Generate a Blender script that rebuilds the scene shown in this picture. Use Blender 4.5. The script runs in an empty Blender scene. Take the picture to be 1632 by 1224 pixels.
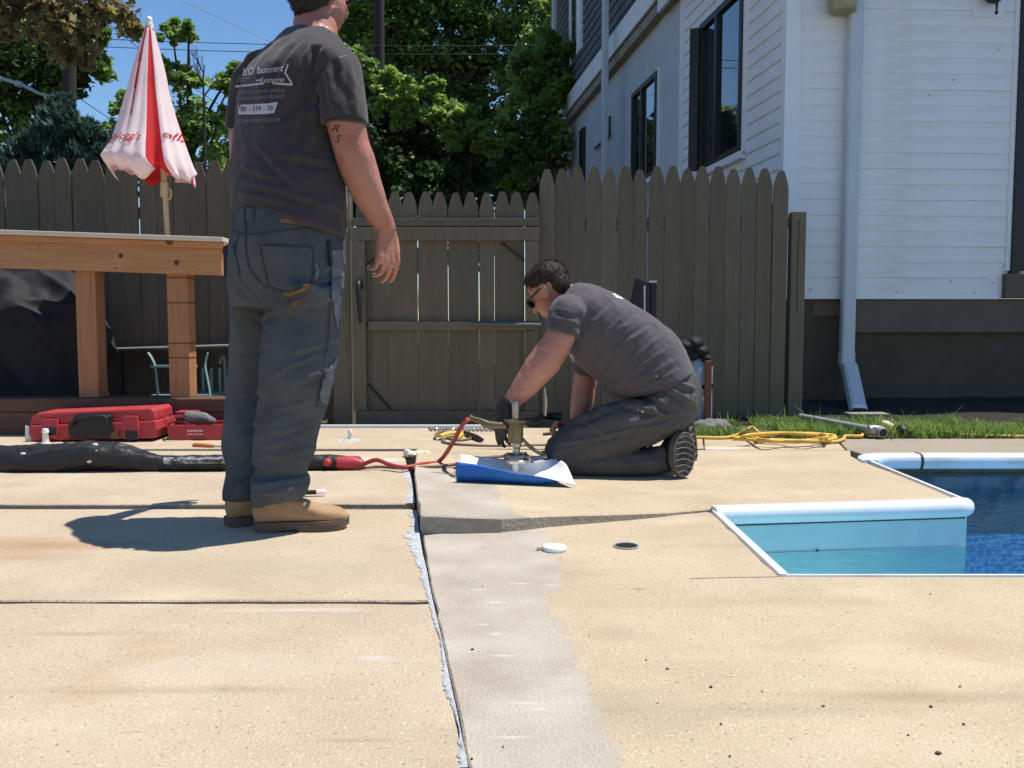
import bpy, bmesh, math, random
import numpy as np
from mathutils import Vector as V, Matrix, noise, Quaternion
from mathutils.bvhtree import BVHTree
R = math.radians
random.seed(7)
scene = bpy.context.scene
col = scene.collection
# ------------------------------------------------------------------ camera
FPX, CX, CY, HOR, CAMH = 1411.0, 816.0, 612.0, 510.0, 0.70
PITCH = math.atan((CY - HOR) / FPX)
cam_data = bpy.data.cameras.new('camera')
cam_data.sensor_width = 36.0
cam_data.lens = 36.0 * FPX / 1632.0
cam_data.clip_start = 0.05
cam_data.clip_end = 2000
cam = bpy.data.objects.new('camera', cam_data)
col.objects.link(cam)
cam.location = (0, 0, CAMH)
cam.rotation_euler = (math.pi / 2 - PITCH, 0, 0)
scene.camera = cam
# ------------------------------------------------------------------ light
SUN_DIR = V((0.66, 0.115, 1.75)).normalized()
world = bpy.data.worlds.new('World')
scene.world = world
world.use_nodes = True
wn = world.node_tree.nodes
wl = world.node_tree.links
bg = wn['Background']
sky = wn.new('ShaderNodeTexSky')
sky.sky_type = 'NISHITA'
sky.sun_disc = False
sky.sun_elevation = math.asin(SUN_DIR.z)
sky.sun_rotation = math.atan2(SUN_DIR.x, SUN_DIR.y)
sky.air_density = 1.0
sky.dust_density = 0.0
sky.ozone_density = 4.0
bg.inputs['Strength'].default_value = 0.115
hsv = wn.new('ShaderNodeHueSaturation')
hsv.inputs['Saturation'].default_value = 1.12
hsv.inputs['Value'].default_value = 1.08
wl.new(sky.outputs['Color'], hsv.inputs['Color'])
wl.new(hsv.outputs['Color'], bg.inputs['Color'])
sun_data = bpy.data.lights.new('sun', 'SUN')
sun_data.energy = 5.0
sun_data.angle = R(0.53)
sun_data.color = (1.0, 0.96, 0.90)
sun = bpy.data.objects.new('sun', sun_data)
col.objects.link(sun)
sun.rotation_euler = SUN_DIR.to_track_quat('Z', 'Y').to_euler()
sun.location = (4, 1, 9)
scene.view_settings.view_transform = 'Standard'
scene.view_settings.look = 'None'
scene.view_settings.gamma = 1.0
scene.view_settings.exposure = 0.27
scene.view_settings.use_curve_mapping = False

# ------------------------------------------------------------------ pixel -> place
def ray(px, py):
    x = (px - CX) / FPX; y = -(py - CY) / FPX
    c, s = math.cos(PITCH), math.sin(PITCH)
    return V((x, c + y * s, -s + y * c))
def P(px, py, Y):
    d = ray(px, py); t = Y / d.y
    return V((d.x * t, Y, CAMH + d.z * t))
def G(px, py, z=0.0):
    d = ray(px, py); t = (z - CAMH) / d.z
    return V((d.x * t, d.y * t, z))
def PX(px, Y):                       # world X of a pixel column at depth Y near the horizon
    return P(px, HOR, Y).x
def S(Y): return Y / FPX             # metres per pixel at depth Y

# ------------------------------------------------------------------ objects
def tag(o, label=None, cat=None, group=None, kind=None):
    if label: o['label'] = label
    if cat: o['category'] = cat
    if group: o['group'] = group
    if kind: o['kind'] = kind
    return o
def empty(name, loc=(0, 0, 0), label=None, cat=None, group=None, kind=None):
    o = bpy.data.objects.new(name, None); col.objects.link(o)
    o.location = loc; o.empty_display_size = 0.1
    return tag(o, label, cat, group, kind)
def link(name, me, mats, parent=None, loc=None):
    o = bpy.data.objects.new(name, me); col.objects.link(o)
    if mats is not None:
        if not isinstance(mats, (list, tuple)): mats = [mats]
        if len(me.materials) == 0:
            for m in mats: me.materials.append(m)
    if parent is not None:
        o.parent = parent
        base = V((0, 0, 0)); q = parent
        while q is not None: base += q.location; q = q.parent
        o.location = (V(loc) if loc is not None else V((0, 0, 0))) - base
    elif loc is not None:
        o.location = loc
    return o
def catmull(pts, sub):
    pts = [np.array(p, float) for p in pts]
    if len(pts) < 3 or sub <= 1:
        if sub <= 1: return pts
    out = []
    n = len(pts)
    for i in range(n - 1):
        p0 = pts[i - 1] if i > 0 else 2 * pts[0] - pts[1]
        p1, p2 = pts[i], pts[i + 1]
        p3 = pts[i + 2] if i + 2 < n else 2 * pts[-1] - pts[-2]
        for k in range(sub):
            t = k / sub
            out.append(0.5 * (2 * p1 + (p2 - p0) * t + (2 * p0 - 5 * p1 + 4 * p2 - p3) * t * t + (3 * p1 - p0 - 3 * p2 + p3) * t ** 3))
    out.append(pts[-1])
    return out

class MB:
    def __init__(s): s.v = []; s.f = []; s.m = []; s.mi = 0
    def add(s, vs, fs):
        b = len(s.v); s.v.extend([tuple(v) for v in vs])
        for f in fs: s.f.append(tuple(b + i for i in f)); s.m.append(s.mi)
    def box(s, c, d, rot=None):
        c = V(c); h = V(d) / 2
        vs = [V((x * h.x, y * h.y, z * h.z)) for x in (-1, 1) for y in (-1, 1) for z in (-1, 1)]
        if rot is not None: vs = [rot @ v for v in vs]
        s.add([v + c for v in vs], [(0, 1, 3, 2), (4, 6, 7, 5), (0, 4, 5, 1), (2, 3, 7, 6), (0, 2, 6, 4), (1, 5, 7, 3)])
        return s
    def box2(s, a, b): return s.box([(x + y) / 2 for x, y in zip(a, b)], [abs(y - x) for x, y in zip(a, b)])
    def prism(s, poly, off):
        n = len(poly); off = V(off)
        a = [V(p) for p in poly]; b = [p + off for p in a]
        s.add(a + b, [tuple(range(n - 1, -1, -1)), tuple(range(n, 2 * n))] + [(i, (i + 1) % n, n + (i + 1) % n, n + i) for i in range(n)])
        return s
    def rings(s, rs, cap=True, closed=False):
        n = len(rs[0]); k = len(rs)
        fs = []
        for i in range(k if closed else k - 1):
            j = (i + 1) % k
            for a in range(n):
                b = (a + 1) % n
                fs.append((i * n + a, i * n + b, j * n + b, j * n + a))
        vs = [v for r in rs for v in r]
        if cap and not closed:
            fs.append(tuple(range(n - 1, -1, -1))); fs.append(tuple((k - 1) * n + a for a in range(n)))
        s.add(vs, fs); return s
    def tube(s, pts, r, n=8, sub=1, cap=True, flat=1.0):
        rr = r if isinstance(r, (list, tuple)) else [r] * len(pts)
        q = catmull([list(p) + [x] for p, x in zip(pts, rr)], sub)
        rs = []; up = V((0, 0, 1)); prev = None
        for i, p in enumerate(q):
            a = V(q[max(i - 1, 0)][:3]); b = V(q[min(i + 1, len(q) - 1)][:3])
            t = (b - a)
            if t.length < 1e-9: t = V((0, 0, 1))
            t.normalize()
            if prev is None:
                x = t.cross(up) if abs(t.z) < .95 else t.cross(V((1, 0, 0)))
            else: x = prev - t * prev.dot(t)
            x.normalize(); prev = x; y = t.cross(x)
            rs.append([V(p[:3]) + x * (p[3] * math.cos(2 * math.pi * k / n)) + y * (p[3] * flat * math.sin(2 * math.pi * k / n)) for k in range(n)])
        return s.rings(rs, cap)
    def cyl(s, p0, p1, r0, r1=None, n=16): return s.tube([p0, p1], [r0, r0 if r1 is None else r1], n)
    def lathe(s, c, prof, n=24, axis=(0, 0, 1)):
        ax = V(axis).normalized(); x = ax.cross(V((0, 1, 0)) if abs(ax.y) < .9 else V((1, 0, 0))).normalized(); y = ax.cross(x); c = V(c)
        return s.rings([[c + ax * z + x * (r * math.cos(2 * math.pi * k / n)) + y * (r * math.sin(2 * math.pi * k / n)) for k in range(n)] for r, z in prof])
    def mesh(s, name, smooth=False, bevel=0, fix=True):
        me = bpy.data.meshes.new(name)
        me.from_pydata([tuple(v) for v in s.v], [], s.f)
        me.polygons.foreach_set('material_index', s.m)
        if fix or bevel:
            bm = bmesh.new(); bm.from_mesh(me)
            bmesh.ops.recalc_face_normals(bm, faces=bm.faces)
            if bevel:
                bmesh.ops.bevel(bm, geom=[e for e in bm.edges if e.calc_face_angle(0) > .6], offset=bevel, segments=2, profile=.6, affect='EDGES')
            bm.to_mesh(me); bm.free()
        if smooth:
            me.polygons.foreach_set('use_smooth', [True] * len(me.polygons)); me.set_sharp_from_angle(angle=R(52))
        me.update(); return me
    def build(s, name, mats, parent=None, smooth=False, bevel=0, loc=None):
        return link(name, s.mesh(name, smooth, bevel), mats, parent, loc)

# ------------------------------------------------------------------ materials
def mat(name, c, rough=.7, var=.12, scale=8, c2=None, bump=0, bscale=None, spec=.4, metal=0, stretch=None, transl=0, detail=6, sheen=0, distort=0, thr=None, orand=0):
    m = bpy.data.materials.new(name); m.use_nodes = True
    nt = m.node_tree; N = nt.nodes; L = nt.links
    b = N['Principled BSDF']
    b.inputs['Roughness'].default_value = rough
    b.inputs['Specular IOR Level'].default_value = spec
    b.inputs['Metallic'].default_value = metal
    if sheen:
        b.inputs['Sheen Weight'].default_value = sheen
    tc = N.new('ShaderNodeTexCoord'); mp = N.new('ShaderNodeMapping')
    L.new(tc.outputs['Object'], mp.inputs['Vector'])
    if stretch: mp.inputs['Scale'].default_value = stretch
    if c2 is None:
        c2 = tuple(min(1, x * (1 + var)) for x in c); c1 = tuple(x * (1 - var) for x in c)
    else: c1 = c
    nz = N.new('ShaderNodeTexNoise'); nz.inputs['Scale'].default_value = scale; nz.inputs['Detail'].default_value = detail; nz.inputs['Roughness'].default_value = .65
    nz.inputs['Distortion'].default_value = distort
    L.new(mp.outputs['Vector'], nz.inputs['Vector'])
    rp = N.new('ShaderNodeValToRGB')
    lo, hi = thr or (.3, .7)
    rp.color_ramp.elements[0].position = lo; rp.color_ramp.elements[1].position = hi
    rp.color_ramp.elements[0].color = (*c1, 1); rp.color_ramp.elements[1].color = (*c2, 1)
    L.new(nz.outputs['Fac'], rp.inputs['Fac']); L.new(rp.outputs['Color'], b.inputs['Base Color'])
    if orand:                                # every piece of the kind gets its own slight shade
        oi = N.new('ShaderNodeObjectInfo'); mr0 = N.new('ShaderNodeMapRange'); mr0.inputs['To Min'].default_value = 1 - orand; mr0.inputs['To Max'].default_value = 1 + orand
        L.new(oi.outputs['Random'], mr0.inputs['Value']); sc0 = N.new('ShaderNodeVectorMath'); sc0.operation = 'SCALE'
        L.new(rp.outputs['Color'], sc0.inputs[0]); L.new(mr0.outputs[0], sc0.inputs['Scale']); L.new(sc0.outputs[0], b.inputs['Base Color'])
        ad0 = N.new('ShaderNodeVectorMath'); ad0.operation = 'ADD'; L.new(mp.outputs[0], ad0.inputs[0]); sc1 = N.new('ShaderNodeMath'); sc1.operation = 'MULTIPLY'; sc1.inputs[1].default_value = 37
        L.new(oi.outputs['Random'], sc1.inputs[0]); L.new(sc1.outputs[0], ad0.inputs[1]); L.new(ad0.outputs[0], nz.inputs['Vector'])
    if bump:
        n2 = N.new('ShaderNodeTexNoise'); n2.inputs['Scale'].default_value = bscale or scale * 6; n2.inputs['Detail'].default_value = 5
        L.new(mp.outputs['Vector'], n2.inputs['Vector'])
        bp = N.new('ShaderNodeBump'); bp.inputs['Strength'].default_value = bump; bp.inputs['Distance'].default_value = .01
        L.new(n2.outputs['Fac'], bp.inputs['Height']); L.new(bp.outputs['Normal'], b.inputs['Normal'])
    if transl:
        tr = N.new('ShaderNodeBsdfTranslucent'); mx = N.new('ShaderNodeMixShader'); mx.inputs[0].default_value = transl
        s_t = N.new('ShaderNodeVectorMath'); s_t.operation = 'SCALE'; s_t.inputs['Scale'].default_value = 2.3; L.new(rp.outputs['Color'], s_t.inputs[0])
        L.new(s_t.outputs[0], tr.inputs['Color']); L.new(b.outputs[0], mx.inputs[1]); L.new(tr.outputs[0], mx.inputs[2])
        L.new(mx.outputs[0], N['Material Output'].inputs['Surface'])
    return m
def overlay(m, c, scale, lo, hi, stretch=None, fac=1.0, detail=4, offset=(0, 0, 0), coord='Object'):
    """lay a second patchy colour over a material made by mat()"""
    nt = m.node_tree; N = nt.nodes; L = nt.links; b = N['Principled BSDF']
    src = b.inputs['Base Color'].links[0].from_socket
    tc = N.new('ShaderNodeTexCoord'); mp = N.new('ShaderNodeMapping'); L.new(tc.outputs[coord], mp.inputs['Vector'])
    mp.inputs['Location'].default_value = offset
    if stretch: mp.inputs['Scale'].default_value = stretch
    nz = N.new('ShaderNodeTexNoise'); nz.inputs['Scale'].default_value = scale; nz.inputs['Detail'].default_value = detail; L.new(mp.outputs[0], nz.inputs['Vector'])
    mr = N.new('ShaderNodeMapRange'); mr.inputs['From Min'].default_value = lo; mr.inputs['From Max'].default_value = hi; mr.inputs['To Max'].default_value = fac
    L.new(nz.outputs['Fac'], mr.inputs['Value'])
    mx = N.new('ShaderNodeMix'); mx.data_type = 'RGBA'
    L.new(mr.outputs[0], mx.inputs[0]); L.new(src, mx.inputs[6]); mx.inputs[7].default_value = (*c, 1)
    L.new(mx.outputs[2], b.inputs['Base Color'])
    return m
def spot(m, c, centre, rx, ry, fac=.8, noise_scale=9, noise_amt=.6):
    """a stain of its own shape at a world position (object coordinates)"""
    nt = m.node_tree; N = nt.nodes; L = nt.links; b = N['Principled BSDF']
    src = b.inputs['Base Color'].links[0].from_socket
    tc = N.new('ShaderNodeTexCoord'); mp = N.new('ShaderNodeMapping'); L.new(tc.outputs['Object'], mp.inputs['Vector'])
    mp.inputs['Location'].default_value = (-centre[0] / rx, -centre[1] / ry, 0); mp.inputs['Scale'].default_value = (1 / rx, 1 / ry, 0)
    ln = N.new('ShaderNodeVectorMath'); ln.operation = 'LENGTH'; L.new(mp.outputs[0], ln.inputs[0])
    nz = N.new('ShaderNodeTexNoise'); nz.inputs['Scale'].default_value = noise_scale; nz.inputs['Detail'].default_value = 6
    mp2 = N.new('ShaderNodeMapping'); mp2.inputs['Scale'].default_value = (.45, 1.6, 1); L.new(tc.outputs['Object'], mp2.inputs[0]); L.new(mp2.outputs[0], nz.inputs['Vector'])
    ma = N.new('ShaderNodeMath'); ma.operation = 'MULTIPLY_ADD'; L.new(nz.outputs['Fac'], ma.inputs[0]); ma.inputs[1].default_value = -noise_amt * 2.4; 
    L.new(ln.outputs['Value'], ma.inputs[2])
    mr = N.new('ShaderNodeMapRange'); mr.inputs['From Min'].default_value = 1 - noise_amt * 1.2; mr.inputs['From Max'].default_value = -.5 - noise_amt * .6; mr.inputs['To Max'].default_value = fac
    L.new(ma.outputs[0], mr.inputs['Value'])
    mx = N.new('ShaderNodeMix'); mx.data_type = 'RGBA'
    L.new(mr.outputs[0], mx.inputs[0]); L.new(src, mx.inputs[6]); mx.inputs[7].default_value = (*c, 1)
    L.new(mx.outputs[2], b.inputs['Base Color'])
    return m
def edge_region(m, c1, c2, pts, soft=.005, wob=.05):
    """another pour of concrete: everything left of a wavering line x = f(y) (object coordinates)"""
    nt = m.node_tree; N = nt.nodes; L = nt.links; b = N['Principled BSDF']
    src = b.inputs['Base Color'].links[0].from_socket
    tc = N.new('ShaderNodeTexCoord'); sp = N.new('ShaderNodeSeparateXYZ'); L.new(tc.outputs['Object'], sp.inputs[0])
    pts = sorted(pts); y0, y1 = pts[0][0], pts[-1][0]; x0 = min(p[1] for p in pts) - .05; x1 = max(p[1] for p in pts) + .05
    mr = N.new('ShaderNodeMapRange'); mr.inputs['From Min'].default_value = y0; mr.inputs['From Max'].default_value = y1; L.new(sp.outputs['Y'], mr.inputs['Value'])
    fc = N.new('ShaderNodeFloatCurve'); cv = fc.mapping.curves[0]
    fc.mapping.use_clip = False
    cv.points[0].location = (0, (pts[0][1] - x0) / (x1 - x0)); cv.points[1].location = (1, (pts[-1][1] - x0) / (x1 - x0))
    for y, x in pts[1:-1]: cv.points.new((y - y0) / (y1 - y0), (x - x0) / (x1 - x0))
    for p in cv.points: p.handle_type = 'VECTOR'
    fc.mapping.update(); L.new(mr.outputs[0], fc.inputs['Value'])
    mx_ = N.new('ShaderNodeMath'); mx_.operation = 'MULTIPLY_ADD'; L.new(fc.outputs[0], mx_.inputs[0]); mx_.inputs[1].default_value = x1 - x0; mx_.inputs[2].default_value = x0
    nz = N.new('ShaderNodeTexNoise'); nz.inputs['Scale'].default_value = 14; nz.inputs['Detail'].default_value = 8; nz.inputs['Roughness'].default_value = .7; L.new(tc.outputs['Object'], nz.inputs['Vector'])
    ad = N.new('ShaderNodeMath'); ad.operation = 'MULTIPLY_ADD'; L.new(nz.outputs['Fac'], ad.inputs[0]); ad.inputs[1].default_value = wob * 2; ad.inputs[2].default_value = -wob
    e = N.new('ShaderNodeMath'); e.operation = 'ADD'; L.new(mx_.outputs[0], e.inputs[0]); L.new(ad.outputs[0], e.inputs[1])
    df = N.new('ShaderNodeMath'); df.operation = 'SUBTRACT'; L.new(e.outputs[0], df.inputs[0]); L.new(sp.outputs['X'], df.inputs[1])
    sm = N.new('ShaderNodeMapRange'); sm.inputs['From Min'].default_value = -soft; sm.inputs['From Max'].default_value = soft; sm.inputs['To Max'].default_value = .94; L.new(df.outputs[0], sm.inputs['Value'])
    n2 = N.new('ShaderNodeTexNoise'); n2.inputs['Scale'].default_value = 5; n2.inputs['Detail'].default_value = 9; L.new(tc.outputs['Object'], n2.inputs['Vector'])
    n3 = N.new('ShaderNodeTexNoise'); n3.inputs['Scale'].default_value = 150; n3.inputs['Detail'].default_value = 2; L.new(tc.outputs['Object'], n3.inputs['Vector'])
    av = N.new('ShaderNodeMath'); av.operation = 'MULTIPLY_ADD'; L.new(n3.outputs['Fac'], av.inputs[0]); av.inputs[1].default_value = .55; L.new(n2.outputs['Fac'], av.inputs[2])
    rp = N.new('ShaderNodeValToRGB'); rp.color_ramp.elements[0].position = .5; rp.color_ramp.elements[1].position = 1.0; rp.color_ramp.elements[0].color = (*c1, 1); rp.color_ramp.elements[1].color = (*c2, 1); L.new(av.outputs[0], rp.inputs['Fac'])
    mx = N.new('ShaderNodeMix'); mx.data_type = 'RGBA'; L.new(sm.outputs[0], mx.inputs[0]); L.new(src, mx.inputs[6]); L.new(rp.outputs['Color'], mx.inputs[7]); L.new(mx.outputs[2], b.inputs['Base Color'])
    return m
M = {}
def conc(name, c1, c2):
    m = mat(name, c1, .88, scale=2.2, c2=c2, bump=.5, bscale=160, spec=.25, detail=8)
    overlay(m, tuple(x * .72 for x in c1), 190, .60, .74, fac=.7, detail=2)
    overlay(m, tuple(x * .5 for x in c1), 95, .63, .68, fac=.8, detail=4, offset=(8, 8, 0))
    overlay(m, tuple(min(.75, x * 1.3) for x in c2), 110, .62, .68, fac=.7, detail=2, offset=(3, 1, 0))
    overlay(m, tuple(x * .62 for x in c1), 70, .66, .74, fac=.7, detail=3, offset=(1, 7, 0))
    overlay(m, (c1[0] * .92, c1[1] * .80, c1[2] * .62), 3.5, .56, .75, stretch=(.8, 1.2, 1), fac=.5, offset=(5, 5, 0))
    overlay(m, tuple(x * .78 for x in c1), 1.3, .55, .75, stretch=(.8, 1.3, 1), fac=.32, offset=(9, 2, 0), detail=10)
    overlay(m, tuple(x * 1.18 for x in c2), 2.4, .56, .72, stretch=(.7, 1.2, 1), fac=.5, offset=(2, 11, 0), detail=8)
    overlay(m, tuple(x * .55 for x in c1), 26, .68, .76, stretch=(.4, 1.3, 1), fac=.55, offset=(4, 3, 0), detail=5)
    return m
M['conc'] = conc('sand_concrete', (.425, .333, .228), (.525, .422, .30))
M['conc_r'] = conc('sand_concrete_right', (.43, .34, .222), (.53, .425, .29))
M['conc_far'] = conc('grey_brown_concrete', (.30, .25, .19), (.36, .30, .23))
M['patch'] = conc('grey_patch_concrete', (.345, .295, .24), (.43, .375, .31))
M['conc_edge'] = mat('raw_concrete_edge', (.27, .235, .185), .95, scale=30, c2=(.38, .335, .27), bump=.8, bscale=90)
M['bedding'] = mat('joint_sand', (.17, .135, .09), .95, scale=30, c2=(.25, .2, .14), bump=.6)
M['seal'] = mat('white_sealant', (.36, .365, .375), .8, scale=40, c2=(.54, .54, .545), bump=.6, bscale=120)
M['soil'] = mat('soil', (.05, .036, .025), .95, scale=6, c2=(.1, .075, .05), bump=.6)
M['mulch'] = mat('shade_dark_mulch', (.012, .010, .008), .95, scale=14, c2=(.026, .021, .016), bump=1, bscale=60)  # mulch, its colour darkened further in place of the house's shade
M['grass_soil'] = mat('lawn_soil', (.05, .055, .02), .95, scale=9, c2=(.11, .10, .05), bump=.6)
M['fence'] = mat('olive_brown_fence_paint', (.112, .092, .060), .75, scale=5, c2=(.142, .119, .079), bump=.3, bscale=30, stretch=(6, 6, .7), orand=.14)
overlay(M['fence'], (.165, .145, .105), 14, .62, .8, stretch=(3, 3, .25), fac=.5)
M['siding'] = mat('white_vinyl_siding', (.76, .755, .74), .5, scale=3, c2=(.82, .815, .80), bump=.08, bscale=40)
overlay(M['siding'], (.50, .48, .42), 17, .66, .78, stretch=(1, 1, .35), fac=.35, offset=(4, 1, 2))
overlay(M['siding'], (.64, .62, .55), 2.2, .52, .8, stretch=(1, 1, 2.5), fac=.6)
M['trim'] = mat('white_trim', (.76, .765, .775), .5, scale=5, c2=(.82, .825, .83))
M['alu'] = mat('painted_aluminium_downspout', (.50, .53, .56), .4, scale=4, c2=(.56, .59, .62), spec=.5)
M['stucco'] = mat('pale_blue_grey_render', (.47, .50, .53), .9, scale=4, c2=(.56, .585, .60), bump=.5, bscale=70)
M['dark_siding'] = mat('grey_clapboard', (.10, .105, .115), .8, scale=6, c2=(.14, .142, .15), stretch=(1, 1, 6))
M['soffit'] = mat('stained_soffit', (.22, .19, .13), .8, scale=7, c2=(.34, .31, .25))
M['found'] = mat('brown_foundation', (.07, .054, .038), .9, scale=5, c2=(.092, .072, .052), bump=.4)
M['skirt'] = mat('brown_skirt_board', (.108, .088, .066), .8, scale=5, c2=(.13, .108, .082))
M['brown'] = mat('dark_brown_window_frame', (.022, .017, .015), .45, scale=5, c2=(.03, .024, .02))
M['roof'] = mat('grey_shingles', (.08, .08, .085), .9, scale=20, c2=(.14, .14, .14), bump=.5)
M['glass'] = mat('window_glass', (.012, .016, .02), .02, var=.02, spec=1.0); M['glass'].node_tree.nodes['Principled BSDF'].inputs['Coat Weight'].default_value = 1
M['glass'].node_tree.nodes['Principled BSDF'].inputs['Coat Roughness'].default_value = .01
def wood(name, c1, c2, st=(1, 8, 8)):
    m = mat(name, c1, .7, scale=5, c2=c2, stretch=st, bump=.2, bscale=12, distort=.6)
    return overlay(m, tuple(x * .55 for x in c1), 12, .6, .75, stretch=st, fac=.5)
M['cedar'] = wood('orange_cedar', (.40, .185, .072), (.52, .27, .12), (.5, 9, 9))
M['cedar_post'] = wood('cedar_post', (.32, .145, .06), (.43, .215, .10), (9, 9, .5))
M['cedar_dark'] = wood('weathered_timber', (.085, .042, .026), (.13, .066, .042), (.5, 9, 9))
M['ply'] = mat('pale_counter_board', (.62, .52, .38), .6, scale=6, c2=(.7, .6, .46))
M['knot'] = mat('wood_knot', (.10, .045, .02), .7, scale=30, c2=(.16, .07, .03))
M['bluewall'] = mat('light_blue_fibreglass', (.50, .67, .69), .35, var=.05, scale=5)
M['scum'] = mat('waterline_scum', (.40, .56, .57), .6, scale=20, c2=(.46, .62, .63))
M['coping'] = mat('white_pool_coping', (.72, .76, .78), .35, var=.04, scale=5)
overlay(M['coping'], (.52, .52, .47), 9, .56, .72, stretch=(.5, 2, 1), fac=.55)
overlay(M['bluewall'], (.36, .50, .50), 6, .55, .75, stretch=(1, 1, 2.2), fac=.5)
M['gasket'] = mat('dark_gasket', (.05, .055, .05), .7, var=.2)
M['blackbag'] = mat('black_bin_liner', (.012, .012, .013), .7, var=.25, scale=20, spec=.25)
M['black'] = mat('black_plastic', (.014, .014, .015), .45, var=.25, scale=20)
M['blackmetal'] = mat('black_iron', (.016, .016, .017), .5, var=.25, scale=20)
M['rubber'] = mat('black_rubber', (.012, .012, .012), .5, scale=12, c2=(.022, .021, .02), bump=.3, bscale=40)
overlay(M['rubber'], (.28, .22, .13), 9, .72, .8, fac=.8)
M['tape'] = mat('scuffed_grey_tape', (.03, .03, .032), .4, scale=60, c2=(.42, .42, .44), thr=(.45, .62), stretch=(.5, 1, 1))
M['steel'] = mat('worn_steel', (.33, .31, .28), .35, scale=40, c2=(.5, .48, .44), metal=.9, spec=.5)
M['brass'] = mat('brown_brass_body', (.13, .10, .055), .4, scale=25, c2=(.22, .175, .10), metal=.6)
M['lampbrass'] = mat('aged_brass', (.30, .26, .16), .45, scale=15, c2=(.4, .35, .22), metal=.4)
M['galv'] = mat('grey_galvanised', (.34, .35, .36), .45, scale=25, c2=(.42, .43, .44), metal=.3)
M['latch'] = mat('blue_grey_bar', (.10, .11, .125), .5, var=.15)
M['white'] = mat('white_plastic', (.74, .73, .70), .5, var=.05)
M['foam'] = mat('cream_foam', (.74, .66, .45), .9, scale=60, c2=(.82, .77, .62), bump=.8, bscale=90)
M['red'] = mat('red_plastic', (.37, .032, .038), .5, scale=14, c2=(.45, .05, .055), bump=.06)
overlay(M['red'], (.45, .12, .10), 30, .62, .75, fac=.5)
M['redhose'] = mat('red_hose', (.30, .035, .025), .5, scale=14, c2=(.38, .05, .035))
M['orange'] = mat('orange_handle', (.5, .16, .03), .5, var=.1)
M['yellow'] = mat('yellow_cord', (.58, .36, .05), .55, scale=20, c2=(.68, .45, .09))
M['tanwire'] = mat('brown_cable', (.14, .10, .065), .6, scale=20, c2=(.2, .15, .10))
M['blue'] = mat('blue_sheet', (.012, .12, .48), .55, scale=9, c2=(.018, .15, .55))
M['paper'] = mat('white_sheet', (.74, .74, .76), .6, var=.03)
M['canwhite'] = mat('white_umbrella_cloth', (.72, .63, .62), .8, scale=5, c2=(.78, .69, .68), transl=.25)
M['canred'] = mat('red_umbrella_cloth', (.55, .03, .035), .8, scale=5, c2=(.62, .04, .045), transl=.3)
M['letter_red'] = mat('red_print', (.42, .02, .03), .8, var=.05)
M['letter_grey'] = mat('pale_grey_print', (.50, .49, .50), .85, var=.08)
M['letter_dim'] = mat('faded_grey_print', (.24, .235, .24), .85, var=.2, scale=120)
M['ink'] = mat('dark_tattoo_ink', (.035, .032, .035), .6, var=.1)
M['polewood'] = mat('pale_wooden_pole', (.45, .34, .20), .6, scale=6, c2=(.52, .40, .25), stretch=(6, 6, .6))
M['cover'] = mat('charcoal_grill_cover', (.026, .026, .028), .75, scale=6, c2=(.032, .032, .035), bump=.1, spec=.2)
M['chair'] = mat('pale_green_chair_paint', (.22, .33, .31), .5, scale=9, c2=(.30, .42, .39))
M['skin'] = mat('sunburnt_skin', (.40, .17, .115), .45, scale=14, c2=(.49, .23, .16), bump=.25, bscale=90)
M['skin_k'] = mat('tanned_skin', (.42, .185, .125), .42, scale=14, c2=(.52, .25, .175), bump=.15, bscale=150)
for k in ('skin', 'skin_k'):
    b_ = M[k].node_tree.nodes['Principled BSDF']; b_.inputs['Subsurface Weight'].default_value = .12
    b_.inputs['Subsurface Radius'].default_value = (.02, .008, .005)
    overlay(M[k], (.30, .085, .055), 7, .48, .72, fac=.7)
    overlay(M[k], (.50, .27, .19), 13, .55, .75, fac=.5, offset=(3, 3, 3))
M['hair'] = mat('dark_brown_hair', (.016, .010, .007), .6, scale=90, c2=(.052, .035, .025), bump=.7, bscale=150, stretch=(1, 1, .35))
M['shirt'] = mat('charcoal_cotton', (.048, .041, .042), .95, scale=6, c2=(.064, .055, .057), bump=.25, bscale=11, spec=.15, sheen=.15)
M['shirt_k'] = mat('faded_charcoal_cotton', (.082, .071, .077), .95, scale=6, c2=(.10, .088, .094), bump=.2, bscale=14, spec=.15, sheen=.15)
M['jeans'] = mat('worn_blue_jeans', (.055, .065, .071), .9, scale=7, c2=(.105, .119, .125), bump=.4, bscale=120, spec=.15)
overlay(M['jeans'], (.12, .11, .09), 4, .48, .72, fac=.5)
M['palejeans'] = mat('pale_denim', (.085, .10, .112), .9, scale=26, c2=(.17, .19, .205), bump=.3, bscale=30)  # paler denim: mainly sun on the right leg painted in, partly faded cloth
M['seam'] = mat('denim_seam', (.03, .04, .05), .9, var=.15)
M['tanleather'] = mat('brown_leather_patch', (.20, .10, .05), .7, var=.2)
M['kpants'] = mat('charcoal_work_trousers', (.072, .069, .065), .9, scale=7, c2=(.105, .10, .095), bump=.5, bscale=12, spec=.15)
M['dirt'] = mat('dried_mud', (.10, .052, .025), .95, scale=60, c2=(.24, .13, .062))
M['boot'] = mat('tan_suede', (.33, .195, .10), .85, scale=12, c2=(.42, .265, .145), bump=.3, bscale=120)
M['sole'] = mat('brown_boot_sole', (.085, .062, .045), .8, scale=15, c2=(.13, .10, .075))
M['ksole'] = mat('dusty_rubber_sole', (.075, .068, .06), .85, scale=25, c2=(.13, .12, .105))
M['lace'] = mat('tan_lace', (.36, .24, .12), .8, var=.1)
M['belt'] = mat('black_leather', (.012, .011, .012), .5, var=.2)
M['leaf_dark'] = mat('dark_leaf', (.04, .085, .017), .4, scale=.7, c2=(.095, .165, .034), transl=.4)
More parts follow.
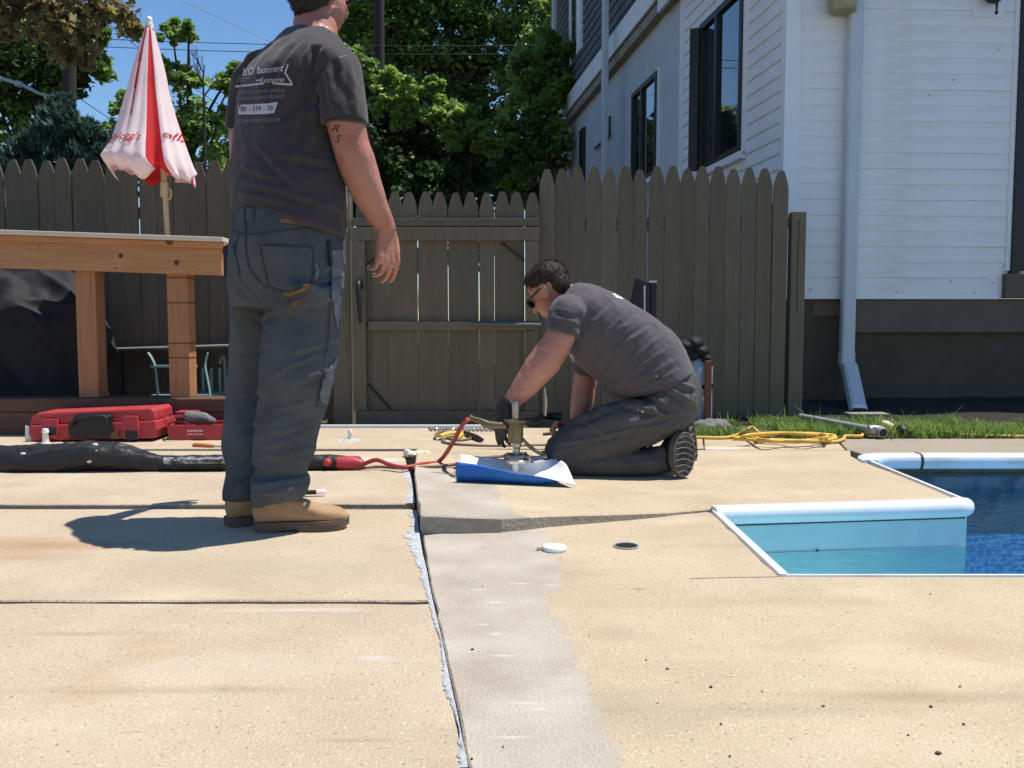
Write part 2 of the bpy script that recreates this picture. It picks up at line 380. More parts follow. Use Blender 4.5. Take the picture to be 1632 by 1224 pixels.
M['leaf_mid'] = mat('mid_leaf', (.10, .175, .028), .4, scale=.9, c2=(.22, .31, .055), transl=.45)
M['leaf_light'] = mat('light_leaf', (.12, .19, .045), .4, scale=.9, c2=(.21, .29, .075), transl=.45)
M['leaf_cedar'] = mat('cedar_hedge_leaf', (.022, .05, .015), .6, scale=1.2, c2=(.055, .105, .028), transl=.25)
M['leaf_spruce'] = mat('blue_green_needles', (.035, .075, .055), .7, scale=1.2, c2=(.075, .135, .10), transl=.15)
M['leaf_maple'] = mat('bronze_maple_leaf', (.07, .05, .028), .4, scale=3, c2=(.26, .20, .085), transl=.45)
M['leaf_maple2'] = mat('olive_maple_leaf', (.10, .10, .03), .4, scale=3, c2=(.26, .23, .075), transl=.45)
M['leaf_core'] = mat('dark_inner_leaf', (.02, .042, .012), .7, scale=1, c2=(.03, .06, .016), transl=.2)
M['bark'] = mat('grey_brown_bark', (.045, .035, .027), .95, scale=12, c2=(.08, .065, .05), bump=.8, stretch=(5, 5, 1))
M['pole'] = mat('creosoted_pole', (.028, .021, .018), .9, scale=12, c2=(.045, .035, .03), stretch=(6, 6, .5))
M['grass'] = mat('grass_blade', (.075, .14, .022), .5, scale=3, c2=(.18, .24, .06), transl=.4)
M['gravel'] = mat('grey_spoil', (.14, .135, .125), .95, scale=30, c2=(.22, .21, .2), bump=.8)
M['jug'] = mat('translucent_blue_white_jug', (.26, .32, .40), .4, var=.1)
M['lens'] = mat('dark_lens', (.01, .01, .012), .08, var=.1)
M['debris'] = mat('dry_leaf_bits', (.06, .04, .022), .9, scale=40, c2=(.12, .085, .05))
M['copper'] = mat('rusty_handle', (.16, .06, .028), .7, var=.2, scale=20)
# water: a tinted clear surface with a mirror share
def water_mat():
    m = bpy.data.materials.new('pool_water'); m.use_nodes = True
    nt = m.node_tree; N = nt.nodes; L = nt.links
    N.remove(N['Principled BSDF'])
    t = N.new('ShaderNodeBsdfTransparent'); t.inputs[0].default_value = (.72, .95, 1.0, 1)
    g = N.new('ShaderNodeBsdfGlossy'); g.inputs['Roughness'].default_value = .02
    fr = N.new('ShaderNodeFresnel'); fr.inputs['IOR'].default_value = 1.33
    mx = N.new('ShaderNodeMixShader')
    tc = N.new('ShaderNodeTexCoord'); n = N.new('ShaderNodeTexNoise'); n.inputs['Scale'].default_value = 11; n.inputs['Detail'].default_value = 4
    mp = N.new('ShaderNodeMapping'); mp.inputs['Scale'].default_value = (1, 1.6, 1); L.new(tc.outputs['Object'], mp.inputs[0]); L.new(mp.outputs[0], n.inputs['Vector'])
    bp = N.new('ShaderNodeBump'); bp.inputs['Strength'].default_value = .55; bp.inputs['Distance'].default_value = .03
    L.new(n.outputs['Fac'], bp.inputs['Height']); L.new(bp.outputs[0], g.inputs['Normal']); L.new(bp.outputs[0], fr.inputs['Normal'])
    L.new(fr.outputs[0], mx.inputs[0]); L.new(t.outputs[0], mx.inputs[1]); L.new(g.outputs[0], mx.inputs[2])
    L.new(mx.outputs[0], N['Material Output'].inputs['Surface'])
    return m
M['water'] = water_mat()
def liner_mat(name, c1, c2, scale, kind):
    m = bpy.data.materials.new(name); m.use_nodes = True
    nt = m.node_tree; N = nt.nodes; L = nt.links; b = N['Principled BSDF']; b.inputs['Roughness'].default_value = .4
    tc = N.new('ShaderNodeTexCoord'); rp = N.new('ShaderNodeValToRGB')
    rp.color_ramp.elements[0].color = (*c1, 1); rp.color_ramp.elements[1].color = (*c2, 1)
    if kind == 'mosaic':
        v = N.new('ShaderNodeTexVoronoi'); v.inputs['Scale'].default_value = scale; v.feature = 'DISTANCE_TO_EDGE'
        L.new(tc.outputs['Object'], v.inputs['Vector']); L.new(v.outputs['Distance'], rp.inputs['Fac'])
        rp.color_ramp.elements[0].position = .02; rp.color_ramp.elements[1].position = .2
    else:
        w = N.new('ShaderNodeTexWave'); w.wave_type = 'RINGS'; w.inputs['Scale'].default_value = scale; w.inputs['Distortion'].default_value = 5; w.inputs['Detail'].default_value = 3; w.inputs['Detail Scale'].default_value = 2.5
        mp = N.new('ShaderNodeMapping'); L.new(tc.outputs['Object'], mp.inputs[0]); mp.inputs['Location'].default_value = (-2.1, 0, .12)
        L.new(mp.outputs[0], w.inputs['Vector']); L.new(w.outputs['Fac'], rp.inputs['Fac'])
    L.new(rp.outputs['Color'], b.inputs['Base Color'])
    return m
M['liner'] = liner_mat('blue_mosaic_liner', (.30, .55, .78), (.10, .30, .58), 26, 'mosaic')
M['liner_band'] = liner_mat('ornate_dark_liner_band', (.015, .04, .08), (.09, .14, .18), 4.5, 'wave')
# ================================================================== SETTING
# ------------------------------------------------------------------ pool outline (world metres, read off the deck edges)
SX0 = G(1150, 818).x                                 # step insert, left side
SYF = G(1150, 818).y + .02; SYR = SYF + .13         # its far side runs slightly askew
SX1 = PX(1553, SYR); SYN = G(1275, 916).y    # step insert, far and near edge
PYF = G(1400, 728).y; PX0 = G(1372, 731).x; PX1 = 7.5
WZ = -0.165                                          # water level
def ring_ground(name, z, hole, ext, m):
    x0, x1, y0, y1 = hole; X0, X1, Y0, Y1 = ext
    b = MB()
    b.add([(X0, Y0, z), (X1, Y0, z), (X1, y0, z), (X0, y0, z)], [(0, 1, 2, 3)])
    b.add([(X0, y1, z), (X1, y1, z), (X1, Y1, z), (X0, Y1, z)], [(0, 1, 2, 3)])
    b.add([(X0, y0, z), (x0, y0, z), (x0, y1, z), (X0, y1, z)], [(0, 1, 2, 3)])
    b.add([(x1, y0, z), (X1, y0, z), (X1, y1, z), (x1, y1, z)], [(0, 1, 2, 3)])
    return b.build(name, m)
g = ring_ground('ground', -.10, (SX0 - .06, PX1 + .1, SYN - .06, PYF + .06), (-400, 400, -60, 900), M['soil'])
tag(g, 'bare earth under the deck and beyond the fence', 'ground', kind='structure')

deck = empty('pool_deck', (0, 0, 0), 'sunlit sand coloured concrete pool deck of jointed slabs', 'deck', kind='structure')
def ragged(pts, step, amp, seed):
    rnd = random.Random(seed); out = []
    n = len(pts)
    for i in range(n):
        a, b = V(pts[i]), V(pts[(i + 1) % n]); L = (b - a).length
        k = max(1, int(L / step)) if L < 4.5 else 12
        nrm = V((-(b - a).y, (b - a).x, 0)).normalized()
        for j in range(k):
            p = a.lerp(b, j / k)
            if j: p = p + nrm * (amp * (1.3 * noise.noise(p * (.45 / step) + V((seed * 3.7, 0, 0))) + .9 * noise.noise(p * (1.3 / step) + V((0, seed * 1.3, 5)))))
            out.append(p)
    return out
def zF(x, y):
    """top of the jacked-up slab: a plane that settles back to deck level"""
    v = .056 - .047 * (x + .29) - .0276 * (y - 3.0)
    return .5 * (v + math.sqrt(v * v + .00004)) + .001
def slab(pts, seed, m='conc', thick=.095, amp=.004, step=.05, parent=deck, zfun=None):
    q = ragged(pts, step, amp, seed); n = len(q)
    me = bpy.data.meshes.new('slab')
    bm = bmesh.new()
    top = [bm.verts.new(p) for p in q]
    mid = [bm.verts.new(p) for p in q]
    bot = [bm.verts.new((p.x, p.y, p.z - thick)) for p in q]
    c = sum((p for p in q), V((0, 0, 0))) / n
    for i in range(n):                      # small worn arris
        d = (q[(i + 1) % n] - q[i - 1]); nr = V((-d.y, d.x, 0)).normalized()
        top[i].co = q[i] + nr * .004
        mid[i].co = V((q[i].x, q[i].y, q[i].z - .004))
    f = bm.faces.new(top); f.material_index = 0
    for i in range(n):
        j = (i + 1) % n
        f = bm.faces.new((top[i], mid[i], mid[j], top[j])); f.material_index = 0
        f = bm.faces.new((mid[i], bot[i], bot[j], mid[j])); f.material_index = 1
    if zfun:
        for k in range(40):
            bmesh.ops.bisect_plane(bm, geom=bm.verts[:] + bm.edges[:] + bm.faces[:], plane_co=(-.6 + k * .065, 0, 0), plane_no=(1, 0, 0))
        for k in range(12):
            bmesh.ops.bisect_plane(bm, geom=bm.verts[:] + bm.edges[:] + bm.faces[:], plane_co=(0, 2.8 + k * .17, 0), plane_no=(0, 1, 0))
        for v in bm.verts: v.co.z += zfun(v.co.x, v.co.y)
    bmesh.ops.triangulate(bm, faces=[f for f in bm.faces if len(f.verts) > 4])
    bmesh.ops.recalc_face_normals(bm, faces=bm.faces)
    bm.to_mesh(me); bm.free()
    return link('slab', me, [M[m], M['conc_edge']], parent)
XL = -4.2
J = [(650, 722), (654, 752), (657, 775), (663, 806)]
J2 = [(665, 812), (669, 850), (683, 930), (690, 957)]
J3 = [(691, 962), (702, 1010), (717, 1085), (731, 1150), (746, 1226)]
def off(p, dx, z=0): return V((p.x + dx, p.y, z))
yA = G(300, 959.3).y; yB0 = G(300, 957.7).y; yB1 = G(300, 809.5).y; yC0 = G(300, 808).y
near = 0.55
j3 = [G(*p) for p in J3]; dirn = (j3[-1] - j3[-2]).normalized()
j3.append(j3[-1] + dirn * ((near - j3[-1].y) / dirn.y))
# counter-clockwise from the near left corner
spot(M['conc'], (.33, .17, .06), (G(60, 868).x, G(60, 868).y, 0), .42, .14, .75, 6)
spot(M['conc'], (.36, .21, .09), (G(20, 888).x, G(20, 888).y, 0), .3, .08, .6, 6)
spot(M['conc'], (.34, .29, .2), (G(470, 910).x, G(470, 910).y, 0), .7, .22, .45, 3)
spot(M['conc_r'], (.27, .24, .17), (G(1180, 1130).x, G(1180, 1130).y, 0), .34, .05, .6, 7)
spot(M['conc_r'], (.29, .25, .175), (G(1000, 1130).x, G(1000, 1130).y, 0), .16, .14, .55, 7)
for (x_, y_, rx_, ry_, f_, c_) in ((260, 1100, .30, .03, .5, (.26, .19, .11)), (120, 1010, .22, .02, .5, (.27, .19, .1)), (560, 1180, .1, .012, .6, (.24, .15, .08)), (590, 1050, .05, .02, .6, (.55, .56, .56)), (380, 1060, .35, .10, .4, (.52, .44, .33)), (480, 800, .5, .1, .35, (.3, .25, .18))):
    q_ = G(x_, y_); spot(M['conc'], c_, (q_.x, q_.y, 0), rx_, ry_, f_, 11)
for (x_, y_, rx_, ry_, f_, c_) in ((1450, 1110, .34, .035, .5, (.24, .2, .14)), (980, 1010, .08, .07, .5, (.3, .25, .17)), (1250, 960, .4, .05, .35, (.33, .26, .16)), (1150, 870, .25, .04, .35, (.32, .25, .15)), (1300, 1200, .4, .05, .4, (.52, .44, .32))):
    q_ = G(x_, y_); spot(M['conc_r'], c_, (q_.x, q_.y, 0), rx_, ry_, f_, 11)
slab([V((XL, near, 0)), off(j3[-1], -.004)] + [off(p, -.004) for p in j3[-2::-1]] + [V((XL, yA, 0))], 1)
j2 = [G(*p) for p in J2]
slab([V((XL, yB0 + .004, 0)), off(j2[3], -.004), off(j2[2], -.006), off(j2[1], -.008), off(j2[0], -.006), V((XL, yB1, 0))], 2)
j1 = [G(*p) for p in J]
yC1 = G(300, 759).y
slab([V((XL, yC0 + .002, .006)), off(j1[3], -.006, .008), off(j1[2], -.006, .008), off(j1[1], -.006, .008), V((XL, G(0, 764).y, .006))], 3)
yD1 = G(300, 717).y
slab([V((XL, G(0, 764).y + .012, .0)), off(j1[1] + V((0, .012, 0)), -.012), off(G(646, 719), -.01), V((XL, yD1 - .005, 0))], 4)
yE1 = G(600, 683).y
XE = G(1110, 690).x
slab([V((XL, yD1 + .012, .004)), V((G(1120, 715).x, yD1 + .03, .004)), V((G(1120, 700).x, G(1120, 700).y, .004)), V((G(1060, 690).x, yE1, .004)), V((XL, yE1, .004))], 5)
# raised slab beside the pool; its front left corner is jacked up
zc = .056
fl = G(671, 824, zc); 
front = [fl + V((0, .0, 0)), G(740, 826, .051), G(800, 826.5, .047), G(870, 824, .036), G(960, 822, .024), G(1060, 819, .010), V((SX0 - .03, SYF + .03, .002))]
slab([V((p.x, p.y, 0)) for p in front + [V((SX0 + .3, SYF + .045 + .13 * .3 / (SX1 - SX0), .0)), V((SX1 + .005, SYR + .05, 0)), V((SX1 + .009 + (PX0 - .014 - SX1) * .35, SYR + .4, 0)), V((PX0 - .03, PYF - .14, 0)), V((PX0 - .02, PYF + .02, 0)), V((PX0 + .05, yD1 - .03, 0)), V((G(1120, 719).x, yD1 - .01, .004)), V((G(662, 721).x, yD1 - .005, .02)), G(660.5, 757, .03), G(665, 790, .045)]], 6, 'conc_r', thick=.13, amp=.003, zfun=zF)
bd = MB(); bl = [p for p in j3[::-1]] + j2[::-1] + j1[::-1]
bl = sorted(j3 + j2 + j1, key=lambda p: p.y)
bd.add([V((XL, near, -.011))] + [V((p.x - .022, p.y, -.011)) for p in bl] + [V((G(646, 719).x - .03, yD1 + .1, -.011)), V((XL, yD1 + .1, -.011))], [tuple(range(len(bl) + 3))]); bd.build('joint_bedding', M['bedding'], deck)
# slab behind it, toward the lawn
slab([V((G(1120, 715).x + .006, yD1 + .016, 0)), V((PX0 + .036, yD1 - .012, 0)), V((G(1330, 699).x, G(1330, 699).y, 0)), V((G(1120, 699).x + .006, G(1120, 699).y, 0))], 7, 'conc_r', amp=.002)
# strip along the far coping
slab([V((PX0 + .075, PYF + .035, 0)), V((7.4, PYF + .035, 0)), V((7.4, G(1632, 699).y, 0)), V((G(1333, 699).x, G(1333, 699).y, 0)), V((PX0 + .045, yD1 - .010, 0)), V((PX0 + .062, yD1 - .03, 0))], 8, 'conc_far', amp=.002)
# near right slab
gl = [G(675, 853), G(686, 930), G(704.5, 1010), G(720.5, 1085), G(735, 1150), G(750, 1226)]
dirn = (gl[-1] - gl[-2]).normalized(); gl.append(gl[-1] + dirn * ((near - gl[-1].y) / dirn.y))
slab([gl[-1], V((7.4, near, 0)), V((7.4, SYN - .017, 0)), V((SX0 + .02, SYN - .017, 0)), V((SX0 - .03, SYN - .014, 0)), V((SX0 - .033, SYF - .012, 0)), V((SX0 - .05, SYF + .005, 0)), G(1000, 829), G(860, 838), G(740, 847), gl[0]] + gl[1:-1], 9, 'conc_r')
# repair patch sheets and sealant smears
def sheet(name, pts, z, m, label=None, cat=None, parent=None, amp=.01, step=.04, seed=1, thick=.003, group=None, keep=0):
    a_ = [V((p.x, p.y, 0)) for p in pts]; q = ragged(a_, step, amp, seed)
    if keep:      # the first corners follow a clean edge
        k_ = next(i for i, p in enumerate(q) if (p - a_[keep]).length < 1e-6); q = a_[:keep] + q[k_:]
    n = len(q)
    bm = bmesh.new()
    zz = z if callable(z) else (lambda p: z)
    a = [bm.verts.new((p.x, p.y, zz(p) + thick)) for p in q]; b = [bm.verts.new((p.x, p.y, zz(p) - .002)) for p in q]
    bm.faces.new(a)
    for i in range(n): bm.faces.new((a[i], b[i], b[(i + 1) % n], a[(i + 1) % n]))
    bmesh.ops.triangulate(bm, faces=[f for f in bm.faces if len(f.verts) > 4]); bmesh.ops.recalc_face_normals(bm, faces=bm.faces)
    me = bpy.data.meshes.new(name); bm.to_mesh(me); bm.free()
    o = link(name, me, M[m], parent); tag(o, label, cat, group); return o
PE = [(G(1075, 1400).y, G(1075, 1400).x), (G(1020, 1290).y, G(1020, 1290).x)] + [(G(x, y).y, G(x, y).x) for x, y in ((992, 1226), (955, 1140), (925, 1060), (885, 985), (868, 955), (890, 940), (893, 900), (872, 845))] + [(G(832, 822, .045).y, G(832, 822, .045).x), (G(800, 798, .04).y, G(800, 798, .04).x), (G(790, 766, .035).y, G(790, 766, .035).x), (G(780, 752, .03).y, G(780, 752, .03).x), (G(700, 742, .03).y, -.9), (5.0, -.9)]
edge_region(M['conc_r'], (.325, .275, .215), (.50, .44, .365), PE)
def smear(seed, pts, z):
    # pts: (px, py, reach left in px); right edge follows the slab edge
    left = []; right = []
    q = catmull([list(p) for p in pts], 12)
    for k, (x, y, w_) in enumerate(q):
        n1 = noise.noise((k * .23, seed, 0)) * .55 + noise.noise((k * .7, seed, 3)) * .45 + noise.noise((k * 1.9, seed, 7)) * .25
        left.append(G(x - max(1.0, w_ * (1 + 1.3 * n1)), y, z)); right.append(G(x + .4 * noise.noise((k * .5, 9, seed)), y, z))
    b = MB(); n = len(left)
    for k in range(n - 1):
        a, c, d, e = left[k], right[k], right[k + 1], left[k + 1]
        b.add([a + V((0, 0, .0005)), a.lerp(c, .3) + V((0, 0, .003)), c + V((0, 0, .0035)), d + V((0, 0, .0035)), e.lerp(d, .3) + V((0, 0, .003)), e + V((0, 0, .0005))], [(0, 1, 4, 5), (1, 2, 3, 4)])
    me = b.mesh('sealant_smear', smooth=True); bm = bmesh.new(); bm.from_mesh(me); bmesh.ops.remove_doubles(bm, verts=bm.verts, dist=1e-5); bmesh.ops.recalc_face_normals(bm, faces=bm.faces); bm.to_mesh(me); bm.free()
    link('sealant_smear', me, M['seal'], deck)
smear(3, [(665, 815, 12), (667, 840, 12), (670, 862, 22), (674, 885, 14), (680, 910, 11), (684, 932, 9), (690, 960, 7), (697, 990, 6), (704, 1020, 3), (710, 1050, 7), (716, 1080, 10), (722, 1108, 10), (728, 1135, 5), (734, 1165, 3), (740, 1195, 9), (746, 1226, 16)], .001)
smear(8, [(652, 751, 12), (655, 762, 9), (657, 775, 4), (660, 790, 11), (662, 803, 16)], .0075)
spot(M['conc'], (.66, .64, .60), (G(575, 733).x, G(575, 733).y, 0), .34, .09, .9, 8)
spot(M['conc_r'], (.66, .65, .62), (G(1150, 714).x, G(1150, 714).y, 0), .22, .07, .9, 10)
spot(M['conc'], (.62, .56, .46), (G(480, 972).x, G(480, 972).y, 0), .30, .022, .7, 10)
for k_, (x_, y_, w_) in enumerate(((770, 995, 22), (790, 1010, 14), (800, 1045, 30), (840, 1120, 50), (820, 1175, 60), (860, 1130, 30), (790, 960, 26), (760, 940, 20), (830, 930, 40), (880, 932, 24))):
    q_ = G(x_, y_); spot(M['conc_r'], (.60, .57, .52), (q_.x, q_.y, 0), w_ * q_.y / FPX * .8, .008, .75, 16)
# hairline cracks
cr = MB(); cr.tube([G(1100, 922, .001), G(1160, 920, .001), G(1230, 919, .001), G(1272, 916, .001)], .003, 5, 3, flat=.3); cr.build('crack', M['conc_edge'], deck)
# ------------------------------------------------------------------ pool
pool = empty('swimming_pool', (SX0, SYN, 0), 'in-ground swimming pool with light blue entry steps and white coping', 'pool')
w = MB(); w.prism([(SX0 - .02, SYF, -1.3), (SX1, SYR, -1.3), (SX1, SYR + .02, -1.3), (SX0 - .02, SYF + .02, -1.3)], (0, 0, 1.255)); w.build('step_wall', M['bluewall'], pool)
w = MB(); w.box2((SX0 - .02, SYN - .02, -1.3), (SX0 + 0.0, SYF, -.045)); w.build('step_wall', M['bluewall'], pool)
w = MB(); w.box2((SX0, SYN - .02, -1.3), (PX1, SYN, -.045)); w.build('near_wall', M['bluewall'], pool)
w = MB(); w.box2((SX0 + .0, SYN, -.62), (SX1 - .3, SYF, -.36)); w.build('step_tread', M['bluewall'], pool, bevel=.01)
w = MB(); w.box2((SX0 + .0, SYN, -.36), (SX0 + .17, SYF - .3, -.20)); w.build('step_tread', M['bluewall'], pool, bevel=.01)
w = MB(); w.prism([(SX1 + .002, SYR + .0, -1.3), (PX0 + .002, PYF, -1.3), (PX0 - .02, PYF, -1.3), (SX1 - .02, SYR + .03, -1.3)], (0, 0, 1.255)); w.build('side_wall', M['liner_band'], pool)
w = MB(); w.box2((SX1 - .02, PYF - .01, -.40), (PX1, PYF + .02, -.10)); w.build('liner_band', M['liner_band'], pool)
w = MB(); w.box2((SX1 - .02, PYF - .008, -1.3), (PX1, PYF + .02, -.40)); w.build('far_wall', M['liner'], pool)
w = MB(); w.box2((SX0, SYN, -1.32), (PX1, PYF + .02, -1.3)); w.build('floor', M['liner'], pool)
w = MB(); w.box2((PX1, SYN, -1.3), (PX1 + .02, PYF + .02, -.05)); w.build('end_wall', M['liner'], pool)
w = MB(); w.prism([(SX0 + .01, SYF - .006, -.052), (SX1 - .01, SYR - .006, -.052), (SX1 - .01, SYR + .002, -.052), (SX0 + .01, SYF + .002, -.052)], (0, 0, .012)); w.build('gasket', M['gasket'], pool)
w = MB(); w.box2((PX0 + .03, PYF - .014, -.10), (PX1, PYF - .004, -.082)); w.build('gasket', M['gasket'], pool)
w = MB(); w.prism([(SX0 + .002, SYF - .003, WZ - .002), (SX1 - .004, SYR - .003, WZ - .002), (SX1 - .004, SYR + .002, WZ - .002), (SX0 + .002, SYF + .002, WZ - .002)], (0, 0, .009)); w.build('waterline_scum', M['scum'], pool)
w = MB(); w.box((PX(1312, SYF + .04), SYF + .04, WZ + .012), (.008, .01, .006)); w.build('return_screw', M['gasket'], pool)
w = MB(); w.lathe(G(1312, 884, WZ) + V((0, 0, .0)), [(.004, .0), (.006, .004), (.003, .008)], 8); 
def coping(path, width, height, z, n=3):
    """rounded bullnose bar: path runs with the pool on its right hand side"""
    prof = [(-.5, -.9), (.28, -1.0), (.42, -.88), (.5, -.55), (.46, -.22), (.34, -.05), (.15, 0), (-.42, .0), (-.5, -.1)]
    rs = []
    for i, p in enumerate(path):
        a = V(path[max(i - 1, 0)]); b = V(path[min(i + 1, len(path) - 1)]); t = (b - a).normalized(); nr = V((t.y, -t.x, 0))
        k = 1.0
        if 0 < i < len(path) - 1:
            d = (V(path[i]) - a).normalized().dot(t); k = 1 / max(d, .5)
        rs.append([V(p) + nr * (u * width * min(k, 1.25)) + V((0, 0, z + v * height)) for u, v in prof])
    b_ = MB(); b_.rings(rs); return b_
coping([V((SX0 - .02, SYF + .005, 0)), V((SX0 + .5, SYF + .005 + .13 * .5 / (SX1 - SX0), 0)), V((SX1 - .05, SYR + .0, 0)), V((SX1 - .02, SYR + .008, 0)), V((SX1 - .004, SYR + .024, 0)), V((SX1 + .002, SYR + .05, 0))], .075, .062, .018).build('coping', M['coping'], pool, smooth=True)
coping([V((SX1 + .022, SYR + .045, 0)), V((PX0 + .002, PYF - .19, 0))], .026, .05, .010).build('coping', M['coping'], pool, smooth=True)
arc = [V((PX0 + .0, PYF - .20, 0))] + [V((PX0 + .16 - .16 * math.cos(a), PYF - .16 + .16 * math.sin(a), 0)) for a in [R(x) for x in range(0, 91, 15)]] + [V((PX0 + .32, PYF, 0))]
coping(arc, .085, .075, .016).build('coping', M['coping'], pool, smooth=True)
coping([V((PX0 + .326, PYF, 0)), V((PX1, PYF, 0))], .085, .075, .016).build('coping', M['coping'], pool, smooth=True)
coping([V((PX0 + .315, PYF + .002, 0)), V((PX0 + .331, PYF + .002, 0))], .09, .078, .018).build('coping_joint', M['gasket'], pool)
coping([V((PX1, SYN - .008, 0)), V((SX0 - .01, SYN - .008, 0))], .016, .05, .004).build('coping', M['coping'], pool, smooth=True)
coping([V((SX0 - .012, SYN - .012, 0)), V((SX0 - .014, SYF + .01, 0))], .034, .05, .006).build('coping', M['coping'], pool, smooth=True)
wb = MB(); wb.add([(SX0, SYN, WZ), (PX1, SYN, WZ), (PX1, PYF, WZ), (SX0, PYF, WZ)], [(0, 1, 2, 3)])
tag(wb.build('water', M['water']), 'still blue pool water with small ripples', 'water', kind='structure')
# ------------------------------------------------------------------ lawn strip by the house
LX0 = .85
bm = bmesh.new(); nx, ny = 60, 16; yy0, yy1 = G(1300, 699).y + .012, 6.9
grid = []
for i in range(nx + 1):
    r_ = []
    for j in range(ny + 1):
        x = LX0 + (6.6 * i / nx); y = yy0 + (yy1 - yy0) * j / ny
        z = .004 + .03 * (noise.noise((x * 2.2, y * 2.2, 3)) + .35) * min(1, j / 3) + .012 * max(0, j - 6)
        r_.append(bm.verts.new((x, y, z)))
    grid.append(r_)
for i in range(nx):
    for j in range(ny):
        f = bm.faces.new((grid[i][j], grid[i + 1][j], grid[i + 1][j + 1], grid[i][j + 1])); f.material_index = 1 if j > 5 else 0
me = bpy.data.meshes.new('lawn'); bm.to_mesh(me); bm.free()
tag(link('lawn', me, [M['grass_soil'], M['mulch']]), 'narrow strip of lawn and dark mulch below the house wall', 'lawn', kind='structure')
def grass_patch():
    rnd = random.Random(5); vs = []; fs = []
    n = 0
    while n < 22000:
        x = rnd.uniform(LX0 + .1, 5.2); y = rnd.uniform(yy0 - .015, yy0 + .72)
        if noise.noise((x * 3, y * 3, 1)) < -.28 + .5 * max(0, y - yy0 - .35): continue
        z = .0; h = rnd.uniform(.025, .075) * (1 + .5 * noise.noise((x * 2, y * 2, 7)))
        if rnd.random() < .012: h *= 2.0
        a = rnd.uniform(0, 6.28); w_ = rnd.uniform(.0025, .005); lean = rnd.uniform(.2, 1.1) * h; la = rnd.uniform(0, 6.28)
        dx, dy = math.cos(a) * w_, math.sin(a) * w_; lx, ly = math.cos(la) * lean, math.sin(la) * lean
        b = len(vs)
        vs += [(x - dx, y - dy, z), (x + dx, y + dy, z), (x + dx * .7 + lx * .4, y + dy * .7 + ly * .4, z + h * .6), (x - dx * .7 + lx * .4, y - dy * .7 + ly * .4, z + h * .6), (x + lx, y + ly, z + h)]
        fs += [(b, b + 1, b + 2, b + 3), (b + 3, b + 2, b + 4)]
        n += 1
    me = bpy.data.meshes.new('grass'); me.from_pydata(vs, [], fs); me.update()
    tag(link('grass', me, M['grass']), 'short sunlit green grass along the concrete edge', 'grass', kind='stuff')
grass_patch()

# ================================================================== FENCES
def picket_mesh(w_, h, tip, th=.018, blunt=.34):
    hw = w_ / 2
    pr = [(-hw, 0), (hw, 0), (hw, h - tip)]
    for t in (.2, .4, .6, .8, .93): pr.append((hw * (1 - (1 - blunt) * t ** 1.55), h - tip + tip * t))
    pr.append((hw * blunt * .75, h)); pr.append((-hw * blunt * .75, h))
    for t in (.93, .8, .6, .4, .2): pr.append((-hw * (1 - (1 - blunt) * t ** 1.55), h - tip + tip * t))
    pr.append((-hw, h - tip))
    b = MB(); b.prism([V((x, 0, z)) for x, z in pr], (0, th, 0))
    return b.mesh('picket')
def fence(name, label, p0, p1, pitch, h, zb, tip, rails, seed, wfac=.955):
    """pickets from p0 to p1 (ground points), rails behind"""
    root = empty(name, p0, label, 'fence')
    d = (p1 - p0); L = d.length; d.normalize(); ang = math.atan2(d.y, d.x)
    rnd = random.Random(seed)
    meshes = [picket_mesh(pitch * wfac * k, h + dh, tip) for k, dh in ((1, 0), (.985, .004), (.97, -.005), (1.0, .008))]
    for i in range(int(L / pitch + .5)):
        me = meshes[rnd.randrange(4)]
        o = link('picket', me, M['fence'], root, p0 + d * (pitch * (i + .5)) + V((0, rnd.uniform(-.004, .004), zb + rnd.uniform(-.014, .010))))
        o.rotation_euler = (rnd.uniform(-.006, .006), rnd.uniform(-.004, .004), ang + rnd.uniform(-.006, .006))
    nrm = V((-d.y, d.x, 0))
    for z in rails:
        b = MB(); a = p0 + nrm * .04 + V((0, 0, z)); b.box((0, 0, 0), (L, .036, .085))
        o = b.build('rail', M['fence'], root, loc=p0 + d * (L / 2) + nrm * .042 + V((0, 0, z))); o.rotation_euler = (0, 0, ang)
    k = max(2, int(L / 2.2) + 1)
    for i in range(k):
        b = MB(); b.box((0, 0, 0), (.09, .09, h - .15)); b.build('post', M['fence'], root, loc=p0 + d * (L * (i + .04) / (k - .92)) + nrm * .11 + V((0, 0, (h - .15) / 2 + zb - .08)))
    return root
FY = 6.05; FYL = 6.7
ptR = 24.55 * S(FY)
zr = P(1000, 268, FY).z
fence('picket_fence', 'tall olive brown picket fence between the gate and the white house', V((PX(859, FY), FY, 0)), V((PX(1247, FY), FY, 0)), ptR, zr + .05, -.05, .13, (.35, 1.35), 3, .975)
zl = P(100, 254, FYL).z
fence('picket_fence', 'olive brown picket fence behind the wooden bar counter and umbrella', V((PX(-75 - 26.2 * 20, FYL - .06), FYL - .06, 0)), V((PX(548, FYL), FYL, 0)), 26.2 * S(FYL), zl + .05, -.05, .14, (.45, 1.5), 4, .99)
# lone post between fence end and house
b = MB(); b.box2((PX(1258, FY), FY - .02, -.05), (PX(1280, FY), FY + .07, P(1270, 338, FY).z)); lp = b.build('fence_post', M['fence'], bevel=.004)
tag(lp, 'short cracked olive brown fence post in front of the white siding', 'post')
b = MB(); b.box2((PX(1268, FY) - .002, FY - .0225, .75), (PX(1268, FY) + .002, FY - .0195, P(1270, 350, FY).z)); b.build('crack', M['blackmetal'], lp)
b = MB(); b.box2((PX(1247, FY), FY + .03, P(1250, 345, FY).z), (PX(1258, FY) - .001, FY + .05, P(1250, 362, FY).z)); b.build('rail', M['fence'], lp)
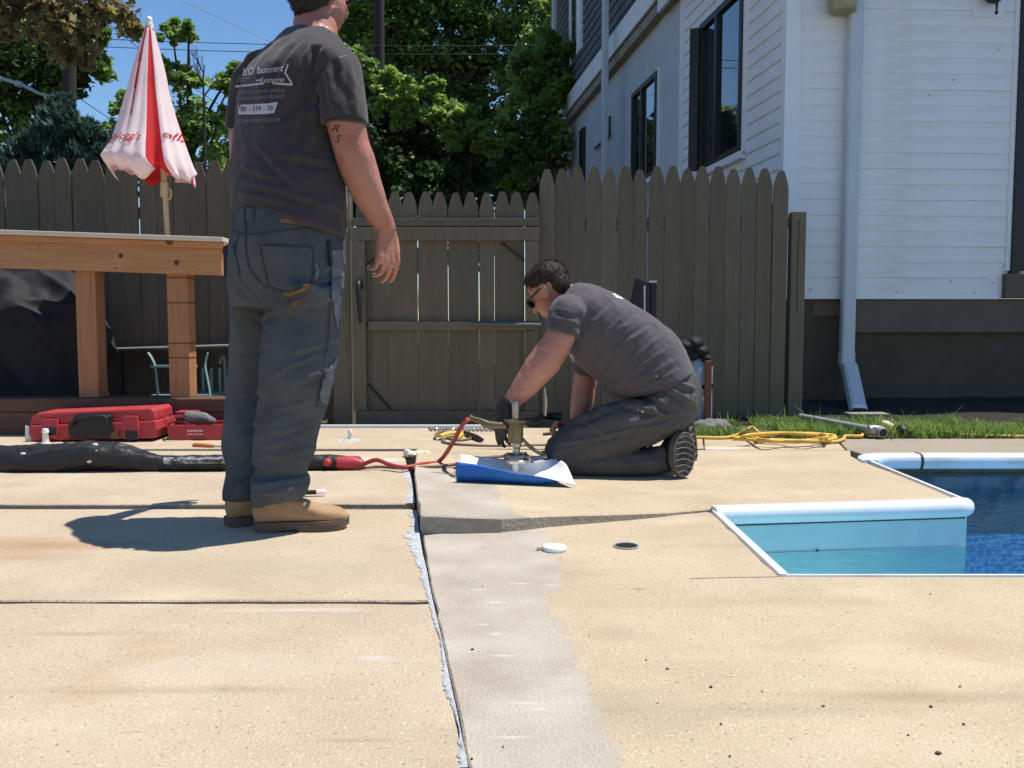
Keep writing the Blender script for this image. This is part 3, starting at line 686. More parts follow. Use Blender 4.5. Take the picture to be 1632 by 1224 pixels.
# ------------------------------------------------------------------ gate
GY = 6.0
gate = empty('garden_gate', (PX(565, GY), GY, 0), 'olive brown picket gate with cross rails and black pull handle', 'gate')
gz = lambda y: P(700, y, GY).z
gx = lambda x: PX(x, GY)
gp = 24.4 * S(GY); gm = [picket_mesh(gp * .988 * k, gz(306) - gz(676) + dh, .13) for k, dh in ((1, 0), (.985, -.004), (.995, .004))]
rnd = random.Random(9)
for i in range(12):
    x = gx(851 - 24.4 * i); o = link('picket', gm[rnd.randrange(3)], M['fence'], gate, (x - gp * .08, GY + rnd.uniform(-.002, .002), gz(676)))
    o.rotation_euler = (0, rnd.uniform(-.004, .004), 0)
def gbar(name, x0, x1, y0, y1, t=.034, yo=0, m='fence'):
    b = MB(); b.box2((gx(x0), GY - t - yo, gz(y1)), (gx(x1), GY - .002 - yo, gz(y0))); return b.build(name, M[m], gate, bevel=.003)
gbar('top_rail', 562, 859, 348.5, 361, .03); gbar('top_rail', 562, 859, 363, 384, .036)
gbar('middle_rail', 588, 858, 512, 526, .03); gbar('bottom_rail', 566, 858, 654, 676, .036)
gbar('stile', 563, 584, 384.6, 653.4, .034); gbar('stile', 837, 858, 384.6, 511.4, .034); gbar('stile', 837, 858, 526.6, 653.4, .034)
for (x0, y0, x1, y1) in ((586, 424, 612, 398), (800, 388, 836, 416), (586, 612, 622, 652), (836, 616, 806, 652)):
    b = MB(); b.cyl((gx(x0), GY - .012, gz(y0)), (gx(x1), GY - .012, gz(y1)), .007, n=6); b.build('corner_brace', M['blackmetal'], gate)
b = MB(); hp = [(576, 448, .0), (575, 455, -.05), (577, 480, -.06), (577, 505, -.05), (576, 513, 0)]
b.tube([(gx(x), GY - .036 + d_, gz(y)) for x, y, d_ in hp], [.012, .017, .017, .011, .006], 8, 4); b.build('handle', M['blackmetal'], gate, smooth=True)
b = MB(); b.box2((gx(572), GY - .045, gz(462)), (gx(580), GY - .0345, gz(449))); b.build('handle_plate', M['blackmetal'], gate)
b = MB(); b.cyl((gx(752), GY - .05, gz(516)), (gx(862), GY - .05, gz(518)), .013, n=8); b.build('latch_bar', M['latch'], gate, smooth=True)
for x in (532, 549):
    pass
b = MB(); b.box2((gx(530), GY + .0, -.05), (gx(559), GY + .13, gz(300))); gpost = b.build('gate_post', M['fence'], bevel=.005)
tag(gpost, 'square olive brown post carrying the picket gate', 'post')
# white board at the far edge of the deck
b = MB(); b.box2((XL + .5, yE1 + .005, -.09), (G(780, 683).x, yE1 + .03, .022)); tag(b.build('edging_board', M['trim'], bevel=.003), 'thin white edging board at the foot of the gate', 'edging')

# ================================================================== HOUSE
TH = R(7.0); HC = V((PX(1246, 6.6), 6.6, 0))
us = V((-math.sin(TH), math.cos(TH), 0))            # along the side wall, going away
ns = V((-math.cos(TH), -math.sin(TH), 0))           # its outward normal (toward the left)
uf = V((math.cos(R(3)), math.sin(R(3)), 0)); nf = V((math.sin(R(3)), -math.cos(R(3)), 0))
house = empty('house', HC, 'white sided house with grey clapboard upper storey and dark window frames', 'house')
def hbox(name, o, u, n, t0, t1, d0, d1, z0, z1, m, bevel=0, parent=house):
    q = [o + u * t0 + n * d0, o + u * t1 + n * d0, o + u * t1 + n * d1, o + u * t0 + n * d1]
    b = MB(); b.prism([V((p.x, p.y, z0)) for p in q], (0, 0, z1 - z0)); return b.build(name, M[m], parent, bevel=bevel)
def lap_mesh(u, n, L, e, proud=.0105):
    b = MB(); prof = [(0, 0), (proud * .8, .0), (proud, .004), (proud * 1.05, e * .3), (proud * .8, e * .65), (.003, e), (0, e)]
    b.prism([n * d + V((0, 0, z)) for d, z in prof], u * L); return b.mesh('siding_board')
SE = .1146; zs = P(1400, 470, 6.6).z; zt = 3.88
LF = 1.72
LFw = 2.55
def tx(px):   # distance along the front wall of a pixel column
    d = ray(px, HOR); k = d.x / d.y
    return (k * HC.y - HC.x) / (uf.x - k * uf.y)
def ts(px):
    d = ray(px, HOR); k = d.x / d.y
    return (k * HC.y - HC.x) / (us.x - k * us.y)
tdoor = tx(1603)
# wall cores
hbox('wall', HC, uf, nf, .0, 6.0, -.2, -.002, zs - .02, zt, 'siding')
hbox('wall', HC, us, ns, .2, ts(1086), -.2, -.002, .0, zt + .1, 'siding')
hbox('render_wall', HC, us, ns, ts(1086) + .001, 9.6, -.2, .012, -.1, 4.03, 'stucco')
fm = lap_mesh(uf, nf, tdoor - .03 - .09, SE); fml = lap_mesh(uf, nf, tdoor - .16 - .09, SE)
sm = lap_mesh(us, ns, ts(1087) - .05, SE, .017)
k = 0; z = zs + .012
while z < zt - .1:
    o = link('siding_board', fm if z > P(1600, 432, 6.7).z else fml, M['siding'], house, HC + uf * .09 + V((0, 0, z)))
    o.rotation_euler = (0, rnd.uniform(-.0012, .0012), rnd.uniform(-.0008, .0008))
    o = link('siding_board', sm, M['siding'], house, HC + us * .05 + V((0, 0, z)))
    o.rotation_euler = (rnd.uniform(-.0012, .0012), 0, 0)
    z += SE; k += 1
hbox('starter_strip', HC, uf, nf, .09, tdoor - .07, 0, .018, zs - .03, zs + .012, 'trim', parent=house)
# corner boards
hbox('corner_board', HC, uf, nf, -.022, .088, 0.0, .022, zs - .03, zt, 'trim')
hbox('corner_board', HC, us, ns, .0, .05, .0, .0218, zs - .03, zt, 'trim')
hbox('corner_board', HC, us, ns, ts(1087), ts(1081), -.01, .024, .0, zt, 'trim')
hbox('end_trim', HC, uf, nf, tdoor - .03, tdoor, 0, .026, P(1600, 432, 6.7).z, zt, 'trim')
# foundation and skirt
hbox('foundation', HC, uf, nf, -.02, 6.0, -.25, -.06, -.15, zs - .025, 'found')
hbox('foundation', HC, us, ns, .0, ts(1086), -.25, -.06, -.15, zs, 'found')
zk = P(1450, 530, 6.6).z
hbox('skirt_board', HC, uf, nf, tx(1362), 6.0, -.06, .0, zk, zs - .036, 'skirt', .004)
hbox('skirt_board', HC, uf, nf, .02, tx(1362) - .004, -.06, -.03, P(1300, 503, 6.6).z, zs - .036, 'skirt', .004)
# patio door at the right
door = hbox('patio_door', HC, uf, nf, tdoor + .002, tdoor + .07, -.05, .045, P(1600, 436, 6.7).z, zt - .3, 'brown', .004)
hbox('frame', HC, uf, nf, tdoor + .075, tdoor + .13, -.06, .02, P(1600, 432, 6.7).z, zt - .3, 'brown', .004, parent=door)
hbox('pane', HC, uf, nf, tdoor + .131, tdoor + 1.6, -.04, -.03, P(1600, 432, 6.7).z + .06, zt - .36, 'glass', parent=door)
hbox('sill', HC, uf, nf, tdoor - .04, tdoor + 1.7, -.02, .05, zs - .02, P(1600, 437, 6.7).z, 'skirt', .004, parent=door)
# eaves: fascia band and soffit along the side
zb0, zb1 = 4.05, 4.31
hbox('fascia', HC, us, ns, ts(1062), 9.9, .11, .14, zb0, zb1, 'trim')
hbox('soffit', HC, us, ns, .0, 9.9, .012, .109, zb0 - .13, zb0 - .02, 'soffit')
hbox('fascia', HC, us, ns, -.4, ts(1062) - .01, .11, .14, zb0 - .16, zb0 + .02, 'trim')
q = [HC + us * -.4 + ns * .26, HC + us * ts(1056) + ns * .26, HC + us * ts(1056) + ns * -3, HC + us * -.4 + ns * -3]
b = MB(); b.prism([V((q[0].x, q[0].y, zb0 + .025)), V((q[1].x, q[1].y, zb0 + .025)), V((q[2].x, q[2].y, zb0 + 1.3)), V((q[3].x, q[3].y, zb0 + 1.3))], (0, 0, .06)); 
b.build('lower_roof', M['roof'], house)
b = MB(); qf = [HC + uf * -.3 + nf * .35, HC + uf * 6 + nf * .35, HC + uf * 6 + nf * -.3, HC + uf * -.3 + nf * -.3]
b.prism([V((p.x, p.y, zt + .002)) for p in qf], (0, 0, .16)); b.build('front_eave', M['trim'], house)
# upper storey clapboards
ue = .135; um = lap_mesh(us, ns, 9.5 - ts(1062), ue, .02); z = zb1 + .01; u0 = ts(1062)
hbox('upper_wall', HC, us, ns, u0, 9.5, -4, .06, zb1 - .02, 7.3, 'dark_siding')
while z < 7.2:
    link('clapboard', um, M['dark_siding'], house, HC + us * u0 + ns * .061 + V((0, 0, z))); z += ue
b = MB(); q = [HC + us * (u0 - .3) + ns * .5, HC + us * 9.9 + ns * .5, HC + us * 9.9 + ns * -4.4, HC + us * (u0 - .3) + ns * -4.4]
mid = [(q[0] + q[3]) / 2, (q[1] + q[2]) / 2]
b.add([V((p.x, p.y, 7.25)) for p in q] + [V((m_.x, m_.y, 8.8)) for m_ in mid], [(0, 1, 5, 4), (2, 3, 4, 5), (1, 2, 5), (3, 0, 4), (0, 3, 2, 1)]); b.build('roof', M['roof'], house)
# white trim of an upper window, its pane
hbox('upper_window_trim', HC, us, ns, ts(934), ts(927), .06, .11, P(930, 72, 13.5).z, 7.0, 'trim', .004)
hbox('upper_window_trim', HC, us, ns, ts(920) + .2, ts(914), .06, .10, P(930, 72, 13.5).z, 7.0, 'trim', .004)
hbox('upper_window_pane', HC, us, ns, ts(926.5), ts(920) + .19, .06, .085, P(930, 60, 13.5).z, 6.9, 'glass')
# lean-to rake at the far end of the house
hbox('end_board', HC, us, ns, 9.6, 9.75, -.1, .25, -.1, zb0, 'soffit')
e0 = HC + us * 9.76 + ns * .2; e1 = HC + us * 11.6 + ns * .2
b = MB(); b.prism([V((e0.x, e0.y, 3.95)), V((e1.x, e1.y, 2.7)), V((e1.x, e1.y, 2.88)), V((e0.x, e0.y, 4.13))], -ns * .12); b.build('rake_board', M['soffit'], house)
# downspouts on the side wall
for tcol, zt_, w_ in ((ts(995), 7.2, .10), (ts(907), 7.2, .10)):
    hbox('side_downspout', HC, us, ns, tcol - .055, tcol + .055, .24, .31, .3, 7.2, 'alu', .012)
b = MB(); q = HC + us * (ts(912)) + ns * .3; b.tube([V((q.x, q.y, 4.9)), V((q.x - .05, q.y, 4.6)), V((q.x - .02, q.y, 4.1)), V((q.x, q.y, 1.0))], .022, 6, 3); b.build('cable', M['blackmetal'], house)
# side windows
def side_window(x0, x1, y0, y1, open_sash):
    t0, t1 = ts(x1), ts(x0); Ym = HC.y + us.y * (t0 + t1) / 2
    z0, z1 = P(x0, y1, HC.y + us.y * t1).z, P(x1, y0, HC.y + us.y * t0).z
    f = .055
    win = hbox('side_window', HC, us, ns, t0, t0 + f, 0, .06, z0, z1, 'brown', .003)
    hbox('frame', HC, us, ns, t1 - f, t1, 0, .06, z0, z1, 'brown', .003, parent=win)
    hbox('frame', HC, us, ns, t0 + f, t1 - f, 0, .0585, z1 - f, z1, 'brown', parent=win)
    hbox('frame', HC, us, ns, t0 + f, t1 - f, 0, .0585, z0, z0 + f, 'brown', parent=win)
    tm = t0 + (t1 - t0) * .56
    hbox('frame', HC, us, ns, tm, tm + .06, 0, .0575, z0 + f, z1 - f, 'brown', parent=win)
    hbox('pane', HC, us, ns, t0 + f, tm, .018, .03, z0 + f, z1 - f, 'glass', parent=win)
    hbox('pane', HC, us, ns, tm + .06, t1 - f, .018, .03, z0 + f, z1 - f, 'glass', parent=win)
    hbox('trim', HC, us, ns, t0 - .03, t0 - .002, 0, .045, z0 - .03, z1 + .02, 'trim', parent=win)
    hbox('sill', HC, us, ns, t0 - .03, t1 + .03, 0, .07, z0 - .06, z0 - .002, 'trim', parent=win)
    if open_sash:   # casement leaf swung outward, hinged at its far jamb
        hd = (ns * .9 + us * .43).normalized(); o0 = HC + us * (t1 - .02) + ns * .062
        side = V((hd.y, -hd.x, 0))
        hbox('open_sash', o0, hd, side, 0, .085, -.02, .02, z0 + .01, z1 - .03, 'brown', .003, parent=win)
    return win
side_window(1117, 1184, -27, 275, True)
side_window(1010, 1049, 112, 300, False)
hbox('side_door_frame', HC, us, ns, ts(933), ts(926), 0, .05, .0, P(930, 205, HC.y + us.y * ts(930)).z, 'brown', .01)
b = MB(); q = HC + us * ts(975) + ns * .05; zz = P(975, 216, q.y).z
b.tube([q + V((0, 0, zz + .25)), q + V((0, 0, zz)), q + us * .9 + V((0, 0, zz))], .018, 6); b.build('pipe_stub', M['blackmetal'], house)
# front downspout: straight run, elbow and kicked-out shoe
t0 = tx(1344); o0 = HC + uf * t0 + nf * .075
def rect_run(pts, w_, d_, name, m, parent):
    rs = []
    for i, p in enumerate(pts):
        a = pts[max(i - 1, 0)]; c = pts[min(i + 1, len(pts) - 1)]; t = (c - a).normalized()
        x = uf; y = t.cross(x).normalized(); x = y.cross(t).normalized()
        rs.append([p + x * (sx * w_) + y * (sy * d_) for sx, sy in ((-.5, -.35), (-.35, -.5), (.35, -.5), (.5, -.35), (.5, .35), (.35, .5), (-.35, .5), (-.5, .35))])
    b = MB(); b.rings(rs, cap=False); return b.build(name, M[m], parent)
zE = P(1344, 575, 6.55).z
ds = rect_run([o0 + V((0, 0, zt)), o0 + V((0, 0, zE + .03))], .098, .07, 'downspout', 'alu', house)
end = P(1367, 650, 6.30)
rect_run([o0 + V((0, 0, zE + .06)), o0 + V((0, 0, zE - .01)), o0 + V((.018, -.012, zE - .05)), end], .108, .078, 'shoe', 'alu', ds)
rect_run([end, end + (end - (o0 + V((.018, -.012, zE - .05)))).normalized() * .03], .112, .082, 'shoe_rim', 'white', ds)
# specks and screws on the siding
for x, y in ((1504, 127), (1466, 151), (1572, 79), (1512, 447), (1578, 451), (1426, 466), (1290, 461), (1358, 461), (1549, 467)):
    c = HC + uf * tx(x) + nf * .019; b = MB(); zz = P(x, y, c.y).z
    b.box((c.x, c.y, zz), (.006, .004, .010)); b.build('nail_head', M['skirt'], house)
# wall lamps
c = HC + uf * tx(1319) + nf * .12; zz = P(1319, 19, c.y).z
la = empty('wall_lamp', (c.x, c.y, zz), 'tapered brass wall lamp beside the white downspout', 'lamp')
b = MB(); b.lathe(c + V((0, 0, zz)), [(.092, 0), (.097, .012), (.092, .016), (.108, .17), (.115, .18), (.02, .19)], 28); b.build('shade', M['lampbrass'], la, smooth=True)
b = MB(); b.tube([c + V((0, 0, zz + .18)), c + V((0, 0, zz + .26)), c - nf * .1 + V((0, 0, zz + .28))], .012, 8, 3); b.build('arm', M['lampbrass'], la)
c = HC + uf * tx(1557) + nf * .1; zz = P(1557, 24, c.y).z
la = empty('wall_lantern', (c.x, c.y, zz), 'black iron wall lantern with pointed finial beside the patio door', 'lamp')
b = MB(); b.lathe(c + V((0, 0, zz)), [(.001, 0), (.012, .012), (.014, .018), (.006, .03), (.008, .06), (.012, .10)], 12); b.build('finial', M['blackmetal'], la, smooth=True)
b = MB(); b.lathe(c + V((-.02, 0, zz + .085)), [(.02, 0), (.055, .02), (.065, .04), (.065, .05), (.08, .28), (.085, .29), (.03, .36), (.005, .37)], 8); b.build('body', M['blackmetal'], la)
b = MB(); b.tube([c + V((0, 0, zz + .1)), c - nf * .04 + V((0, 0, zz + .1)), c - nf * .1 + V((0, 0, zz + .14))], .01, 8, 3); b.build('arm', M['blackmetal'], la)
hbox('lamp_block', HC, uf, nf, tx(1530), tx(1578), .005, .024, P(1557, 30, 6.7).z, zt, 'trim')
# ================================================================== VEGETATION
rng = np.random.default_rng(11)
LEAF_QUAD = np.array([(0, -.5, 0), (.30, -.05, .06), (0, .55, 0), (-.30, -.05, .06)])
NEEDLE = np.array([(0, -.5, 0), (.10, 0, .02), (0, .6, 0), (-.10, 0, .02)])
MAPLE = np.array([(.0, -.5, 0), (.08, -.2, .02), (.40, -.30, -.04), (.26, -.02, .03), (.52, .18, -.06), (.20, .20, .03), (.16, .38, .0), (0, .62, -.05), (-.16, .38, 0), (-.20, .20, .03), (-.52, .18, -.06), (-.26, -.02, .03), (-.40, -.30, -.04), (-.08, -.2, .02)])
def leaf_mesh(name, centres, sizes, shape, mat_idx, droop=0.0, aim=None):
    n = len(centres); k = len(shape)
    a = rng.normal(size=(n, 3)); a[:, 2] = a[:, 2] * .6 - droop
    if aim is not None: a = a * .55 + aim
    a /= np.linalg.norm(a, axis=1)[:, None] + 1e-9
    h = rng.normal(size=(n, 3)); h -= (h * a).sum(1)[:, None] * a; h /= np.linalg.norm(h, axis=1)[:, None] + 1e-9
    c = np.cross(a, h)
    v = centres[:, None, :] + sizes[:, None, None] * (h[:, None, :] * shape[None, :, 0, None] + a[:, None, :] * shape[None, :, 1, None] + c[:, None, :] * shape[None, :, 2, None])
    v = v.reshape(-1, 3)
    me = bpy.data.meshes.new(name)
    me.vertices.add(n * k); me.vertices.foreach_set('co', v.ravel())
    me.loops.add(n * k); me.loops.foreach_set('vertex_index', np.arange(n * k, dtype=np.int32))
    me.polygons.add(n); me.polygons.foreach_set('loop_start', np.arange(0, n * k, k, dtype=np.int32)); me.polygons.foreach_set('loop_total', np.full(n, k, dtype=np.int32))
    me.polygons.foreach_set('material_index', mat_idx.astype(np.int32))
    me.update(calc_edges=True)
    return me
def ball(n, r=1.0, power=.5):
    d = rng.normal(size=(n, 3)); d /= np.linalg.norm(d, axis=1)[:, None]
    return d * (rng.random(n) ** power)[:, None] * r
def tree(name, label, lobes, Y, leaf, size, per, mats, base_px, trunk_r, depth=1.0, sub=26, group=None, droop=.1, shape=None, crs=.36, base_y=None, limb=True, aim=None):
    """lobes: (px, py, r_px[, dY]); every lobe becomes a ball of leaf clusters at its own depth"""
    by = base_y or Y
    base = V((PX(base_px, by), by, -.1))
    root = empty(name, base, label, 'tree' if 'hedge' not in name else 'hedge', group)
    pts = []; sz = []; mi = []; limbs = []; aims = []
    for lb in lobes:
        px, py, rp = lb[:3]; dY = lb[3] if len(lb) > 3 else 0
        c = np.array(P(px, py, Y + dY)); r = rp * S(Y + dY)
        limbs.append((V(c), r))
        k = max(5, int(sub))
        cl = ball(k, 1, .45) * r * np.array([1, depth, 1]) + c
        for q in cl:
            m = int(per * rng.uniform(.6, 1.3)); cr = r * crs * rng.uniform(.7, 1.3)
            d = ball(m, 1, .6) * cr * np.array([1, 1, .7])
            pts.append(q + d); sz.append(size * rng.uniform(.7, 1.3, m))
            w_ = rng.random(); mi.append(np.where(rng.random(m) < .75, int(w_ * len(mats)) % len(mats), rng.integers(0, len(mats), m)))
            if aim == 'radial': 
                o = (q + d) - np.array([c[0], c[1], 0]); o[:, 2] = .35; o /= np.linalg.norm(o, axis=1)[:, None]; aims.append(o)
    pts = np.concatenate(pts); sz = np.concatenate(sz); mi = np.concatenate(mi)
    ok = pts[:, 2] > .02; pts, sz, mi = pts[ok], sz[ok], mi[ok]
    am = np.concatenate(aims)[ok] if aims else None
    me = leaf_mesh('crown', pts, sz, LEAF_QUAD if shape is None else shape, mi, droop, am)
    link('crown', me, [M[m] for m in mats], root)
    top = max((l[0] for l in limbs), key=lambda p: p.z)
    low = min((l[0].z for l in limbs))
    fork = V((base.x + (top.x - base.x) * .2, base.y, max(.6, low * .55)))
    b = MB(); b.tube([base, base.lerp(fork, .5) + V((trunk_r * .3, 0, 0)), fork, fork.lerp(top, .5) + V((trunk_r * .6, 0, 0)), top], [trunk_r * 1.25, trunk_r, trunk_r * .9, trunk_r * .5, trunk_r * .12], 9, 4)
    b.build('trunk', M['bark'], root, smooth=True)
    if limb:
        for c, r in limbs:
            s0 = fork.lerp(top, rng.uniform(0, .45)); b = MB()
            b.tube([s0, s0.lerp(c, .5) + V((0, 0, (c - s0).length * .12)), c, c + V((rng.uniform(-.5, .5) * r, rng.uniform(-.3, .3) * r, r * .7))], [trunk_r * .38, trunk_r * .25, trunk_r * .14, .012], 6, 4); b.build('limb', M['bark'], root, smooth=True)
    return root
GT = 'trees beyond the fence'
# the big dark tree behind the gate
tree('deciduous_tree', 'big dark green leafy tree behind the utility pole', [(640, 20, 75), (715, 25, 75), (790, 20, 75), (860, 30, 70, -1), (665, 110, 70), (735, 110, 62), (800, 115, 72), (600, 50, 62), (560, 60, 45, 1), (860, 130, 55, -1), (700, -90, 110), (820, -90, 100), (590, -60, 80), (760, 205, 52, 1), (880, -40, 60), (640, 175, 50, 1)], 25, 0, .16, 82, ['leaf_dark', 'leaf_mid', 'leaf_dark', 'leaf_light', 'leaf_dark'], 740, .3, .8, 38, GT)
tree('deciduous_tree', 'brighter green leafy tree close to the far end of the house', [(850, 190, 46), (875, 140, 42), (868, 245, 42), (818, 215, 38), (800, 262, 40), (885, 85, 40), (840, 110, 36), (760, 270, 36), (845, 290, 36)], 14.6, 0, .10, 74, ['leaf_mid', 'leaf_light', 'leaf_mid', 'leaf_light', 'leaf_dark'], 850, .12, .9, 26, GT)
# conifer hedge behind the gate: three shaggy shrubs
for (x, y, n_, lab) in ((600, 215, 1, 'bushy dark arborvitae right behind the gate latch side'), (672, 235, 2, 'dark arborvitae behind the middle of the picket gate'), (745, 262, 3, 'low rounded arborvitae behind the hinge side of the gate')):
    tree('arborvitae', lab, [(x, y, 50), (x - 12, y - 55, 38), (x + 16, y - 20, 40), (x, y + 55, 55), (x + 8, y - 80, 24), (x, y + 110, 55)], 11.5 + n_ * .35, 0, .085, 72, ['leaf_cedar', 'leaf_cedar', 'leaf_dark', 'leaf_cedar'], x, .07, .9, 26, 'arborvitae hedge behind the gate', droop=-.5, limb=False)
tree('deciduous_tree', 'light green vine covered sapling leaning over the arborvitae', [(582, 112, 26), (620, 125, 26), (655, 150, 28), (700, 172, 28), (735, 180, 24), (560, 95, 22), (690, 140, 18), (645, 190, 24), (610, 160, 24), (760, 215, 24), (785, 240, 20), (720, 215, 22)], 11.0, 0, .075, 60, ['leaf_light', 'leaf_light', 'leaf_mid'], 640, .05, .9, 16, GT, limb=False)
# left side
tree('deciduous_tree', 'dark leafy tree rising behind the blue spruce', [(25, 40, 62), (90, 60, 52), (130, 95, 42), (40, 130, 55), (95, 140, 40), (10, 200, 45), (150, 40, 30), (70, -50, 85), (-40, 80, 80), (20, 260, 40, 1)], 15, 0, .12, 60, ['leaf_dark', 'leaf_mid', 'leaf_dark', 'leaf_core'], 60, .2, .8, 26, GT)
def spruce(name, label, px, ytop, ybot, wpx, Y, group):
    base = V((PX(px, Y), Y, -.1)); root = empty(name, base, label, 'tree', group)
    top = P(px, ytop, Y).z; bot = .1; Rm = wpx / 2 * S(Y) * 1.25
    pts = []; aims = []
    zz = bot
    while zz < top:
        f = (top - zz) / (top - bot); r = Rm * min(1.0, f * 1.5) + .03
        nb = int(7 + 10 * f)
        for i in range(nb):
            a = rng.uniform(0, 6.283); L_ = r * rng.uniform(.75, 1.12)
            m = int(26 * L_ / .5) + 12
            t = rng.random(m) ** .7
            d = np.array([math.cos(a), math.sin(a), 0])
            q = np.array([base.x, base.y, zz]) + d * (t * L_)[:, None] + np.stack([rng.normal(0, .045, m), rng.normal(0, .045, m), .10 * t * L_ + rng.normal(0, .03, m) + .12 * t ** 2 * L_], 1)
            pts.append(q); aims.append(np.tile(d + np.array([0, 0, .45]), (m, 1)))
        zz += .085
    pts = np.concatenate(pts); aims = np.concatenate(aims); n = len(pts)
    me = leaf_mesh('crown', pts, .10 * rng.uniform(.6, 1.3, n), NEEDLE, np.zeros(n), 0, aims)
    link('crown', me, [M['leaf_spruce']], root)
    b = MB(); b.cyl(base, V((base.x, base.y, top)), .09, .01, 8); b.build('trunk', M['bark'], root)
tree('spruce_tree', 'blue green spruce standing just behind the left fence', [(98, 172, 20), (85, 195, 28), (118, 200, 26), (70, 222, 34), (105, 225, 38), (145, 225, 32), (50, 248, 34), (90, 255, 44), (135, 255, 42), (172, 248, 28), (30, 275, 36), (100, 300, 60), (170, 290, 40)], 10.5, 0, .11, 70, ['leaf_spruce'], 100, .08, .8, 22, GT, shape=NEEDLE * np.array([1.6, 1, 1]), aim='radial', limb=False)
tree('deciduous_tree', 'pale green open crowned tree showing behind the folded umbrella', [(275, 55, 24), (300, 50, 18), (262, 110, 26), (300, 125, 28), (235, 135, 22), (320, 165, 38), (345, 195, 34), (300, 210, 40), (250, 190, 30), (225, 165, 20), (190, 165, 20), (275, 255, 40), (345, 250, 40), (190, 215, 26), (365, 140, 24), (375, 112, 14), (180, 262, 36), (365, 290, 40)], 13.5, 0, .09, 40, ['leaf_light', 'leaf_mid', 'leaf_light', 'leaf_light'], 300, .08, .8, 15, GT)
# a dead twiggy sapling
twr = V((PX(330, 13), 13, -.1)); tw = empty('bare_tree', twr, 'leafless twiggy tree top against the blue sky', 'tree')
b = MB(); rnd = random.Random(4)
def twig(bld, p, d, L_, r, lev):
    q = p + d * L_; bld.tube([p, p.lerp(q, .5) + V((rnd.uniform(-.03, .03), 0, 0)), q], [r, r * .8, r * .55], 5)
    if lev:
        for _ in range(3):
            dd = (d + V((rnd.uniform(-.7, .7), rnd.uniform(-.4, .4), rnd.uniform(0, .5)))).normalized(); twig(bld, p.lerp(q, rnd.uniform(.35, 1)), dd, L_ * .62, r * .5, lev - 1)
twig(b, P(325, 160, 13), V((.03, 0, 1)), .5, .018, 3); b.build('twigs', M['bark'], tw)
b = MB(); b.cyl(twr, P(325, 158, 13), .05, .018, 7); b.build('trunk', M['bark'], tw)
# bronze maple overhanging at the top left
mr = V((PX(-170, 8.2), 8.2, -.1)); mp_ = empty('maple_tree', mr, 'bronze leaved maple bough hanging in front of the left trees', 'tree')
bough = [P(-160, -60, 8.2), P(-40, -20, 8.3), P(60, 8, 8.4), P(130, 18, 8.4), P(180, 17, 8.4), P(215, 30, 8.4)]
b = MB(); b.tube(bough, [.11, .08, .06, .04, .03, .01], 8, 4); b.build('bough', M['bark'], mp_, smooth=True)
b = MB(); b.tube([mr, mr + V((.05, 0, 1.6)), P(-160, -60, 8.2), P(-150, -400, 8.2)], [.2, .16, .13, .06], 10, 4); b.build('trunk', M['bark'], mp_, smooth=True)
pts = []
for (x, y, r_, n_) in ((20, -10, 45, 190), (70, 10, 42, 240), (115, 30, 42, 260), (125, 75, 28, 130), (95, 60, 36, 170), (150, 8, 34, 160), (198, 22, 26, 130), (210, 48, 20, 75), (15, 48, 18, 60), (12, 22, 24, 70), (140, 100, 14, 40), (228, 48, 12, 26), (60, 50, 26, 90), (110, 95, 18, 46), (-30, -40, 70, 200), (60, -60, 80, 260), (160, -50, 70, 200)):
    c = np.array(P(x, y, 8.4)); pts.append(ball(int(n_ * .42), 1, .5) * r_ * S(8.4) * np.array([1, 1.2, 1]) + c)
    b = MB(); e = V(c); s0 = min(bough, key=lambda q: (q - e).length); b.tube([s0, s0.lerp(e, .5) + V((0, 0, .04)), e], [.014, .01, .004], 5, 3); b.build('twig', M['bark'], mp_)
pts = np.concatenate(pts); n = len(pts)
me = leaf_mesh('leaves', pts, .115 * rng.uniform(.6, 1.25, n), MAPLE, (rng.random(n) < .4) * 1, .5)
o = link('leaves', me, [M['leaf_maple'], M['leaf_maple2']], mp_); o['kind'] = 'stuff'
# filler woodland beyond, so that the gaps end in leaves low down
tree('deciduous_tree', 'distant green tree low behind the left fence', [(150, 240, 45), (60, 260, 50), (240, 250, 45), (420, 200, 60), (480, 260, 60), (380, 250, 50)], 24, 0, .2, 60, ['leaf_mid', 'leaf_dark'], 200, .15, .8, 22, GT)
tree('deciduous_tree', 'distant green tree low behind the picket gate', [(560, 250, 60), (640, 260, 60), (720, 270, 60), (800, 285, 50), (860, 290, 50), (520, 180, 50)], 24, 0, .2, 60, ['leaf_dark', 'leaf_core'], 700, .15, .8, 22, GT)
tree('deciduous_tree', 'dark leafy tree behind the far end of the left fence', [(-180, 60, 80), (-260, 120, 80), (-120, 160, 70), (-330, 60, 80), (-220, 220, 80), (-360, 220, 80), (-250, -20, 80)], 17, 0, .15, 60, ['leaf_dark', 'leaf_mid', 'leaf_dark'], -240, .2, .8, 24, GT)
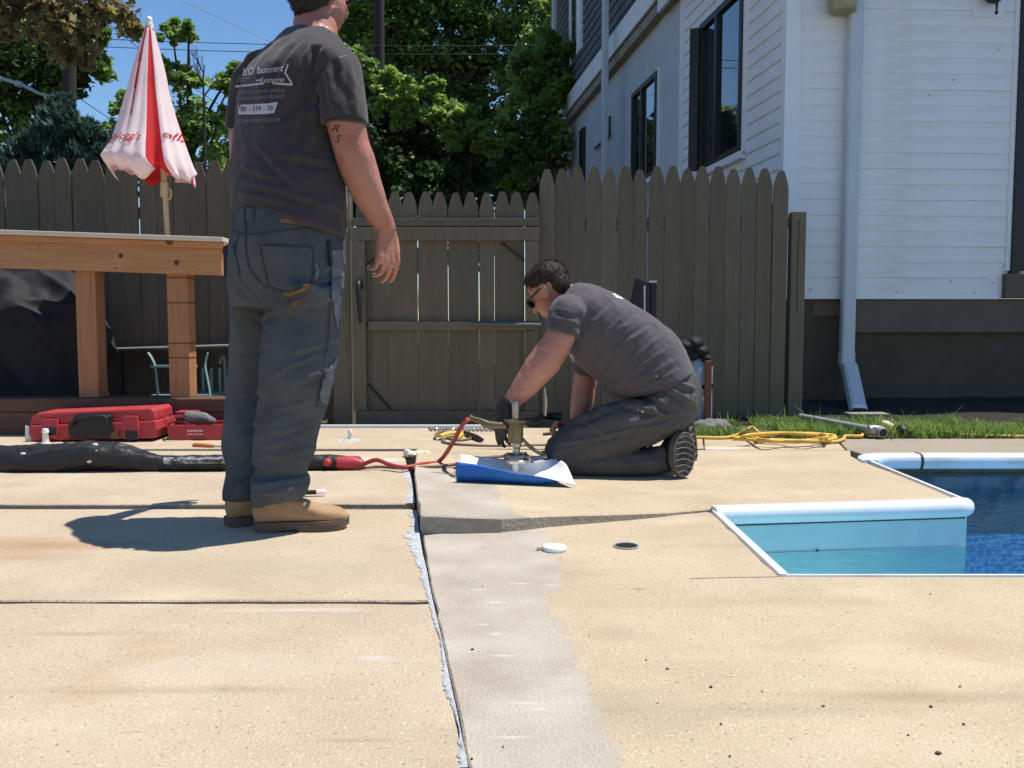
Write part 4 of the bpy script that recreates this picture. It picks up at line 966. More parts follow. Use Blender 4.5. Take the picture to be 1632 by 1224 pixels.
# ------------------------------------------------------------------ poles and wires
pp = V((PX(604, 19), 19, -.1)); up = empty('utility_pole', pp, 'dark wooden utility pole in front of the big dark tree', 'pole')
b = MB(); b.cyl(pp, P(604, -260, 19), .125, .10, 12); b.build('shaft', M['pole'], up, smooth=True)
b = MB(); q = P(604, -230, 19); b.box(q, (2.2, .1, .12)); b.build('cross_arm', M['pole'], up)
pp2 = V((PX(109, 14), 14, -.1)); up2 = empty('utility_pole', pp2, 'dark utility pole with a pale lamp arm behind the spruce', 'pole')
b = MB(); b.cyl(pp2, P(109, -160, 14), .115, .095, 12); b.build('shaft', M['pole'], up2, smooth=True)
b = MB(); b.tube([P(112, 150, 14), P(72, 152, 13.95), P(38, 137, 13.9), P(0, 125, 13.9), P(-50, 118, 13.9)], [.022, .022, .03, .03, .03], 7, 3); b.build('lamp_arm', M['galv'], up2, smooth=True)
b = MB(); b.lathe(P(30, 134, 13.9), [(.02, -.07), (.05, -.04), (.05, .04), (.02, .07)], 10, (1, 0, -.3)); b.build('clamp', M['galv'], up2, smooth=True)
for (x0, y0, Y0, x1, y1, Y1, lab, sag) in ((-100, 48, 18.8, 960, 70, 18.8, 'upper dark overhead wire crossing behind the man', .15), (-100, 60, 19.2, 960, 84, 19.2, 'lower dark overhead wire parallel to another behind the man', .15),
        (290, 0, 20, 900, 250, 24, 'thin overhead wire slanting down across the open sky', .2), (150, 20, 15, 420, 210, 19, 'thin wire slanting down from the left pole past the umbrella', .1), (760, 192, 17, 905, 199, 17, 'service wire running to the far end of the house', .05), (760, 212, 17, 905, 221, 17, 'lower service wire under the house service wire', .05), (118, 150, 14, 260, 235, 17, 'cable dropping from the lamp pole toward the umbrella', .06)):
    a, c = P(x0, y0, Y0), P(x1, y1, Y1); b = MB()
    b.tube([a.lerp(c, t) - V((0, 0, sag * 4 * t * (1 - t))) for t in [i / 10 for i in range(11)]], .008 if Y0 > 16 else .006, 5)
    tag(b.build('overhead_wire', M['blackmetal']), lab, 'wire', 'overhead wires')
# ================================================================== THINGS ON THE DECK
# ------------------------------------------------------------------ bar counter
BY = 5.4
bar = empty('bar_counter', (PX(200, BY), BY, 0), 'orange cedar outdoor bar counter on square posts', 'bar')
bx = lambda x: PX(x, BY); bz = lambda y: P(300, y, BY).z
XB0, XB1 = bx(-160), bx(364)
def bbar(name, x0, x1, z0, z1, y0, y1, m, tilt=0, bevel=.004):
    b = MB(); b.box2((x0, y0, z0), (x1, y1, z1)); o = b.build(name, M[m], bar, bevel=bevel)
    return o
tl = lambda x: (381 - (364 - x) * .034)
def slanted(name, ya, yb, y0, y1, m, x0=-420, x1=364):
    """long member whose edges fall slightly to the right, as the counter does"""
    b = MB(); s_ = .034
    f = lambda x, y: bz(y - (364 - x) * s_)
    b.prism([(bx(x0), y0, f(x0, yb)), (bx(x1), y0, f(x1, yb)), (bx(x1), y0, f(x1, ya)), (bx(x0), y0, f(x0, ya))], (0, y1 - y0, 0)); return b.build(name, M[m], bar, bevel=.004)
slanted('counter_top', 379.5, 387, BY - .07, BY + .40, 'ply')
slanted('moulding', 387.5, 397, BY - .045, BY + .0, 'cedar')
slanted('apron', 391, 439.5, BY - .02, BY + .018, 'cedar', x1=357)
slanted('apron', 391, 430, BY + .30, BY + .34, 'cedar', x1=357)
for x0, x1 in ((119, 151), (265, 298), (-150, -118), (-415, -383)):
    b = MB(); zt_ = bz(436 - (364 - x1) * .034); zb_ = bz(634)
    b.box2((bx(x0), BY + .02, zb_), (bx(x1), BY + .145, zt_)); po = b.build('post', M['cedar_post'], bar, bevel=.005)
    if x0 == 265:
        for y in (442, 482, 547, 570):
            b = MB(); b.box2((bx(x0) - .002, BY + .018, bz(y + 1.2)), (bx(x1) + .002, BY + .147, bz(y - .6))); b.build('strap', M['knot'], po)
for x, y, rx, rz in ((198, 408, 7, 4), (286, 419, 8, 4.5), (189, 428, 3, 2.4), (278, 386, 6, 2.5), (70, 393, 2.5, 1.6)):
    b = MB(); b.lathe((bx(x), BY - .0185 if y > 388 else BY - .0465, bz(y)), [(rx * S(BY), 0), (rx * S(BY) * .55, .0015)], 14, (0, -1, 0)); o = b.build('knot', M['knot'], bar)
# lower timber that the posts stand on
b = MB(); b.box2((bx(-420), BY - .06, bz(655)), (bx(362), BY + .16, bz(634))); tm = b.build('timber', M['cedar_dark'], bar, bevel=.006)
b = MB(); b.box2((bx(-420), BY - .05, .005), (bx(362), BY + .15, bz(655) - .003)); b.build('timber', M['cedar_dark'], bar, bevel=.006)
# ------------------------------------------------------------------ folded umbrella
UY = 5.95
um0 = P(240, 30, UY)
umb = empty('patio_umbrella', (PX(272, UY), UY, 0), 'folded red and white advertising umbrella on a wooden pole', 'umbrella')
b = MB(); b.tube([V((PX(274, UY), UY, .0)), P(267, 372, UY), P(262, 290, UY), P(241, 45, UY)], .0185, 10); b.build('pole', M['polewood'], umb, smooth=True)
b = MB(); b.lathe(P(238, 36, UY), [(.022, -.03), (.026, -.012), (.018, .0), (.022, .012), (.018, .032), (.004, .042)], 12); b.build('finial', M['white'], umb, smooth=True)
b = MB(); b.lathe(P(262.5, 305, UY), [(.026, -.04), (.028, .0), (.026, .06)], 12); hb = b.build('runner', M['polewood'], umb, smooth=True)
b = MB(); b.tube([P(266, 302, UY), P(272, 303, UY - .01), P(272, 315, UY - .01), P(266, 319, UY)], .007, 6, 3); b.build('hook', M['polewood'], umb)
# canopy: pleats; red valleys between broad white folds
prof_l = [(233, 38), (222, 75), (212, 110), (202, 150), (190, 190), (178, 222), (168, 236), (160, 252), (176, 275)]
prof_r = [(243, 38), (253, 75), (263, 110), (272, 150), (285, 190), (297, 222), (306, 245), (316, 272), (321, 289)]
NS, NT = 22, 144
def canopy_ring(t):
    f = t * (len(prof_l) - 1); i = min(int(f), len(prof_l) - 2); u = f - i
    L_ = V((prof_l[i][0], prof_l[i][1], 0)).lerp(V((prof_l[i + 1][0], prof_l[i + 1][1], 0)), u); R_ = V((prof_r[i][0], prof_r[i][1], 0)).lerp(V((prof_r[i + 1][0], prof_r[i + 1][1], 0)), u)
    a, c = P(L_.x, L_.y, UY), P(R_.x, R_.y, UY)
    return a, c
VAL = [(297, .26, 11, 'r'), (250, .14, 7, 'h'), (222, .20, 12, 'w'), (328, .20, 11, 'w'), (272, .07, 7, 'w'), (188, .18, 12, 'w'), (350, .22, 12, 'w'), (20, .25, 12, 'r'), (65, .25, 14, 'w'), (110, .3, 14, 'r'), (150, .25, 14, 'w')]
rs = []
for i in range(NS + 1):
    t = i / NS; a, c = canopy_ring(t); cen = (a + c) / 2; hx = (c - a) / 2
    ring = []
    for k in range(NT):
        th = 2 * math.pi * k / NT; dg_ = math.degrees(th)
        rad = 1 + .035 * math.sin(th * 11 + t * 5) * t + .02 * math.sin(th * 3 + t * 9)
        for va, vd, vw, vc in VAL:
            dd = (dg_ - va + 180) % 360 - 180; rad -= vd * (.3 + .7 * t) * math.exp(-(dd / vw) ** 2)
        p = cen + hx * (math.cos(th) * rad) + V((0, 1, 0)) * (math.sin(th) * rad * hx.length * .85)
        if t > .85:
            q_ = (t - .85) / .15; p.z += (.03 * math.sin(th * 5 + .8) + .022 * math.sin(th * 9)) * q_
            sc_ = 1 - .22 * q_ ** 2; p = V((cen.x + (p.x - cen.x) * (1 if abs(math.cos(th)) > .6 else sc_ * .2 + .8), cen.y + (p.y - cen.y) * sc_, p.z))
        ring.append(p)
    rs.append(ring)
b = MB()
verts = [v for r_ in rs for v in r_]; b.v = [tuple(v) for v in verts]
for i in range(NS):
    for k in range(NT):
        k2 = (k + 1) % NT; b.f.append((i * NT + k, i * NT + k2, (i + 1) * NT + k2, (i + 1) * NT + k))
        dg_ = 360 * (k + .5) / NT; red = 0; t = (i + .5) / NS
        for va, vd, vw, vc in VAL:
            dd = abs((dg_ - va + 180) % 360 - 180)
            if vc == 'r' and dd < vw * 1.0: red = 1
            if vc == 'h' and t < .5 and dd < vw * (1.5 - 2.6 * t): red = 1
        b.m.append(red)
cme = b.mesh('canopy', smooth=True)
can = link('canopy', cme, [M['canwhite'], M['canred']], umb)
sm_ = can.modifiers.new('solid', 'SOLIDIFY'); sm_.thickness = .002
bvh_can = BVHTree.FromPolygons([v.co for v in cme.vertices], [tuple(p.vertices) for p in cme.polygons])
def text_mesh(txt, size, shear=0.0, bold=0.0, space=1.0):
    cu = bpy.data.curves.new('lettering', 'FONT'); cu.body = txt; cu.size = size; cu.shear = shear; cu.offset = bold; cu.space_character = space
    cu.align_x = 'CENTER'; cu.align_y = 'CENTER'; cu.resolution_u = 3
    o = bpy.data.objects.new('lettering', cu); col.objects.link(o)
    dg = bpy.context.evaluated_depsgraph_get(); me = bpy.data.meshes.new_from_object(o.evaluated_get(dg))
    bpy.data.objects.remove(o); bpy.data.curves.remove(cu)
    return me
def refine(me, L_):
    bm = bmesh.new(); bm.from_mesh(me)
    for _ in range(4):
        es = [e for e in bm.edges if e.calc_length() > L_]
        if not es: break
        bmesh.ops.subdivide_edges(bm, edges=es, cuts=1); bmesh.ops.triangulate(bm, faces=bm.faces)
    bm.to_mesh(me); bm.free()
def project(me, origin, ux, uy, bvh, direction, offd, parent, name, m, fallback=None):
    """lay flat lettering onto a curved surface along a direction"""
    keep = True
    for v in me.vertices:
        s0 = origin + ux * v.co.x + uy * v.co.y - direction * .6
        h = bvh.ray_cast(s0, direction, 1.6)
        if h[0] is not None: v.co = h[0] - direction * offd
        else: v.co = s0 + direction * .6
    return link(name, me, M[m], parent)
dY = V((0, 1, 0))
for txt, x, y, sz_, ang in (("gg's", 188, 225, 13.5, -.04), ("logg's", 226, 227, 13.5, -.07), ('ells', 284, 221, 13.5, .07)):
    me = text_mesh(txt, sz_ * S(UY) * 1.3, .3, .0006); refine(me, .006)
    project(me, P(x, y, UY), V((math.cos(ang), 0, math.sin(ang))), V((-math.sin(ang), 0, math.cos(ang))), bvh_can, dY, .009, can, 'lettering', 'letter_red')
# ------------------------------------------------------------------ thin rod behind the bar, chair
b = MB(); b.cyl(P(150, 557, 6.3), P(372, 550, 6.3), .008, n=8); rod = b.build('edge_bar', M['galv'])
gt = empty('folding_table', (PX(260, 6.35), 6.35, 0), 'low dark table edge standing behind the cedar bar', 'table'); rod.parent = gt; rod.location = -V(gt.location)
b = MB(); za = P(150, 557, 6.3).z; b.prism([P(150, 558.5, 6.305), P(372, 551.5, 6.305), P(372, 555, 6.305), P(150, 562, 6.305)], (0, .36, 0)); b.build('table_top', M['cedar_dark'], gt)
for x in (160, 366):
    for yy in (6.33, 6.62):
        b = MB(); b.cyl((PX(x, 6.3), yy, 0), (PX(x, 6.3), yy, za - .02 + (.03 if x > 300 else 0)), .014, n=8); b.build('leg', M['blackmetal'], gt)
ch = empty('garden_chair', (PX(284, 6.25), 6.25, 0), 'pale green metal garden chair seen under the bar', 'chair')
CYY = 6.22
def cpt(x, y, Y=CYY): return P(x, y, Y)
for side, x0, x1, x2 in (('l', 236, 247, 252), ('r', 331, 327, 335)):
    b = MB(); top_ = cpt(x0, 562); b.tube([top_, cpt((x0 + x1) / 2, 570), cpt(x1, 583), cpt((x1 + x2) / 2, 605), cpt(x2, 632), V((cpt(x2, 632).x, CYY, .0))], .013, 7, 4, flat=.6); b.build('leg', M['chair'], ch, smooth=True)
    b = MB(); xx = cpt(x2, 632).x; b.tube([V((xx, CYY + .34, .0)), V((xx, CYY + .32, .42)), cpt(x1, 583) + V((0, .3, 0))], .011, 7, 4); b.build('leg', M['chair'], ch, smooth=True)
b = MB(); b.box2((cpt(240, 584).x, CYY - .012, cpt(240, 586).z), (cpt(314, 583).x, CYY + .012, cpt(314, 582).z)); b.build('arm_rail', M['chair'], ch, bevel=.003)
b = MB(); b.box2((cpt(239, 633).x, CYY - .01, cpt(240, 634).z), (cpt(334, 632).x, CYY + .34, cpt(314, 629.5).z)); b.build('seat', M['chair'], ch, bevel=.006)
for k in range(6):
    x = cpt(256 + k * 14, 600).x; b = MB(); b.box2((x - .01, CYY + .32, cpt(256, 630, CYY + .33).z), (x + .01, CYY + .335, cpt(256, 586, CYY + .33).z)); b.build('back_slat', M['chair'], ch)
# ------------------------------------------------------------------ shared blob tools (voxel union of simple volumes)
def ring_px(A, B, Y, depth, yaw=0.0, n=28, expo=2.0, tilt=0.0):
    """closed ring through two silhouette pixels; depth = half size along Y (metres) or ratio when yaw is used"""
    a, c = P(A[0], A[1], Y), P(B[0], B[1], Y); cen = (a + c) / 2; e = (c - a); half = e.length / 2; e.normalize()
    d = V((0, 1, 0))
    if yaw:
        r_ = depth; maj = half / math.sqrt(math.cos(yaw) ** 2 + r_ * r_ * math.sin(yaw) ** 2)
        ax = (e * math.cos(yaw) - d * math.sin(yaw)) * maj; ay = (e * math.sin(yaw) + d * math.cos(yaw)) * (maj * r_)
    else: ax, ay = e * half, (d + V((0, 0, tilt))).normalized() * depth
    sg = lambda x: math.copysign(abs(x) ** (2 / expo), x)
    return [cen + ax * sg(math.cos(2 * math.pi * k / n)) + ay * sg(math.sin(2 * math.pi * k / n)) for k in range(n)]
def loft(b, rings, sub=4):
    n = len(rings[0]); arr = [np.array([list(v) for v in r_]).ravel() for r_ in rings]
    q = catmull(arr, sub) if len(arr) > 2 else arr
    b.rings([[V(x) for x in r_.reshape(n, 3)] for r_ in q])
def cap(b, p0, p1, r0, r1, n=14):
    p0, p1 = V(p0), V(p1); t = (p1 - p0); L_ = t.length; t = t.normalized() if L_ > 1e-6 else V((0, 0, 1))
    pts, rr = [], []
    for a in (-80, -55, -30): pts.append(p0 + t * (r0 * math.sin(R(a)))); rr.append(r0 * math.cos(R(a)))
    pts += [p0, p1]; rr += [r0, r1]
    for a in (30, 55, 80): pts.append(p1 + t * (r1 * math.sin(R(a)))); rr.append(r1 * math.cos(R(a)))
    b.tube(pts, rr, n)
def ell(b, c, ax, n=16):
    """ellipsoid with three half-axis vectors"""
    c = V(c); ax = [V(a) for a in ax]; rs_ = []
    for i in range(1, 10):
        f = math.pi * i / 10
        rs_.append([c + ax[2] * math.cos(f) + (ax[0] * math.cos(2 * math.pi * k / n) + ax[1] * math.sin(2 * math.pi * k / n)) * math.sin(f) for k in range(n)])
    b.rings(rs_)
def chain(b, pts, rr, n=14):
    for i in range(len(pts) - 1): cap(b, pts[i], pts[i + 1], rr[i], rr[i + 1], n)
def blob(name, b, m, parent, voxel=.008, smooth=6, disp=None, dscale=1.0, loc=None):
    me = b.mesh('tmp'); o = bpy.data.objects.new('tmp', me); col.objects.link(o)
    r_ = o.modifiers.new('r', 'REMESH'); r_.mode = 'VOXEL'; r_.voxel_size = voxel; r_.adaptivity = 0
    s_ = o.modifiers.new('s', 'SMOOTH'); s_.factor = .5; s_.iterations = smooth
    dg = bpy.context.evaluated_depsgraph_get(); out = bpy.data.meshes.new_from_object(o.evaluated_get(dg))
    bpy.data.objects.remove(o); bpy.data.meshes.remove(me)
    if disp:
        co = [v.co.copy() for v in out.vertices]; nr = [v.normal.copy() for v in out.vertices]
        for v, c, n_ in zip(out.vertices, co, nr): v.co = c + n_ * disp(c, n_)
    out.polygons.foreach_set('use_smooth', [True] * len(out.polygons)); out.materials.clear(); out.name = name; out.update()
    return link(name, out, m, parent)
def bvh_of(o):
    base = V((0, 0, 0)); q = o
    while q is not None: base += q.location; q = q.parent
    return BVHTree.FromPolygons([v.co + base for v in o.data.vertices], [tuple(p.vertices) for p in o.data.polygons])
def folds(direction, freq, amp, along=.18, seed=0.0, ridge=True, sharp=False):
    """long creases running along a direction"""
    d = V(direction).normalized(); a = d.orthogonal().normalized(); c = d.cross(a)
    def f(p, n_):
        q = V((p.dot(a), p.dot(c), p.dot(d) * along)) * freq + V((seed, seed * .7, seed * 1.3))
        v = noise.noise(q); 
        if sharp: v = max(0, 1 - abs(v) * 2.6) ** 1.7 - .35
        elif ridge: v = (1 - abs(v) * 2) * .6
        return amp * v + amp * .35 * noise.noise(q * 2.3)
    return f
def creases(segs, Y, w_=.012, amp=.008, conv=lambda x, y: (x, y)):
    """cloth creases: ridge lines seen in the photograph, raised on the side of the body that faces them"""
    L_ = []
    for x0, y0, x1, y1 in segs:
        a, c = P(*conv(x0, y0), Y), P(*conv(x1, y1), Y); L_.append((a.x, a.z, c.x, c.z))
    def f(p, n_):
        if n_.y > .35: return 0
        k = min(1, (.35 - n_.y) / .5); v = 0
        for ax, az, cx, cz in L_:
            dx, dz = cx - ax, cz - az; l2 = dx * dx + dz * dz; t = ((p.x - ax) * dx + (p.z - az) * dz) / l2
            if t < -.15 or t > 1.15: continue
            d = ((p.x - ax) * dz - (p.z - az) * dx) / math.sqrt(l2)
            if abs(d) > .06: continue
            e = max(0, min(1, min(t + .15, 1.15 - t) / .3)); wob = d + .006 * noise.noise((p.x * 30, p.z * 30, 1))
            v += e * (math.exp(-(wob / w_) ** 2) - .75 * math.exp(-((wob - 1.7 * w_) / (1.1 * w_)) ** 2))
        return amp * k * v
    return f
def hair_strands(o, n, L_, comb, parent, m, keep=None, seed=1):
    """short hairs standing on a hair mesh"""
    rnd_ = random.Random(seed); me = o.data; base = V((0, 0, 0)); q = o
    while q is not None: base += q.location; q = q.parent
    vs, fs = [], []; comb = V(comb)
    pol = me.polygons; k = len(pol)
    for _ in range(n):
        f = pol[rnd_.randrange(k)]; p = f.center + base; nr = f.normal
        p = p + V((rnd_.uniform(-.003, .003), rnd_.uniform(-.003, .003), rnd_.uniform(-.003, .003)))
        d = (nr * .75 + comb * .9 + V((rnd_.uniform(-.45, .45), rnd_.uniform(-.45, .45), rnd_.uniform(-.45, .45)))).normalized()
        l = L_ * rnd_.uniform(.5, 1.2); w_ = d.orthogonal().normalized() * .0011; b0 = len(vs); mid_ = p + d * l * .55
        tip = p + d * l + comb * l * .3
        vs += [p - w_, p + w_, mid_ + w_ * .8, mid_ - w_ * .8, tip]; fs += [(b0, b0 + 1, b0 + 2, b0 + 3), (b0 + 3, b0 + 2, b0 + 4)]
    me2 = bpy.data.meshes.new('hair_strands'); me2.from_pydata([tuple(v) for v in vs], [], fs); me2.update()
    s_ = link('hair_strands', me2, m, parent); s_['kind'] = 'stuff'
    return s_
# ------------------------------------------------------------------ covered grill
gr = empty('covered_grill', (PX(60, 6.05), 6.05, 0), 'barbecue under a rumpled charcoal fabric cover', 'grill')
b = MB()
GYc = 6.02
loft(b, [ring_px((-120, 640), (158, 640), GYc, .24, expo=3), ring_px((-118, 600), (160, 600), GYc, .26, expo=3), ring_px((-115, 548), (167, 545), GYc, .28, expo=3), ring_px((-112, 515), (163, 513), GYc, .28, expo=3), ring_px((-100, 490), (150, 490), GYc + .06, .24, expo=2.6), ring_px((-80, 466), (132, 466), GYc + .13, .18, expo=2.4), ring_px((-60, 446), (108, 446), GYc + .20, .12, expo=2.4), ring_px((-30, 432), (72, 432), GYc + .24, .06)])
loft(b, [ring_px((-120, 690), (150, 690), GYc, .22, expo=3), ring_px((-120, 639), (157, 639), GYc, .24, expo=3)])
f1 = folds((.7, 0, -1), 4.2, .075, .12, 2.0, sharp=True); f2 = folds((-.35, .2, -1), 6, .018, .12, 5.0)
blob('cover', b, M['cover'], gr, .014, 4, lambda p, n_: f1(p, n_) + f2(p, n_))
b = MB(); cap(b, P(158, 524, GYc - .1), P(172, 532, GYc - .1), .04, .03); cap(b, P(172, 532, GYc - .1), P(166, 560, GYc - .1), .03, .02); blob('cover_corner', b, M['cover'], gr, .008, 3, folds((0, 0, 1), 18, .008))
# ------------------------------------------------------------------ red tool case
TY = G(150, 706).y + .02
def tpt(x, y, Y=TY): return P(x, y, Y)
tc = empty('tool_case', G(150, 705), 'closed red tool case with black handle lying on the deck', 'tool case')
def slab_poly(pts, Y, d, m, name, parent, bevel=.006):
    b = MB(); b.prism([P(x, y, Y) for x, y in pts], (0, d, 0)); return b.build(name, M[m], parent, bevel=bevel)
DZ = .004
body = slab_poly([(50, 703), (245, 699), (251, 684), (248, 670), (47, 678), (44, 690)], TY, .30, 'red', 'body', tc, .012)
slab_poly([(46, 677.5), (248, 669.5), (246, 655), (240, 650.5), (60, 658), (50, 664)], TY + .012, .275, 'red', 'lid', tc, .012)
slab_poly([(110, 698), (172, 700), (178, 690), (176, 664), (170, 659.5), (120, 661.5), (108, 676)], TY - .022, .03, 'black', 'handle_recess', tc, .006)
b = MB(); b.tube([tpt(114, 678, TY - .03), tpt(122, 667, TY - .045), tpt(166, 664, TY - .045), tpt(172, 676, TY - .03)], .010, 8, 4); b.build('handle', M['blackmetal'], tc, smooth=True)
slab_poly([(197, 700), (220, 700), (221, 684), (218, 663), (196, 663), (194, 680)], TY - .016, .02, 'red', 'latch', tc, .004)
slab_poly([(199, 701), (219, 701), (219, 687), (198, 687)], TY - .024, .012, 'black', 'latch_catch', tc, .004)
slab_poly([(68, 700), (90, 699), (92, 684), (91, 668), (67, 669), (66, 684)], TY - .016, .02, 'red', 'latch', tc, .004)
slab_poly([(70, 694), (88, 694), (88, 682), (71, 682)], TY - .024, .012, 'black', 'latch_catch', tc, .004)
slab_poly([(171, 697), (188, 698), (189, 689), (184, 686), (180, 690), (172, 687)], TY - .018, .004, 'dirt', 'torn_label', tc, .001)
slab_poly([(40, 706), (50, 706), (46, 680), (40, 678)], TY + .02, .004, 'white', 'paper_tag', tc, .001)
# open red tool tray with a grinder
OY = G(310, 703).y + .01
ot = empty('tool_tray', G(310, 702), 'open red plastic tool tray on the deck behind the standing man', 'tool tray')
b = MB(); q = [(270, 703), (357, 703), (361, 676), (265, 678)]
b.prism([P(x, y, OY) for x, y in q], (0, .012, 0)); b.build('front', M['red'], ot, bevel=.003)
b = MB(); b.prism([P(x, y, OY) + V((0, .2, 0)) for x, y in q], (0, .012, 0)); b.build('back', M['red'], ot, bevel=.003)
for xa, xb in (((270, 703), (265, 678)), ((357, 703), (361, 676))):
    p0, p1 = P(*xa, OY), P(*xb, OY); b = MB(); b.prism([p0 + V((0, .0125, 0)), p0 + V((.01, .0125, 0)), p1 + V((.01, .0125, 0)), p1 + V((0, .0125, 0))], (0, .187, 0)); b.build('side', M['red'], ot)
b = MB(); b.box2((P(271, 702, OY).x, OY + .013, .006), (P(356, 702, OY).x, OY + .199, .014)); b.build('bottom', M['red'], ot)
b = MB(); b.box2((P(268, 660, OY).x, OY + .10, P(268, 671, OY).z), (P(300, 660, OY).x, OY + .2, P(268, 659, OY).z)); b.build('compartment', M['red'], ot, bevel=.004)
for r_, y_ in enumerate((686.5, 692)):
    for k_ in range(6):
        b = MB(); q_ = P(300 + k_ * 4.2, y_, OY - .0015); b.box(q_, (.009 + .003 * (k_ % 2), .001, .010 if r_ == 0 else .006)); b.build('faded_print', M['canwhite'], ot)
gd = empty('angle_grinder', P(318, 668, OY + .1), 'grey and black power tool lying in the red tray', 'power tool')
b = MB(); cap(b, P(302, 664, OY + .07), P(325, 666, OY + .07), .035, .034); cap(b, P(325, 666, OY + .07), P(338, 671, OY + .07), .03, .024); blob('body', b, M['gravel'], gd, .006, 3)
b = MB(); b.tube([P(314, 676, OY + .02), P(320, 671, OY + .0), P(336, 672, OY + .0), P(338, 677, OY + .02)], .011, 8, 3); b.build('grip', M['black'], gd, smooth=True)
b = MB(); b.cyl(P(302, 663, OY + .07), P(254, 664, OY + .07), .004, n=6); b.build('rod', M['steel'], gd)
b = MB(); b.tube([P(302, 676, OY - .01), P(290, 672, OY - .02), P(272, 674, OY - .02), G(258, 686), G(246, 700)], .005, 6, 4); tag(b.build('power_lead', M['black']), 'black lead curling from the red tray to the tool case', 'cable')
# screwdriver
p0, p1 = G(308, 709, .014), G(341, 711, .012)
sd = empty('screwdriver', G(325, 711), 'orange handled screwdriver on the deck beside the red tray', 'screwdriver')
b = MB(); b.tube([p0, p0.lerp(p1, .2), p0.lerp(p1, .8), p1], [.010, .013, .011, .007], 10, 3); b.build('handle', M['orange'], sd, smooth=True)
b = MB(); b.cyl(p1, G(368, 712, .012), .004, n=6); b.build('shank', M['steel'], sd)
# ------------------------------------------------------------------ fat black hose bundle
HY = G(150, 753).y + .06
hs = empty('hose_bundle', G(200, 752), 'fat black plastic sleeved hose bundle lying across the joint', 'hose')
b = MB(); sil = [(-330, 716, 752), (-200, 716, 754), (-60, 712, 758), (0, 713, 757), (40, 712, 757), (80, 709, 756), (115, 706, 752), (150, 705, 749), (180, 707, 748), (215, 715, 749), (245, 724, 751), (268, 729, 752), (330, 727, 750), (420, 727, 750), (520, 727, 748), (575, 730, 747)]
loft(b, [ring_px((x, y0), (x, y1), HY, (y1 - y0) * .55 * S(HY), n=20) for x, y0, y1 in sil], 4)
f1 = folds((1, 0, .12), 16, .013, .25, 3); f2 = folds((.4, 0, 1), 18, .006, .3, 9); blob('sleeve', b, M['rubber'], hs, .008, 3, lambda p, n_: f1(p, n_) + f2(p, n_))
b = MB(); 
for x0, x1, r_ in ((500, 520, .036), (540, 590, .028)): pass
b.tube([P(538, 738, HY - .02), P(562, 738, HY - .02), P(578, 740, HY - .02)], [.030, .034, .024], 12); b.build('coupling', M['red'], hs, smooth=True)
b = MB(); b.lathe(P(522, 737, HY - .05), [(.012, -.02), (.02, -.008), (.02, .008), (.008, .02)], 12, (.3, -1, .2)); b.build('plug', M['red'], hs, smooth=True)
b = MB(); b.tube([P(262, 735, HY - .036), P(300, 734, HY - .037), P(360, 733, HY - .037)], [.017, .018, .018], 8); b.build('tape_wrap', M['tape'], hs, smooth=True)
for x, y in ((152, 709), (155, 720), (37, 724), (142, 735), (156, 736)):
    b = MB(); d_ = [s for s in sil if s[0] <= x][-1]; cz = (d_[1] + d_[2]) / 2; rr = (d_[2] - d_[1]) / 2 * S(HY); dz = (cz - y) * S(HY); yy = HY - math.sqrt(max(0, rr * rr - dz * dz)) * 1.05
    ell(b, P(x, y, yy), [(.014, 0, 0), (0, .006, 0), (0, 0, .009)], 8); b.build('paint_blob', M['foam'], hs, smooth=True)
# red air hose, brown cables
b = MB(); b.tube([P(578, 740, HY - .02), P(600, 733, HY - .03), P(622, 741, HY - .06), G(645, 745, .03), G(672, 740, .035), P(700, 735, 4.15), P(722, 705, 4.0), P(735, 680, 3.9), P(746, 668, 3.84)], .0105, 8, 6)
tag(b.build('air_hose', M['redhose'], smooth=True), 'red air hose curving up to the drilling tool', 'hose')
b = MB(); b.tube([G(565, 748, .012), G(600, 744, .014), G(640, 746, .018), G(690, 744, .04), G(740, 738, .04), G(770, 730, .04), G(830, 727, .03), G(900, 735, .03)], .0075, 7, 6); tag(b.build('cable', M['tanwire'], smooth=True), 'brown cable running along the deck under the red hose', 'cable')
b = MB(); b.tube([G(665, 753, .035), G(710, 755, .035), G(720, 758, .04), G(735, 760, .05)], .004, 6, 5); tag(b.build('wire', M['tanwire'], smooth=True), 'thin bent wire lying before the blue sheet', 'wire')
# wire / glove heap in front of the gate
b = MB(); rnd = random.Random(2)
b.tube([G(693, 700, .01), G(698, 690, .025), G(720, 688, .03), G(745, 692, .012), G(752, 698, .012), G(730, 702, .01), G(712, 698, .012), G(706, 704, .01), G(726, 708, .01), G(790, 711, .008), G(880, 709, .008)], .009, 7, 6); tag(b.build('tangled_cable', M['tanwire'], smooth=True), 'tangled brown cable before the picket gate', 'cable')
b = MB(); b.tube([G(700, 695, .03), G(716, 690, .03), G(736, 691, .02), G(728, 698, .02)], [.016, .02, .017, .008], 8, 4, flat=.6); tag(b.build('work_glove', M['yellow'], smooth=True), 'yellow leather work glove lying in the cable tangle', 'glove')
b = MB(); b.tube([G(742, 690, .02), G(757, 696, .022), G(768, 701, .02)], [.013, .017, .012], 8, 3); tag(b.build('nozzle', M['blackmetal'], smooth=True), 'small dark nozzle lying beside the yellow glove', 'nozzle')
b = MB(); b.tube([G(866, 692, .012), G(884, 690, .016), G(894, 692, .012)], [.009, .009, .009], 8, 3); tag(b.build('clamp', M['blackmetal'], smooth=True), 'small black clamp on the deck behind the kneeling man', 'clamp')
